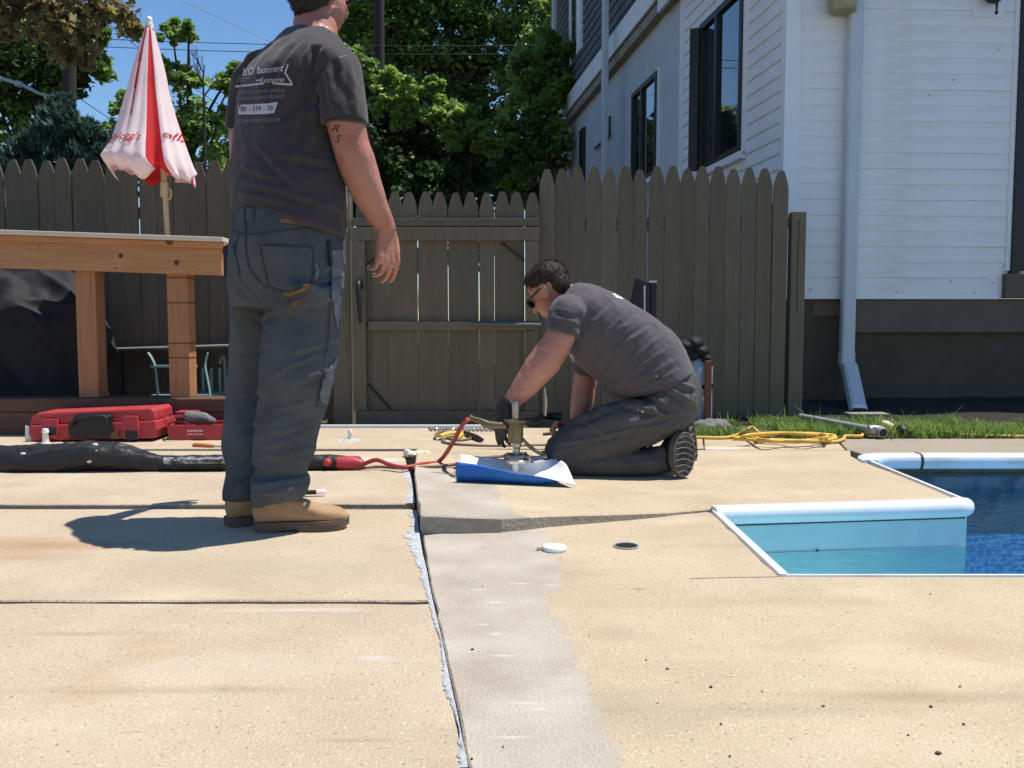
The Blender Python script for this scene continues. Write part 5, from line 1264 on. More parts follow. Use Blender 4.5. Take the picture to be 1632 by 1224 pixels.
# auger bit by the gate
p0, p1 = G(683, 684.5, .014), G(790, 685, .014); b = MB(); pts = []
N_ = 90
b.tube([p0.lerp(p1, i / N_) + V((0, .008 * math.sin(i * 1.1), .008 * math.cos(i * 1.1))) for i in range(N_ + 1)], .0065, 6); ab = b.build('auger_bit', M['steel'], smooth=True); tag(ab, 'long steel spiral drill bit lying before the gate', 'drill bit')
# injection ports and foam
def port(x, y, h, r_, lab, patch=0, m='white'):
    p = G(x, y, .0); root = empty('injection_port', p, lab, 'port')
    b = MB(); b.lathe(p, [(r_ * 1.5, 0), (r_ * 1.5, .006), (r_, .008), (r_ * .85, h * .7), (r_ * 1.1, h * .75), (r_ * .9, h), (r_ * .3, h + .002)], 14); b.build('tube', M[m], root, smooth=True)
    if patch:
        b = MB(); ell(b, p + V((-.01, 0, .002)), [(patch, 0, 0), (0, patch * .75, 0), (0, 0, .010)], 16); blob('powder', b, M['seal'], root, .008, 2, lambda q, n_: .012 * noise.noise(q * 40) * (1 if q.z > .004 else 0))
port(558, 703, .065, .013, 'white plastic port in a powder ring before the gate', .085)
port(73, 707, .085, .018, 'white plastic port standing between tool case and black hose', .03)
b = MB(); rnd = random.Random(8); c0 = G(662, 722, .02)
for i in range(10): ell(b, c0 + V((rnd.uniform(-.045, .055), rnd.uniform(-.02, .03), rnd.uniform(-.012, .006))), [(.026, 0, 0), (0, .024, 0), (0, 0, .014)], 10)
fo = blob('foam_lump', b, M['foam'], None, .007, 2, lambda q, n_: .010 * noise.noise(q * 45)); tag(fo, 'cream expanding foam bulging out of the slab joint', 'foam')
# marker pen by the boot
p0, p1 = G(478, 785, .024), G(520, 784, .024)
mk = empty('paint_marker', G(500, 786, .016), 'black and white marker stick lying behind the boot', 'marker')
b = MB(); b.cyl(p0, p0.lerp(p1, .62), .009, n=10); b.build('barrel', M['black'], mk, smooth=True)
b = MB(); b.tube([p0.lerp(p1, .625), p0.lerp(p1, .95), p1], [.010, .010, .005], 10); b.build('cap', M['canwhite'], mk, smooth=True)
# cap and hole in the near slab
p = G(884, 877, .0); root = empty('plastic_disc', p, 'loose round white plastic disc lying on the deck', 'disc')
b = MB(); b.lathe(p + V((0, 0, .001)), [(.036, 0), (.038, .006), (.036, .012), (.03, .0135), (.004, .0135)], 28); o = b.build('lid', M['white'], root, smooth=False)
b = MB(); b.tube([p + V((-.034, 0, .008)), p + V((-.05, -.004, .006)), p + V((-.055, -.004, .004))], .004, 6); b.build('tab', M['conc_edge'], root)
p = G(998, 871, .0); root = empty('drain_ring', p, 'open round drain hole with a white rim in the deck', 'drain')
b = MB(); b.lathe(p + V((0, 0, .0012)), [(.034, .0), (.040, .0), (.040, .003), (.038, .004), (.035, .003), (.034, .0)], 32); b.build('rim', M['galv'], root, smooth=True)
b = MB(); b.lathe(p + V((0, 0, .0012)), [(.0345, 0), (.0345, .0015), (.001, .0015)], 28); b.build('hole', M['black'], root)
# yellow extension cord: tail and loose coil
b = MB(); pts = [G(1108, 697, .012), G(1160, 697, .012), G(1185, 687, .03), G(1199, 681, .045), G(1210, 690, .02), G(1230, 693, .012), G(1170, 698, .012), G(1215, 700, .012), G(1290, 703, .012), G(1330, 704, .012), G(1345, 699, .014), G(1347, 695, .016), G(1372, 695, .016), G(1380, 690, .02), G(1430, 692, .014), G(1475, 691, .02), G(1505, 688, .03), G(1530, 693, .014), G(1600, 695, .012), G(1700, 697, .012)]
b.tube(pts, .0095, 7, 6)
tag(b.build('extension_cord', M['yellow'], smooth=True), 'yellow extension cord snaking along the lawn edge', 'cord')
b = MB(); pts = []
rnd = random.Random(6)
for i in range(34):
    a = i * .75; rx = 62 + 14 * math.sin(i * .9); pts.append(G(1258 + rx * math.cos(a) + rnd.uniform(-8, 8), 697 + 6.2 * math.sin(a) + rnd.uniform(-1, 1), .012 + .0016 * i * .6 + (.02 if i % 5 == 0 else 0)))
b.tube(pts, .0095, 7, 5); tag(b.build('extension_cord', M['yellow'], smooth=True), 'loose coil of yellow extension cord on the concrete', 'cord')
# grey pipe with elbow
pv = empty('grey_pipe', G(1350, 690), 'grey plastic pipe with an elbow lying on the grass', 'pipe')
b = MB(); b.tube([G(1276, 664, .05), G(1395, 686, .05)], .022, 12); b.build('pipe', M['galv'], pv, smooth=True)
e0 = G(1390, 685, .05)
b = MB(); b.tube([e0 + V((-.02, 0, 0)), e0, e0 + V((.028, .0, .0)), e0 + V((.044, -.014, -.004)), e0 + V((.046, -.05, -.012))], [.028, .028, .028, .028, .029], 14, 3); b.build('elbow', M['galv'], pv, smooth=True)
b = MB(); b.lathe(e0 + V((.046, -.0505, -.0122)), [(.024, 0), (.024, .001), (.002, .001)], 14, (0.05, -1, -.25)); b.build('bore', M['black'], pv)
# trowel-like scraper and black nozzle
sp = empty('caulk_nozzle', G(1440, 690), 'black nozzle with a pale stick lying in the grass', 'nozzle')
b = MB(); b.tube([G(1426, 680, .05), G(1436, 684, .05), G(1446, 690, .03), G(1456, 693, .02)], [.012, .024, .02, .012], 10, 3); b.build('nozzle', M['black'], sp, smooth=True)
b = MB(); b.tube([G(1410, 672, .05), G(1428, 681, .05)], [.022, .018], 8, flat=.4); b.build('stick', M['ply'], sp, smooth=True)
# splash board under the downspout
b = MB(); c = G(1380, 661, .05); b.box(c, (.27, .14, .03)); tag(b.build('splash_board', M['soffit'], bevel=.006), 'weathered board under the downspout shoe', 'board')
b = MB(); ell(b, G(1336, 684, .02), [(.035, 0, 0), (0, .03, 0), (0, 0, .025)], 10); tag(b.build('stone', M['gravel'], smooth=True), 'small pale stone in the grass beside the grey pipe', 'stone')
# jug, black bag and spade handle behind the kneeling man
JY = 5.75
jg = empty('plastic_jug', (PX(1117, JY), JY, 0), 'bluish white plastic drum against the fence', 'drum')
b = MB(); c = V((PX(1112, JY), JY, 0)); zt_ = P(1112, 568, JY).z
b.lathe(c, [(.095, .0), (.10, .02), (.10, zt_ * .45), (.097, zt_ * .47), (.10, zt_ * .5), (.10, zt_ * .85), (.07, zt_ * .97), (.03, zt_)], 24); b.build('body', M['jug'], jg, smooth=True)
b = MB(); b.lathe(c + V((0, 0, zt_ * .56)), [(.1005, 0), (.104, .004), (.104, .025), (.1005, .03)], 24); b.build('band', M['black'], jg, smooth=True)
b = MB(); bb = P(1108, 560, JY - .02)
for x, y, rr in ((1092, 552, .06), (1105, 548, .06), (1115, 560, .055), (1122, 572, .04), (1100, 565, .06)): ell(b, P(x, y, JY - .02), [(rr, 0, 0), (0, .08, 0), (0, 0, rr * .7)])
tag(blob('black_bag', b, M['blackbag'], None, .008, 3, folds((.6, 0, -1), 22, .014)), 'crumpled black bag draped over the plastic drum', 'bag')
b = MB(); b.box2((PX(1125, JY - .12), JY - .14, .0), (PX(1135, JY - .12), JY - .10, P(1130, 575, JY - .12).z)); tag(b.build('wooden_stake', M['copper'], bevel=.004), 'reddish wooden stake standing beside the plastic drum', 'stake')
b = MB(); ell(b, V((PX(1135, 5.55), 5.6, .0)), [(.17, 0, 0), (0, .12, 0), (0, 0, .075)], 20); tag(blob('spoil_heap', b, M['gravel'], None, .012, 2, lambda q, n_: .02 * noise.noise(q * 25)), 'small heap of grey spoil at the fence foot', 'heap')
# black folded equipment standing behind the kneeling man
EY = 4.6
eq = empty('equipment_box', (PX(1030, EY), EY, .0), 'upright black equipment case behind the kneeling man', 'case')
def eqp(x, y): return P(x, y, EY)
b = MB(); b.prism([eqp(1004, 500), eqp(1036, 512), eqp(1036, 452), eqp(1016, 443)], (0, .10, 0)); b.build('panel', M['black'], eq, bevel=.004)
b = MB(); b.prism([eqp(1037, 512), eqp(1046, 512), eqp(1047, 447), eqp(1037, 448)], (0, .08, 0)); b.build('side_rail', M['black'], eq, bevel=.003)
b = MB(); b.box2((eqp(1034, 452).x, EY - .006, eqp(0, 451).z), (eqp(1047, 452).x, EY + .05, eqp(0, 447).z)); b.build('chrome_cap', M['steel'], eq, bevel=.002)
b = MB(); b.cyl(eqp(1027, 505) + V((0, -.002, 0)), eqp(1027, 455) + V((0, -.002, 0)), .006, n=6); b.build('chrome_strip', M['steel'], eq)
for x in (1010, 1040):
    b = MB(); b.box2((eqp(x, 500).x - .012, EY + .02, .0), (eqp(x, 500).x + .012, EY + .045, eqp(x, 498).z)); b.build('leg', M['black'], eq)
# dry leaf bits on the near slab
bits = [(1312, 1123, 8), (1448, 1169, 8), (1495, 1198, 16), (1484, 1124, 10), (1536, 1152, 9), (1133, 1093, 9), (1064, 1064, 9), (753, 1033, 10), (752, 1207, 8), (802, 1188, 6), (1149, 1152, 7), (1163, 1203, 7), (1048, 1118, 5), (1483, 945, 6), (939, 1011, 4), (1215, 1100, 5), (1030, 1050, 6), (1530, 1092, 8), (703, 1008, 4), (768, 933, 4)]
meb = None
for i, (x, y, w_) in enumerate(bits):
    p = G(x, y, .0035); s_ = w_ * p.y / FPX * .36; b = MB(); rr = random.Random(i)
    k = 7; ring = [V((p.x + s_ * math.cos(a) * rr.uniform(.6, 1.2), p.y + s_ * .9 * math.sin(a) * rr.uniform(.6, 1.2), .0018 + rr.uniform(0, .0015))) for a in [6.283 * j / k for j in range(k)]]
    b.add(ring + [V((p.x, p.y, .0035))], [(j, (j + 1) % k, k) for j in range(k)]); b.add([V((v.x, v.y, .0006)) for v in ring], [tuple(range(k))])
    tag(b.build('leaf_bit', M['debris']), 'tiny dark dry leaf bit on the near concrete slab', 'leaf', 'dry leaf bits on the near slab')
# ================================================================== PEOPLE
def skull(b, c, f, u, s=1.0):
    """head volume: cranium, face, jaw, nose, ears; f forward, u up"""
    f = V(f).normalized(); u = V(u); u = (u - f * u.dot(f)).normalized(); l = u.cross(f)
    at = lambda x, y, z: V(c) + (f * x + l * y + u * z) * s
    E = lambda x, y, z, rx, ry, rz, n=16: ell(b, at(x, y, z), [f * rx * s, l * ry * s, u * rz * s], n)
    E(-.012, 0, .025, .098, .077, .092); E(.03, 0, -.035, .066, .062, .082); E(.052, 0, -.088, .036, .036, .03)
    E(.02, .035, -.07, .045, .026, .035); E(.02, -.035, -.07, .045, .026, .035)
    E(.078, 0, .012, .022, .05, .016)                              # brow
    cap(b, at(.092, 0, -.002), at(.108, 0, -.036), .009 * s, .015 * s)   # nose
    E(.086, .022, -.036, .012, .02, .016); E(.086, -.022, -.036, .012, .02, .016)
    E(.086, 0, -.066, .012, .026, .008); E(.084, 0, -.076, .012, .022, .008)   # lips
    for sd in (1, -1):
        E(-.008, sd * .079, -.012, .020, .009, .034); E(-.014, sd * .084, .004, .018, .007, .02)
    return at
def hand(b, w, d, n, curl, spread=.0, s=1.0, thumb=(.6, .5), side=1):
    """palm and five fingers; d along the hand, n palm normal, curl per finger (degrees per joint); side=+1 puts the thumb at d x n"""
    d = V(d).normalized(); n = V(n); n = (n - d * n.dot(d)).normalized(); t = d.cross(n) * side
    at = lambda x, y, z: V(w) + (d * x + t * y + n * z) * s
    for k in range(4):
        y = (.030 - .020 * k); cap(b, at(.0, y * .55, 0), at(.088 - .004 * abs(k - 1.2), y, .004), .016 * s, .0135 * s)
    ell(b, at(.045, .006, .004), [d * .048 * s, t * .040 * s, n * .016 * s])
    ell(b, at(.032, .030, .012), [d * .034 * s, t * .018 * s, n * .017 * s])
    for k, (L_, r_) in enumerate(((.074, .0086), (.082, .0088), (.076, .0083), (.060, .0074))):
        y = .030 - .020 * k; p = at(.088 - .004 * abs(k - 1.2), y, .004); a = 0; dd = d
        for j, fr in enumerate((.46, .31, .25)):
            a += R(curl[k] * (1.0, 1.1, .7)[j]); dd = (d * math.cos(a) + n * math.sin(a) + t * (spread * (1.5 - k))).normalized()
            q = p + dd * (L_ * fr * s); cap(b, p, q, r_ * s * (1 - .06 * j), r_ * s * (1 - .06 * (j + 1))); p = q
    p = at(.022, .036, .014); dd = (d * thumb[0] + t * .75 + n * thumb[1]).normalized()
    for j, L_ in enumerate((.042, .032, .026)):
        q = p + dd * (L_ * s); cap(b, p, q, .0125 * s * (1 - .08 * j), .0115 * s * (1 - .08 * j)); p = q; dd = (dd + n * .28 + d * .25).normalized()
    return at
def boot(parent, heel, toe, z0, up_m, sole_m, L=None, name='boot', shaft=.20):
    heel, toe = V((heel.x, heel.y, 0)), V((toe.x, toe.y, 0)); ax = (toe - heel); L = ax.length; ax.normalize(); sd = V((-ax.y, ax.x, 0))
    k = L / .31
    prof = [(.0, .026, .06, .085), (.03, .034, .028, .112), (.12, .040, .026, .128), (.26, .041, .026, .132), (.40, .042, .026, .122), (.52, .045, .026, .104), (.66, .050, .026, .086), (.80, .050, .026, .076), (.91, .041, .026, .068), (.97, .028, .028, .055), (1.0, .012, .034, .044)]
    b = MB(); rs_ = []
    for s_, hw, zb, zt in prof:
        c = heel + ax * (s_ * L) + V((0, 0, z0 + (zb + zt) / 2 * k)); hz = (zt - zb) / 2 * k
        rs_.append([c + sd * (hw * k * math.copysign(abs(math.cos(a)) ** .8, math.cos(a))) + V((0, 0, hz * math.copysign(abs(math.sin(a)) ** .75, math.sin(a)))) for a in [2 * math.pi * i / 24 for i in range(24)]])
    loft(b, rs_, 3)
    c = heel + ax * (.20 * L)
    loft(b, [[c + ax * (hx * math.cos(a)) + sd * (.046 * math.sin(a)) + V((0, 0, z0 + z)) for a in [2 * math.pi * i / 24 for i in range(24)]] for z, hx in ((.07, .058), (.13, .056), (shaft, .052))], 2)
    o = blob(name, b, up_m, parent, .0055, 4, lambda p, n_: .0022 * noise.noise(p * 38))
    # sole with heel block and raised waist
    n_ = 40; out = []
    for i in range(n_):
        t = i / n_ * 2; s_ = t if t <= 1 else 2 - t; sg = 1 if t <= 1 else -1
        hw = np.interp(s_, [0, .03, .12, .3, .45, .68, .82, .93, 1], [.018, .036, .045, .043, .043, .056, .054, .038, .006])
        out.append((s_, sg * hw * k))
    b = MB()
    top = [heel + ax * (s_ * L * 1.02 - .004) + sd * w_ + V((0, 0, z0 + .034 * k + (.010 * max(0, s_ - .8) / .2))) for s_, w_ in out]
    bot = [heel + ax * (s_ * L * 1.01 - .002) + sd * (w_ * .96) + V((0, 0, z0 + (.010 if .30 < s_ < .46 else 0) + .014 * max(0, (s_ - .86) / .14) ** 2)) for s_, w_ in out]
    mid = [heel + ax * (s_ * L * 1.02 - .004) + sd * (w_ * 1.02) + V((0, 0, z0 + .022 * k + (.010 * max(0, s_ - .8) / .2))) for s_, w_ in out]
    b.rings([bot, mid, top]); b.build('sole', sole_m, o, smooth=False)
    return o
def patch_on(bvh, pts, parent, name, m, offd=.003, Y=2.6, n=14, ragged_amp=0, seed=1, label=None):
    """sheet laid on a body: pixel polygon filled with a fine grid and dropped onto the surface"""
    pl = [V((x, y, 0)) for x, y in pts]
    if ragged_amp:
        pl = ragged(pl, 4, ragged_amp, seed)
    bm = bmesh.new(); bm.faces.new([bm.verts.new(p) for p in pl])
    xs = [p.x for p in pl]; ys = [p.y for p in pl]
    for k in range(1, n):
        for co, no in (((min(xs) + (max(xs) - min(xs)) * k / n, 0, 0), (1, 0, 0)), ((0, min(ys) + (max(ys) - min(ys)) * k / n, 0), (0, 1, 0))):
            bmesh.ops.bisect_plane(bm, geom=bm.verts[:] + bm.edges[:] + bm.faces[:], plane_co=co, plane_no=no)
    o0 = V((0, 0, CAMH)); bad = []
    for v in bm.verts:
        d = ray(v.co.x, v.co.y).normalized(); h = bvh.ray_cast(o0, d, 12)
        if h[0] is None: bad.append(v)
        else: v.co = h[0] - d * offd
    bmesh.ops.delete(bm, geom=bad, context='VERTS')
    for f in bm.faces: f.smooth = True
    me = bpy.data.meshes.new(name); bm.to_mesh(me); bm.free()
    o = link(name, me, M[m], parent)
    if label: o['label'] = label
    return o
def text_on(bvh, txt, x, y, size, ang, m, parent, shear=0, bold=0, width=None, rot=0, offd=.0035, curve=0):
    me = text_mesh(txt, size, shear, bold); refine(me, size * .22)
    xs = sorted(v.co.x for v in me.vertices); xs = xs[len(xs) // 100: -(len(xs) // 100) - 1]; sc = (width / (max(xs) - min(xs))) if width else 1
    o0 = V((0, 0, CAMH)); c_, s_ = math.cos(ang), math.sin(ang)
    for v in me.vertices:
        u, w_ = v.co.x * sc, v.co.y
        px = x + u * c_ + w_ * s_; py = y + u * s_ - w_ * c_ + curve * u * u
        d = ray(px, py).normalized(); h = bvh.ray_cast(o0, d, 12)
        v.co = (h[0] - d * offd) if h[0] is not None else o0 + d * 3.0
    return link('lettering', me, M[m], parent)

# ------------------------------------------------------------------ standing man
RB = G(404, 846); RT = G(556, 841)
Y0 = RB.y
man = empty('person', G(440, 843), 'standing man in charcoal printed t-shirt, dirty jeans and tan boots', 'person')
YT = Y0 + .06                      # torso centre depth
YAW = R(45)
tr = lambda A, B, r_=.64, dy=0: ring_px(A, B, YT + dy, r_, YAW, 32, 2.25)
# shirt
b = MB()
loft(b, [tr((364, 331), (551, 378)), tr((362, 305), (554, 330)), tr((364, 268), (548, 280)), tr((369, 230), (540, 235)), tr((373, 195), (540, 195)), tr((375, 160), (546, 158)), tr((380, 130), (556, 124), .62), tr((391, 105), (557, 97), .58, .025), tr((411, 83), (547, 78), .56, .055), tr((438, 64), (532, 62), .62, .085), tr((458, 51), (515, 48), .85, .10)], 4)
YS = Y0 - .09
sl = lambda A, B, Y, d: ring_px(A, B, Y, d, 0, 32)
loft(b, [sl((490, 86), (556, 80), YS + .06, .085), sl((500, 108), (572, 100), YS + .03, .085), sl((509, 140), (578, 130), YS + .01, .078), sl((514, 170), (581, 164), YS, .076), sl((516, 196), (584, 198), YS, .076)], 4)
YSL = Y0 + .24
loft(b, [sl((396, 92), (455, 92), YSL - .06, .08), sl((378, 118), (440, 118), YSL - .02, .08), sl((368, 150), (428, 150), YSL, .075), sl((363, 182), (424, 184), YSL + .01, .072), sl((361, 206), (420, 208), YSL + .01, .072)], 4)
fA = folds((.55, 0, -1), 9, .018, .22, 1.0); fB = folds((-.9, 0, -.35), 11, .015, .2, 4.0); fC = folds((.6, 0, -1), 18, .004, .3, 8.0)
def shirt_disp(p, n_):
    z = p.z; low = max(0, min(1, (1.35 - z) / .3))
    return fA(p, n_) * (.35 + .65 * (1 - low)) + fB(p, n_) * (.25 + .9 * low) + fC(p, n_)
cS = creases([(520, 130, 470, 220), (505, 150, 496, 235), (515, 172, 450, 205), (517, 192, 470, 265), (365, 300, 470, 328), (380, 316, 535, 366), (405, 292, 545, 335), (480, 78, 440, 150), (502, 76, 484, 140), (530, 82, 508, 122), (440, 250, 535, 262), (380, 262, 450, 290), (545, 100, 556, 150), (530, 120, 540, 185), (560, 110, 570, 185), (410, 230, 480, 300)], YT - .15, .011, .0085)
shirt = blob('t_shirt', b, M['shirt'], man, .0065, 4, lambda p, n_: .6 * shirt_disp(p, n_) + cS(p, n_))
bv = bvh_of(shirt)
# body: head, neck, arms, hands, with trunk and legs inside the clothes
b = MB()
HCn = P(510, -14, YT + .11)
hat = skull(b, HCn, (math.sin(R(38)), math.cos(R(38)), -.05), (0, 0, 1), 1.02)
loft(b, [tr((440, 72), (530, 72), .62, .06), tr((466, 52), (537, 58), .8, .09), tr((469, 36), (536, 42), .9, .10), tr((474, 18), (530, 24), .9, .10), tr((488, -4), (524, 0), .9, .10)], 3)
loft(b, [tr((384, 300), (534, 310), .6), tr((392, 200), (524, 200), .6), tr((398, 125), (534, 120), .56), tr((440, 90), (525, 88), .56, .05)], 3)
ar = lambda A, B, Y, k=.95: ring_px(A, B, Y, (B[0] - A[0]) / 2 * S(Y) * k, 0, 24)
loft(b, [ar((516, 125), (574, 115), YS + .01), ar((517, 165), (578, 160), YS), ar((519, 197), (582, 197), YS), ar((527, 224), (587, 222), YS + .01), ar((535, 252), (597, 250), YS + .02), ar((545, 282), (604, 276), YS + .035, 1.0), ar((558, 310), (612, 304), YS + .05), ar((574, 335), (619, 326), YS + .065, .9), ar((591, 357), (627, 348), YS + .08, .85), ar((600, 374), (632, 366), YS + .09, .8)], 4)
YW = YS + .09
wr = P(616, 370, YW)
hat2 = hand(b, wr, (.06, .0, -1), (-.66, .74, -.05), (22, 27, 33, 40), s=1.1, thumb=(1.6, .75), spread=.055, side=1)
loft(b, [ar((372, 140), (424, 140), YSL), ar((366, 206), (412, 206), YSL), ar((366, 240), (410, 240), YSL + .01), ar((372, 275), (412, 275), YSL + .06), ar((395, 320), (425, 315), YSL + .16, .9), ar((410, 350), (434, 345), YSL + .22, .8)], 3)
hand(b, P(422, 350, YSL + .22), (.3, .2, -.9), (1, -.4, .3), (30, 32, 34, 36), s=.95, side=-1)
# legs
loft(b, [tr((396, 300), (516, 310), .6), tr((404, 390), (505, 390), .6), tr((418, 430), (492, 430), .6)], 3)
YRL, YLL = Y0 - .02, Y0 + .17
for pts in (((500, 440), (478, 600), (450, 720), (448, 768)), ((410, 440), (400, 600), (388, 720), (388, 765))):
    Yq = YRL if pts[0][0] == 500 else YLL
    chain(b, [P(x, y, Yq + .01) for x, y in pts], [.055, .045, .032, .026])
body = blob('body', b, M['skin'], man, .0038, 2, lambda p, n_: .0022 * noise.noise(p * 22) + .0012 * noise.noise(V((p.x * 60, p.y * 60, p.z * 16))))
bvb = bvh_of(body)
# hair: close cropped cap that sits on skull and nape
b = MB(); fH = V((math.sin(R(38)), math.cos(R(38)), -.05)).normalized(); uH = V((0, 0, 1)); lH = uH.cross(fH)
ell(b, hat(-.022, 0, .036), [fH * .099, lH * .083, uH * .093]); ell(b, hat(-.046, 0, -.022), [fH * .070, lH * .077, uH * .072]); ell(b, hat(-.052, 0, -.062), [fH * .050, lH * .058, uH * .045])
hr_ = blob('hair', b, M['hair'], man, .006, 3, lambda p, n_: .002 * noise.noise(p * 60))
hair_strands(hr_, 5000, .006, (-.2, -.1, -.55), man, M['hair'])
for sd_ in (1, -1):
    b = MB(); ell(b, hat(.088, sd_ * .032, .0), [fH * .008, lH * .012, uH * .008], 8); b.build('eye', M['paper'], man, smooth=True)
b = MB(); b.tube([hat(-.01, -.088, .012), hat(.05, -.080, .012), hat(.10, -.068, .008)], .004, 6); b.tube([hat(.10, -.068, .008), hat(.115, 0, .006), hat(.10, .068, .008)], [.016, .012, .016], 8); b.build('glasses', M['lens'], man)
# jeans
b = MB()
hp_ = lambda A, B, r_=.8: ring_px(A, B, YT + .0, r_, R(48), 32, 2.3)
loft(b, [hp_((373, 334), (546, 352)), hp_((369, 360), (548, 372)), hp_((366, 395), (548, 400)), hp_((364, 430), (546, 432)), hp_((364, 462), (545, 462)), hp_((368, 488), (540, 488), .74)], 4)
lr = lambda A, B, Y, k=.78: ring_px(A, B, Y, (B[0] - A[0]) / 2 * S(Y) * k, 0, 28)
loft(b, [lr((424, 450), (545, 460), YRL - .01, 1.0), lr((421, 510), (544, 505), YRL), lr((417, 560), (540, 560), YRL), lr((413, 605), (534, 602), YRL), lr((411, 645), (522, 642), YRL + .005), lr((406, 690), (506, 690), YRL + .01), lr((403, 724), (499, 724), YRL + .015), lr((405, 750), (487, 750), YRL + .02), lr((402, 772), (493, 766), YRL + .02, 1.05), lr((404, 803), (485, 789), YRL + .02, 1.05)], 4)
loft(b, [lr((365, 450), (462, 450), YLL), lr((368, 510), (448, 510), YLL), lr((366, 570), (440, 570), YLL), lr((361, 622), (434, 622), YLL), lr((357, 670), (426, 670), YLL - .03), lr((355, 711), (420, 711), YLL - .05), lr((362, 748), (418, 748), YLL - .06), lr((357, 775), (418, 775), YLL - .07, 1.1), lr((358, 794), (412, 796), YLL - .075, 1.1)], 4)
gA = folds((1, .3, .25), 13, .026, .3, 2.0); gB = folds((.35, 0, -1), 10, .015, .2, 6.0); gC = folds((.8, 0, -.6), 17, .011, .25, 9.0)
def jean_disp(p, n_):
    low = max(0, min(1, (.42 - p.z) / .3)); hi = max(0, min(1, (p.z - .70) / .15))
    return gA(p, n_) * (.12 + .9 * low) + gB(p, n_) * (1 - low * .5) + gC(p, n_) * (.3 + .7 * hi)
cJ = creases([(412, 505, 500, 480), (430, 655, 492, 640), (404, 735, 492, 720), (408, 752, 482, 757), (404, 776, 490, 764), (410, 790, 470, 778), (358, 750, 408, 744), (360, 768, 408, 774), (358, 785, 405, 780), (372, 500, 430, 520), (440, 474, 532, 442), (452, 505, 540, 470), (380, 447, 430, 498), (370, 472, 424, 492), (470, 562, 534, 540), (426, 604, 500, 566), (440, 690, 505, 668), (415, 712, 460, 704), (362, 640, 420, 622), (360, 690, 412, 676), (366, 560, 425, 548), (470, 610, 530, 590), (500, 440, 544, 410)], Y0 - .1, .009, .0065)
jeans = blob('jeans', b, M['jeans'], man, .0065, 3, lambda p, n_: .30 * jean_disp(p, n_) + cJ(p, n_))
bj = bvh_of(jeans)
patch_on(bj, [(414, 391), (500, 394), (497, 448), (460, 467), (428, 457)], jeans, 'back_pocket', 'jeans', .0045)
for seg in (((414, 391), (500, 394)), ((500, 394), (497, 448)), ((497, 448), (460, 467)), ((460, 467), (428, 457)), ((428, 457), (414, 391)), ((370, 368), (391, 374)), ((391, 374), (450, 367)), ((450, 367), (520, 360)), ((391, 350), (391, 400)), ((391, 400), (397, 430)), ((397, 430), (424, 462)), ((524, 382), (529, 420)), ((529, 420), (528, 470)), ((528, 470), (522, 560)), ((522, 560), (505, 650)), ((371, 388), (382, 440)), ((380, 372), (374, 395))):
    (x0, y0), (x1, y1) = seg; d = V((y1 - y0, -(x1 - x0), 0)).normalized() * .9
    patch_on(bj, [(x0 + d.x, y0 + d.y), (x1 + d.x, y1 + d.y), (x1 - d.x, y1 - d.y), (x0 - d.x, y0 - d.y)], jeans, 'seam', 'seam', .0062, n=6)
patch_on(bj, [(530, 400), (548, 397), (546, 450), (543, 500), (538, 525), (532, 490), (527, 440)], jeans, 'sunlit_fade', 'palejeans', .0055, ragged_amp=1.5, n=10)  # sunlit edge of the thigh painted as paler, partly faded denim
patch_on(bj, [(508, 628), (522, 590), (538, 570), (534, 610), (522, 645), (512, 640)], jeans, 'sunlit_fade', 'palejeans', .0055, ragged_amp=1.5, n=10)  # painted sunlight again, on the edge near the knee
patch_on(bj, [(445, 348), (478, 349), (478, 357), (446, 355)], jeans, 'leather_patch', 'tanleather', .006, n=5)
patch_on(bj, [(451, 467), (462, 465), (480, 461), (492, 448), (500, 440), (498, 452), (486, 464), (466, 471), (453, 472)], jeans, 'mud_smear', 'dirt', .0060, ragged_amp=1.8, n=12)
patch_on(bj, [(460, 484), (470, 480), (484, 474), (492, 468), (486, 479), (472, 488), (462, 490)], jeans, 'mud_smear', 'dirt', .0060, ragged_amp=1.8, n=10, seed=4)
patch_on(bj, [(503, 420), (510, 432), (506, 446), (499, 455), (502, 438)], jeans, 'mud_smear', 'palejeans', .0060, ragged_amp=1.5, n=8, seed=6)  # paler denim patch: mainly painted sunlight, partly faded cloth
for x in (387, 402):
    patch_on(bj, [(x - 1.8, 333), (x + 1.8, 333), (x + 1.4, 354), (x - 2.2, 354)], jeans, 'belt_loop', 'jeans', .010, n=5)
b = MB(); loft(b, [hp_((371.5, 347), (548, 364)), hp_((372.5, 334), (547, 351))], 1); b.build('belt', M['belt'], man, smooth=True)
# tool clipped to the side pocket and pouch on the belt
h = bj.ray_cast(V((0, 0, CAMH)), ray(526, 384).normalized(), 10)[0]; h2 = bj.ray_cast(V((0, 0, CAMH)), ray(529, 424).normalized(), 10)[0]
b = MB(); b.tube([h + V((0, -.012, 0)), h2 + V((0, -.010, 0))], [.006, .0065], 8); tag(b.build('pocket_tool', M['black'], smooth=True), 'slim dark tool sticking out of the jeans side pocket', 'tool')
b = MB(); b.prism([P(354, 392, Y0 + .16), P(372, 386, Y0 + .16), P(374, 448, Y0 + .16), P(356, 444, Y0 + .16)], (0, .09, 0)); tag(b.build('belt_pouch', M['belt'], bevel=.008), 'black belt pouch at the hip of the standing man', 'pouch')
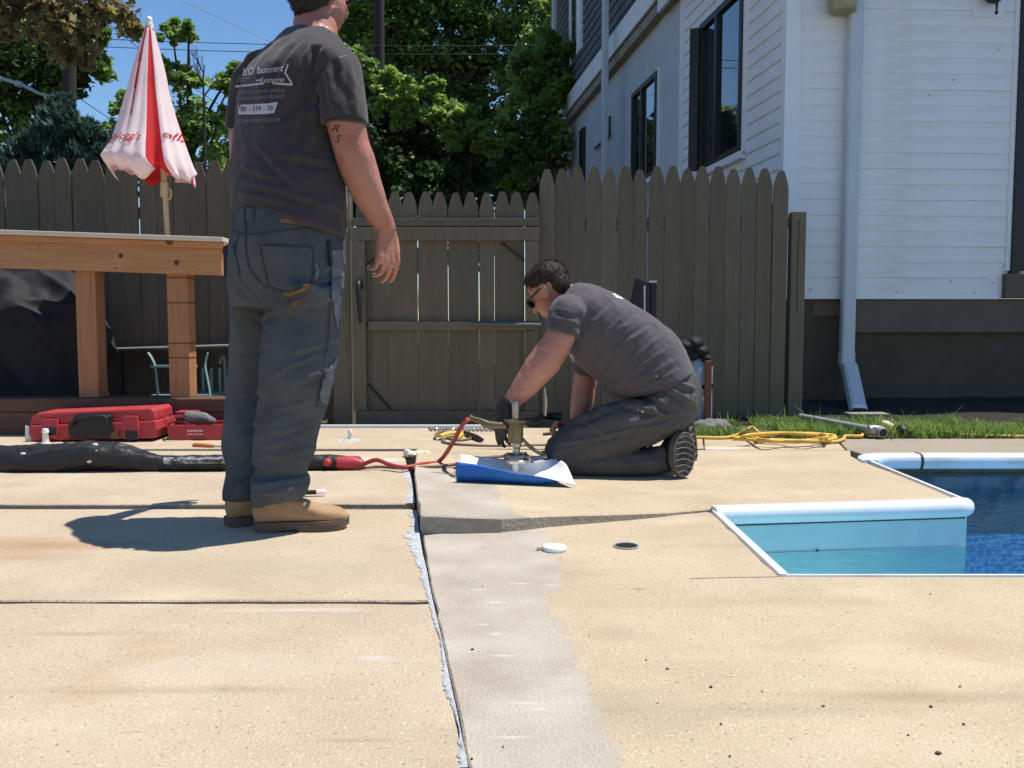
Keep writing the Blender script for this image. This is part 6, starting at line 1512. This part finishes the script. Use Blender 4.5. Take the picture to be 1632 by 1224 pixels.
# boots
rb = boot(man, RB, RT, 0, M['boot'], M['sole'], shaft=.15)
lb = boot(man, G(360, 839), G(360, 839) + V((.26, .14, 0)), 0, M['boot'], M['sole'], shaft=.14)
ax = (RT - RB).normalized(); L_ = (RT - RB).length
for k in range(4):
    s_ = .36 + .05 * k; zt = .128 - .012 * k; c = RB + ax * (s_ * L_) + V((0, 0, zt + .004))
    sd_ = V((-ax.y, ax.x, 0)); b = MB(); b.tube([c - sd_ * .03 + V((0, 0, -.014)), c - sd_ * .012, c + sd_ * .012, c + sd_ * .03 + V((0, 0, -.014))], .0035, 6, 3); b.build('lace', M['lace'], rb)
c = RB + ax * (.37 * L_) + V((0, 0, .128)); sd_ = V((-ax.y, ax.x, 0))
b = MB(); b.tube([c, c - sd_ * .02 + V((0, 0, .022)), c - sd_ * .042 + ax * .01, c - sd_ * .04 + ax * .02 + V((0, 0, -.035))], .003, 6, 4); b.tube([c, c + sd_ * .02 + V((0, 0, .02)), c + sd_ * .03 + ax * .02], .003, 6, 4); b.build('lace', M['lace'], rb)
# print on the back of the shirt
for seg in (((553, 88), (540, 92)), ((540, 92), (524, 101)), ((524, 101), (511, 113)), ((511, 113), (506, 128)), ((518, 191), (545, 188)), ((545, 188), (582, 192))):
    (x0, y0), (x1, y1) = seg; d = V((y1 - y0, -(x1 - x0), 0)).normalized() * .6
    patch_on(bv, [(x0 + d.x, y0 + d.y), (x1 + d.x, y1 + d.y), (x1 - d.x, y1 - d.y), (x0 - d.x, y0 - d.y)], shirt, 'seam', 'belt', .003, n=6)
text_on(bv, 'B.Q. Basement', 418, 112, 15.5, R(-6), 'letter_grey', shirt, .25, .05, width=78)
text_on(bv, 'Systems', 433, 127.5, 12, R(-3), 'letter_grey', shirt, .25, .05, width=38)
def strip_on(p0, p1, w_, m, name='print_bar'):
    d = V((p1[1] - p0[1], -(p1[0] - p0[0]), 0)).normalized() * (w_ / 2)
    patch_on(bv, [(p0[0] + d.x, p0[1] + d.y), (p1[0] + d.x, p1[1] + d.y), (p1[0] - d.x, p1[1] - d.y), (p0[0] - d.x, p0[1] - d.y)], shirt, name, m, .0022, n=10)
strip_on((375, 138), (420, 133), 3.2, 'letter_grey'); strip_on((434, 132.5), (466, 135), 3.0, 'letter_grey'); strip_on((455, 117), (465.5, 134), 2.6, 'letter_grey'); strip_on((459, 102), (454, 117), 2.6, 'letter_grey')
strip_on((379, 121.5), (394, 120), 1.3, 'letter_dim'); strip_on((378, 126), (397, 124.5), 1.3, 'letter_dim'); strip_on((377, 130), (392, 128.5), 1.3, 'letter_dim'); strip_on((408, 128.5), (416, 127.5), 2.6, 'letter_grey')
text_on(bv, 'BASEMENTS, CRAWL SPACES &', 415, 146, 7.5, R(-3), 'letter_dim', shirt, width=74)
text_on(bv, 'FOUNDATION REPAIR SPECIALISTS', 415, 155.5, 7.5, R(-3), 'letter_dim', shirt, width=77)
patch_on(bv, [(379, 167), (425, 165), (443, 162.5), (437, 180), (420, 182), (380, 182.5)], shirt, 'print_box', 'letter_grey', .0022, n=12)
text_on(bv, '80 - 339 - 70', 409, 173.5, 11, R(-1.5), 'ink', shirt, 0, .02, width=50, offd=.004)
text_on(bv, 'BQBASEMENTS.COM', 412, 192, 8, R(-2), 'letter_dim', shirt, width=68)
# tattoo on the upper arm
text_on(bvb, 'R', 534, 205, 17, R(14), 'ink', body, .3, .1, width=11, offd=.002)
text_on(bvb, 'S', 537, 222, 18, R(8), 'ink', body, .3, .0, width=8, offd=.002)

# ------------------------------------------------------------------ kneeling man
Z = lambda zx, zy: (660 + zx / 2.914, 380 + zy / 2.914)
KN = G(1000, 757, .006); KY = KN.y + .10
kman = empty('person', G(1000, 752, .006), 'kneeling man in faded charcoal t-shirt working the drilling tool', 'person')
kr = lambda a, c, hw, dy=0, expo=2.2, tilt=0: ring_px(Z(*a), Z(*c), KY + dy, hw, 0, 32, expo, tilt)
b = MB()
loft(b, [kr((742, 214), (662, 296), .075), kr((775, 210), (650, 330), .12), kr((860, 228), (668, 420), .19), kr((950, 272), (712, 530), .20), kr((1045, 325), (775, 600), .185), kr((1132, 385), (850, 655), .175), kr((1207, 445), (905, 722), .175), kr((1257, 525), (978, 738), .175), kr((1286, 604), (1075, 722), .185)], 5)
kYn = -.15
loft(b, [kr((735, 262), (830, 330), .07, kYn + .05), kr((668, 275), (800, 345), .085, kYn), kr((634, 325), (780, 375), .082, kYn - .02), kr((618, 380), (772, 415), .078, kYn - .03), kr((613, 418), (764, 456), .074, kYn - .03)], 4)
kYf = .18
loft(b, [kr((720, 330), (860, 400), .08, kYf - .03), kr((712, 430), (835, 450), .082, kYf), kr((728, 540), (838, 545), .078, kYf + .02), kr((745, 622), (848, 640), .07, kYf + .02)], 4)
hA = folds((.8, .15, .9), 16, .011, .12, 1.5); hB = folds((.35, 0, -1), 10, .013, .14, 3.3); hC = folds((.7, 0, 1), 26, .004, .15, 7.7)
def kshirt(p, n_):
    return hA(p, n_) * .9 + hB(p, n_) * .7 + hC(p, n_)
cK = creases([(1085, 345, 955, 425), (1125, 400, 975, 495), (1165, 450, 1005, 565), (1195, 512, 1035, 605), (1225, 565, 1055, 655), (945, 292, 800, 405), (1005, 332, 850, 475), (1095, 690, 950, 742), (1240, 610, 1080, 690), (780, 345, 790, 470), (890, 520, 820, 620), (940, 560, 860, 680), (1000, 640, 900, 720), (660, 330, 750, 350), (640, 370, 765, 395), (1060, 430, 930, 520), (900, 330, 810, 420), (1120, 590, 1000, 690)], KY - .2, .009, .0036, Z)
ksh = blob('t_shirt', b, M['shirt_k'], kman, .0065, 4, lambda p, n_: .55 * kshirt(p, n_) + cK(p, n_))
bk = bvh_of(ksh)
# body
b = MB()
kf = V((-.70, .42, -.57)); ku = V((-.42, .10, .88))
kc = P(*Z(626, 238), KY - .02)
kat = skull(b, kc, kf, ku, 1.02)
loft(b, [kr((800, 240), (690, 330), .09), kr((742, 214), (668, 305), .064), kr((715, 205), (640, 310), .058, -.01), kr((690, 190), (610, 290), .055, -.02)], 3)
loft(b, [kr((800, 250), (700, 360), .14), kr((1000, 340), (810, 540), .14), kr((1180, 530), (1000, 660), .13), kr((1250, 700), (1080, 770), .12)], 3)
ka = lambda a, c, dy, k=.9: ring_px(Z(*a), Z(*c), KY + dy, ((V(Z(*a)) - V(Z(*c))).length / 2) * S(KY + dy) * k, 0, 24)
loft(b, [ka((640, 350), (760, 390), kYn), ka((618, 420), (752, 458), kYn - .03), ka((588, 470), (726, 520), kYn - .035), ka((548, 522), (697, 572), kYn - .03, .95), ka((515, 570), (660, 625), kYn - .03, .95), ka((482, 625), (606, 680), kYn - .03), ka((452, 680), (548, 735), kYn - .03), ka((425, 730), (492, 775), kYn - .03), ka((405, 768), (458, 800), kYn - .03, .85)], 4)
kwr = P(*Z(430, 775), KY + kYn - .03)
loft(b, [ka((745, 500), (840, 510), kYf + .02), ka((742, 640), (848, 660), kYf + .02), ka((735, 690), (842, 705), kYf + .02), ka((726, 760), (832, 770), kYf + .01), ka((722, 830), (800, 840), kYf, .9), ka((712, 868), (765, 890), kYf - .02, .85)], 4)
kw2 = P(*Z(738, 868), KY + kYf - .03)
hand(b, kw2, (-1, -.25, .18), (-.1, -.55, -.83), (52, 54, 56, 58), s=.98, thumb=(.9, .5), side=-1)
for dy, off_ in ((-.08, 0), (.12, 0)):
    chain(b, [P(*Z(1210, 760), KY + dy), P(*Z(690, 985), KY + dy), P(*Z(1140, 1045), KY + dy)], [.08, .055, .04])
kbody = blob('body', b, M['skin_k'], kman, .0048, 3, lambda p, n_: .0024 * noise.noise(p * 22) + .0014 * noise.noise(V((p.x * 40 + p.z * 40, p.y * 60, p.z * 12))) if p.z < .62 else 0)
# glove on the near hand
b = MB(); hand(b, kwr + V((-.006, -.01, -.004)), (-.16, -.12, -1), (.62, .76, -.10), (14, 18, 22, 27), s=1.12, thumb=(.8, .5), side=-1)
cap(b, kwr + V((.004, 0, .012)), kwr + V((-.01, 0, -.04)), .033, .034)
blob('work_glove', b, M['rubber'], kman, .0045, 3, lambda p, n_: .0015 * noise.noise(p * 60))
# hair, glasses
b = MB(); f_ = kf.normalized(); u_ = (ku - f_ * ku.dot(f_)).normalized(); l_ = u_.cross(f_)
ell(b, kat(-.019, 0, .040), [f_ * .099, l_ * .081, u_ * .083]); ell(b, kat(-.052, 0, .0), [f_ * .058, l_ * .069, u_ * .06]); ell(b, kat(.03, 0, .082), [f_ * .048, l_ * .05, u_ * .034])
khr = blob('hair', b, M['hair'], kman, .0055, 2, lambda p, n_: .0015 * noise.noise(p * 60))
hair_strands(khr, 7000, .0065, f_ * -.35 + u_ * .25, kman, M['hair'], seed=3)
b = MB(); b.tube([kat(-.012, .088, .010), kat(.045, .082, .008), kat(.096, .066, .004)], .0045, 6); b.build('glasses', M['lens'], kman)
for sd_ in (1, -1):
    b = MB(); ell(b, kat(.098, sd_ * .036, -.006), [f_ * .008 + l_ * sd_ * -.006, l_ * .030, u_ * .022], 12); b.build('lens', M['lens'], kman, smooth=True)
# trousers
b = MB()
loft(b, [kr((1262, 590), (1085, 715), .165), kr((1303, 640), (1030, 750), .18), kr((1322, 705), (985, 775), .19), kr((1318, 770), (950, 800), .19), kr((1285, 840), (960, 830), .18)], 4)
for dy in (-.085, .115):
    d_ = 0 if dy < 0 else 8
    kl = lambda a, c, hw: kr(a, c, hw, dy, 2.2)
    loft(b, [kl((1310, 770), (1010, 752), .10), kl((1268, 862), (945, 766), .105), kl((1150, 930), (862, 790), .105), kl((1010, 985), (782, 822), .10), kl((870, 1025), (710, 865), .092), kl((760, 1060), (655, 912), .085), kl((690, 1080), (618, 962), .07), kl((650, 1085), (606, 1010), .05)], 4)
    loft(b, [kl((635, 985), (640, 1092), .062), kl((720, 985), (722, 1097), .07), kl((860, 985), (862, 1099), .075), kl((1000, 985), (1000, 1100), .075), kl((1110, 975), (1112, 1096), .066), kl((1195, 955), (1195, 1080), .055)], 4)
kA = folds((.9, 0, -.55), 13, .018, .25, 2.2); kB = folds((.5, .2, -1), 20, .010, .25, 5.1)
cT = creases([(960, 765, 1100, 805), (725, 862, 955, 775), (1000, 855, 1250, 805), (900, 905, 1150, 865), (700, 955, 950, 905), (1190, 705, 1300, 765), (1090, 722, 1200, 805), (1120, 900, 1270, 850), (660, 1000, 800, 950), (980, 960, 1180, 900), (800, 850, 900, 920), (1230, 680, 1310, 700), (700, 1060, 900, 1050), (950, 1060, 1150, 1040), (1030, 770, 1180, 830)], KY - .18, .010, .0085, Z)
ktr = blob('trousers', b, M['kpants'], kman, .0065, 3, lambda p, n_: (.55 * (kA(p, n_) + kB(p, n_)) + cT(p, n_)) * (1 if p.z > .06 else .4))
bt = bvh_of(ktr)
for seg in (((1205, 655), (1290, 690)), ((1290, 690), (1285, 760)), ((1200, 700), (1270, 740)), ((1130, 660), (1185, 760)), ((1050, 745), (1120, 800)), ((1180, 690), (1200, 660))):
    (x0, y0), (x1, y1) = Z(*seg[0]), Z(*seg[1]); d = V((y1 - y0, -(x1 - x0), 0)).normalized() * .7
    patch_on(bt, [(x0 + d.x, y0 + d.y), (x1 + d.x, y1 + d.y), (x1 - d.x, y1 - d.y), (x0 - d.x, y0 - d.y)], ktr, 'seam', 'seam', .004, n=6)
for x, y, s_ in ((1060, 805, 9), (1125, 640, 6), (1182, 665, 6), (1040, 798, 5)):
    X_, Y_ = Z(x, y); q = s_ / 2.914
    patch_on(bt if y > 660 else bk, [(X_ - q, Y_ - q * .5), (X_ + q * .3, Y_ - q * .8), (X_ + q, Y_ + q * .2), (X_ - q * .2, Y_ + q * .6)], ktr, 'paint_spot', 'seal', .004, n=4, ragged_amp=.4)
# white print that shows at the chest and back of the shirt
X_, Y_ = Z(726, 552); patch_on(bk, [(X_ - 4, Y_ - 8), (X_ + 4, Y_ - 3), (X_ + 6, Y_ + 8), (X_ - 1, Y_ + 5)], ksh, 'print_patch', 'letter_grey', .003, n=5)
X_, Y_ = Z(945, 265); patch_on(bk, [(X_ - 9, Y_ - 4), (X_ + 2, Y_ - 1), (X_ + 10, Y_ + 6), (X_ - 2, Y_ + 3)], ksh, 'print_patch', 'paper', .003, n=5)
X_, Y_ = Z(1070, 318); patch_on(bk, [(X_ - 6, Y_ - 1), (X_ + 4, Y_ + 3), (X_ + 7, Y_ + 8), (X_ - 2, Y_ + 5)], ksh, 'print_patch', 'paper', .003, n=5)
# shoes: toes on the ground, treaded soles turned to the back
def kshoe(cx, cy, Y, nrm, up, hl, hw, ankle):
    c = P(*Z(cx, cy), Y); n_ = V(nrm).normalized(); u2 = V(up); u2 = (u2 - n_ * u2.dot(n_)).normalized(); w2 = u2.cross(n_)
    b = MB(); ell(b, c - n_ * .035, [u2 * (hl * .92), w2 * (hw * .9), n_ * .05]); cap(b, c - n_ * .05 + u2 * hl * .3, V(ankle), hw * .8, .05)
    sh = blob('shoe', b, M['black'], kman, .006, 3, lambda p, q: .002 * noise.noise(p * 40))
    b = MB(); n = 36
    ring = lambda k, h_: [c + n_ * h_ + u2 * (hl * k * math.copysign(abs(math.cos(a)) ** .85, math.cos(a))) + w2 * (hw * k * math.sin(a) * (1 + .10 * math.cos(a))) for a in [2 * math.pi * i / n for i in range(n)]]
    b.rings([ring(1, -.022), ring(1.03, -.008), ring(1.0, .004), ring(.9, .008)]); so = b.build('sole', M['ksole'], sh)
    for j in range(7):
        t = -.78 + j * .26; r_ = math.sqrt(max(0, 1 - t * t)) * .82
        b = MB(); b.tube([c + n_ * .011 + u2 * (hl * (t - .06)) - w2 * (hw * r_), c + n_ * .012 + u2 * (hl * (t + .06)), c + n_ * .011 + u2 * (hl * (t - .06)) + w2 * (hw * r_)], .0065, 6, 3, flat=.6); b.build('tread_bar', M['ksole'], so)
    b = MB(); b.tube([c + n_ * .010 + u2 * (hl * .97 * math.cos(a)) + w2 * (hw * .93 * math.sin(a)) for a in [2 * math.pi * i / 30 for i in range(31)]], .006, 6); b.build('tread_rim', M['ksole'], so)
kshoe(1246, 1003, KY - .16, (.50, -.84, .10), (.16, .0, 1), .098, .062, P(*Z(1185, 990), KY - .09))
kshoe(1282, 915, KY + .10, (.85, -.45, .15), (.05, 0, 1), .12, .05, P(*Z(1180, 1000), KY + .115))
# ------------------------------------------------------------------ drilling / injection tool
MC = G(*Z(471, 1112), .018); MY = MC.y
mz = lambda zy: P(Z(471, zy)[0], Z(471, zy)[1], MY).z
mx = lambda zx: P(Z(zx, 900)[0], Z(zx, 900)[1], MY).x
ms = lambda d: d / 2.914 * S(MY)
tool = empty('drilling_tool', MC, 'steel and brass pneumatic drilling tool held upright over the blue sheet', 'drill')
c = V((mx(471), MY, 0))
b = MB(); b.lathe(c, [(ms(33), mz(950)), (ms(36), mz(945)), (ms(36), mz(862)), (ms(40), mz(858)), (ms(52), mz(852)), (ms(54), mz(842)), (ms(30), mz(836))], 24); b.build('body', M['brass'], tool, smooth=False)
b = MB(); b.lathe(c, [(ms(17), mz(838)), (ms(18), mz(770)), (ms(15), mz(760)), (ms(3), mz(757))], 20); b.build('chuck', M['steel'], tool, smooth=False)
b = MB(); b.lathe(c + V((ms(6), 0, 0)), [(ms(15), mz(1002)), (ms(15), mz(975)), (ms(20), mz(968)), (ms(20), mz(952)), (ms(12), mz(948))], 16); b.build('shaft', M['steel'], tool)
b = MB(); b.lathe(c + V((ms(3), 0, 0)), [(ms(30), mz(1046)), (ms(58), mz(1040)), (ms(62), mz(1026)), (ms(48), mz(1014)), (ms(60), mz(1010)), (ms(56), mz(1002)), (ms(15), mz(1000))], 18); b.build('clamp_ring', M['steel'], tool)
for k in range(7):
    a_ = k * .898; b = MB(); q_ = c + V((ms(3) + ms(44) * math.cos(a_), ms(44) * math.sin(a_), 0)); b.cyl(q_ + V((0, 0, mz(1018))), q_ + V((0, 0, mz(992 + 6 * (k % 2)))), ms(7), n=6); b.build('bolt', M['brass'], tool)
for k, (x_, y_, r_) in enumerate(((425, 1010, 12), (432, 1028, 10), (530, 1008, 13), (548, 1030, 9))):
    b = MB(); ell(b, V((mx(x_), MY - .01 - .01 * k, mz(y_))), [(ms(r_ * 1.4), 0, 0), (0, ms(r_), 0), (0, 0, ms(r_ * .7))], 8); b.build('lug', M['tanwire'], tool)
b = MB(); b.lathe(c, [(ms(6), MC.z), (ms(11), MC.z + .012), (ms(16), mz(1060)), (ms(17), mz(1044))], 16); b.build('nozzle', M['white'], tool, smooth=True)
hy = (KY + kYf - .10)
b = MB(); b.tube([V((mx(505), MY, mz(848))), V((mx(560), MY + .05, mz(850))), V((mx(620), hy - .06, mz(858))), V((mx(700), hy - .03, mz(862)))], [ms(13), ms(14), ms(20), ms(21)], 12, 3); b.build('side_handle', M['black'], tool, smooth=True)
b = MB(); b.tube([V((mx(430), MY, mz(870))), V((mx(350), MY + .01, mz(868))), V((mx(310), MY + .02, mz(852))), V((mx(262), MY + .03, mz(838)))], [ms(15), ms(20), ms(15), ms(11)], 10, 3); b.build('hose_coupling', M['brass'], tool, smooth=True)
b = MB(); b.tube([V((mx(265), MY + .03, mz(842))), V((mx(264), MY + .03, mz(822)))], [ms(8), ms(6)], 8); b.build('nipple', M['steel'], tool)
b = MB(); b.tube([V((mx(505), MY - .01, mz(930))), V((mx(535), MY, mz(965))), V((mx(580), MY, mz(995))), V((mx(600), MY + .02, mz(1000)))], [ms(7), ms(9), ms(9), ms(12)], 8, 3); b.build('linkage', M['brass'], tool, smooth=True)
b = MB(); b.tube([V((mx(540), MY + .02, mz(1028))), V((mx(580), MY + .02, mz(1022))), V((mx(615), MY + .03, mz(1018)))], [ms(14), ms(10), ms(12)], 8, 3); b.build('clamp_arm', M['galv'], tool, smooth=True)
b = MB(); b.tube([V((mx(612), MY + .1, mz(835))), V((mx(615), MY + .1, mz(770))), V((mx(608), MY + .1, mz(700)))], [.007, .010, .006], 8, 3); b.build('relief_rod', M['steel'], tool, smooth=True)
# ------------------------------------------------------------------ curled blue sheet with white face
NU, NV = 36, 28
x0_, x1_ = G(*Z(196, 1150), .02).x, G(*Z(748, 1150), .02).x
yf = G(*Z(400, 1158), .018).y
b = MB(); pts = []
for j in range(NV + 1):
    v = j / NV
    for i in range(NU + 1):
        u = i / NU
        h0 = .078 * (1 - u) ** .75 * (1 + .05 * math.sin(u * 9)) + .006
        if v < .22:
            t = v / .22; yy = yf - .012 * math.sin(t * math.pi) + .05 * t; zz = h0 * (1 - t) ** 1.6 + .002
            yy += -.0 * u
        else:
            t = (v - .22) / .78; yy = yf + .05 + t * .27
            zz = .003 + .075 * t ** 2.2 * (1 - .5 * u) 
        xx = x0_ + (x1_ - x0_) * u
        r_ = max(0, (u - .62) / .38)                      # right end curls up and back over itself
        zz += .075 * r_ ** 1.5 * math.sin(min(1, v * 1.2 + .0) * math.pi * .8) ; xx -= .07 * r_ ** 2.2 * v
        rl = max(0, (v - .7) / .3) * max(0, 1 - abs(u - .68) / .26); zz += .03 * rl; yy -= .16 * rl * max(0, (v - .8) / .2)
        zz += .004 * noise.noise((u * 5, v * 5, 2))
        p = V((xx, yy, zF(xx, yy) + max(zz, .003))); pts.append(p)
fs = [(j * (NU + 1) + i, j * (NU + 1) + i + 1, (j + 1) * (NU + 1) + i + 1, (j + 1) * (NU + 1) + i) for j in range(NV) for i in range(NU)]
me = bpy.data.meshes.new('plastic_sheet'); me.from_pydata([tuple(p) for p in pts], [], fs); me.polygons.foreach_set('use_smooth', [True] * len(fs)); me.update()
sh = link('plastic_sheet', me, [M['paper'], M['blue']])
so = sh.modifiers.new('solid', 'SOLIDIFY'); so.thickness = .0016; so.offset = -1; so.material_offset = 1; so.material_offset_rim = 1
tag(sh, 'curled sheet, bright blue outside and white inside, under the tool', 'sheet')
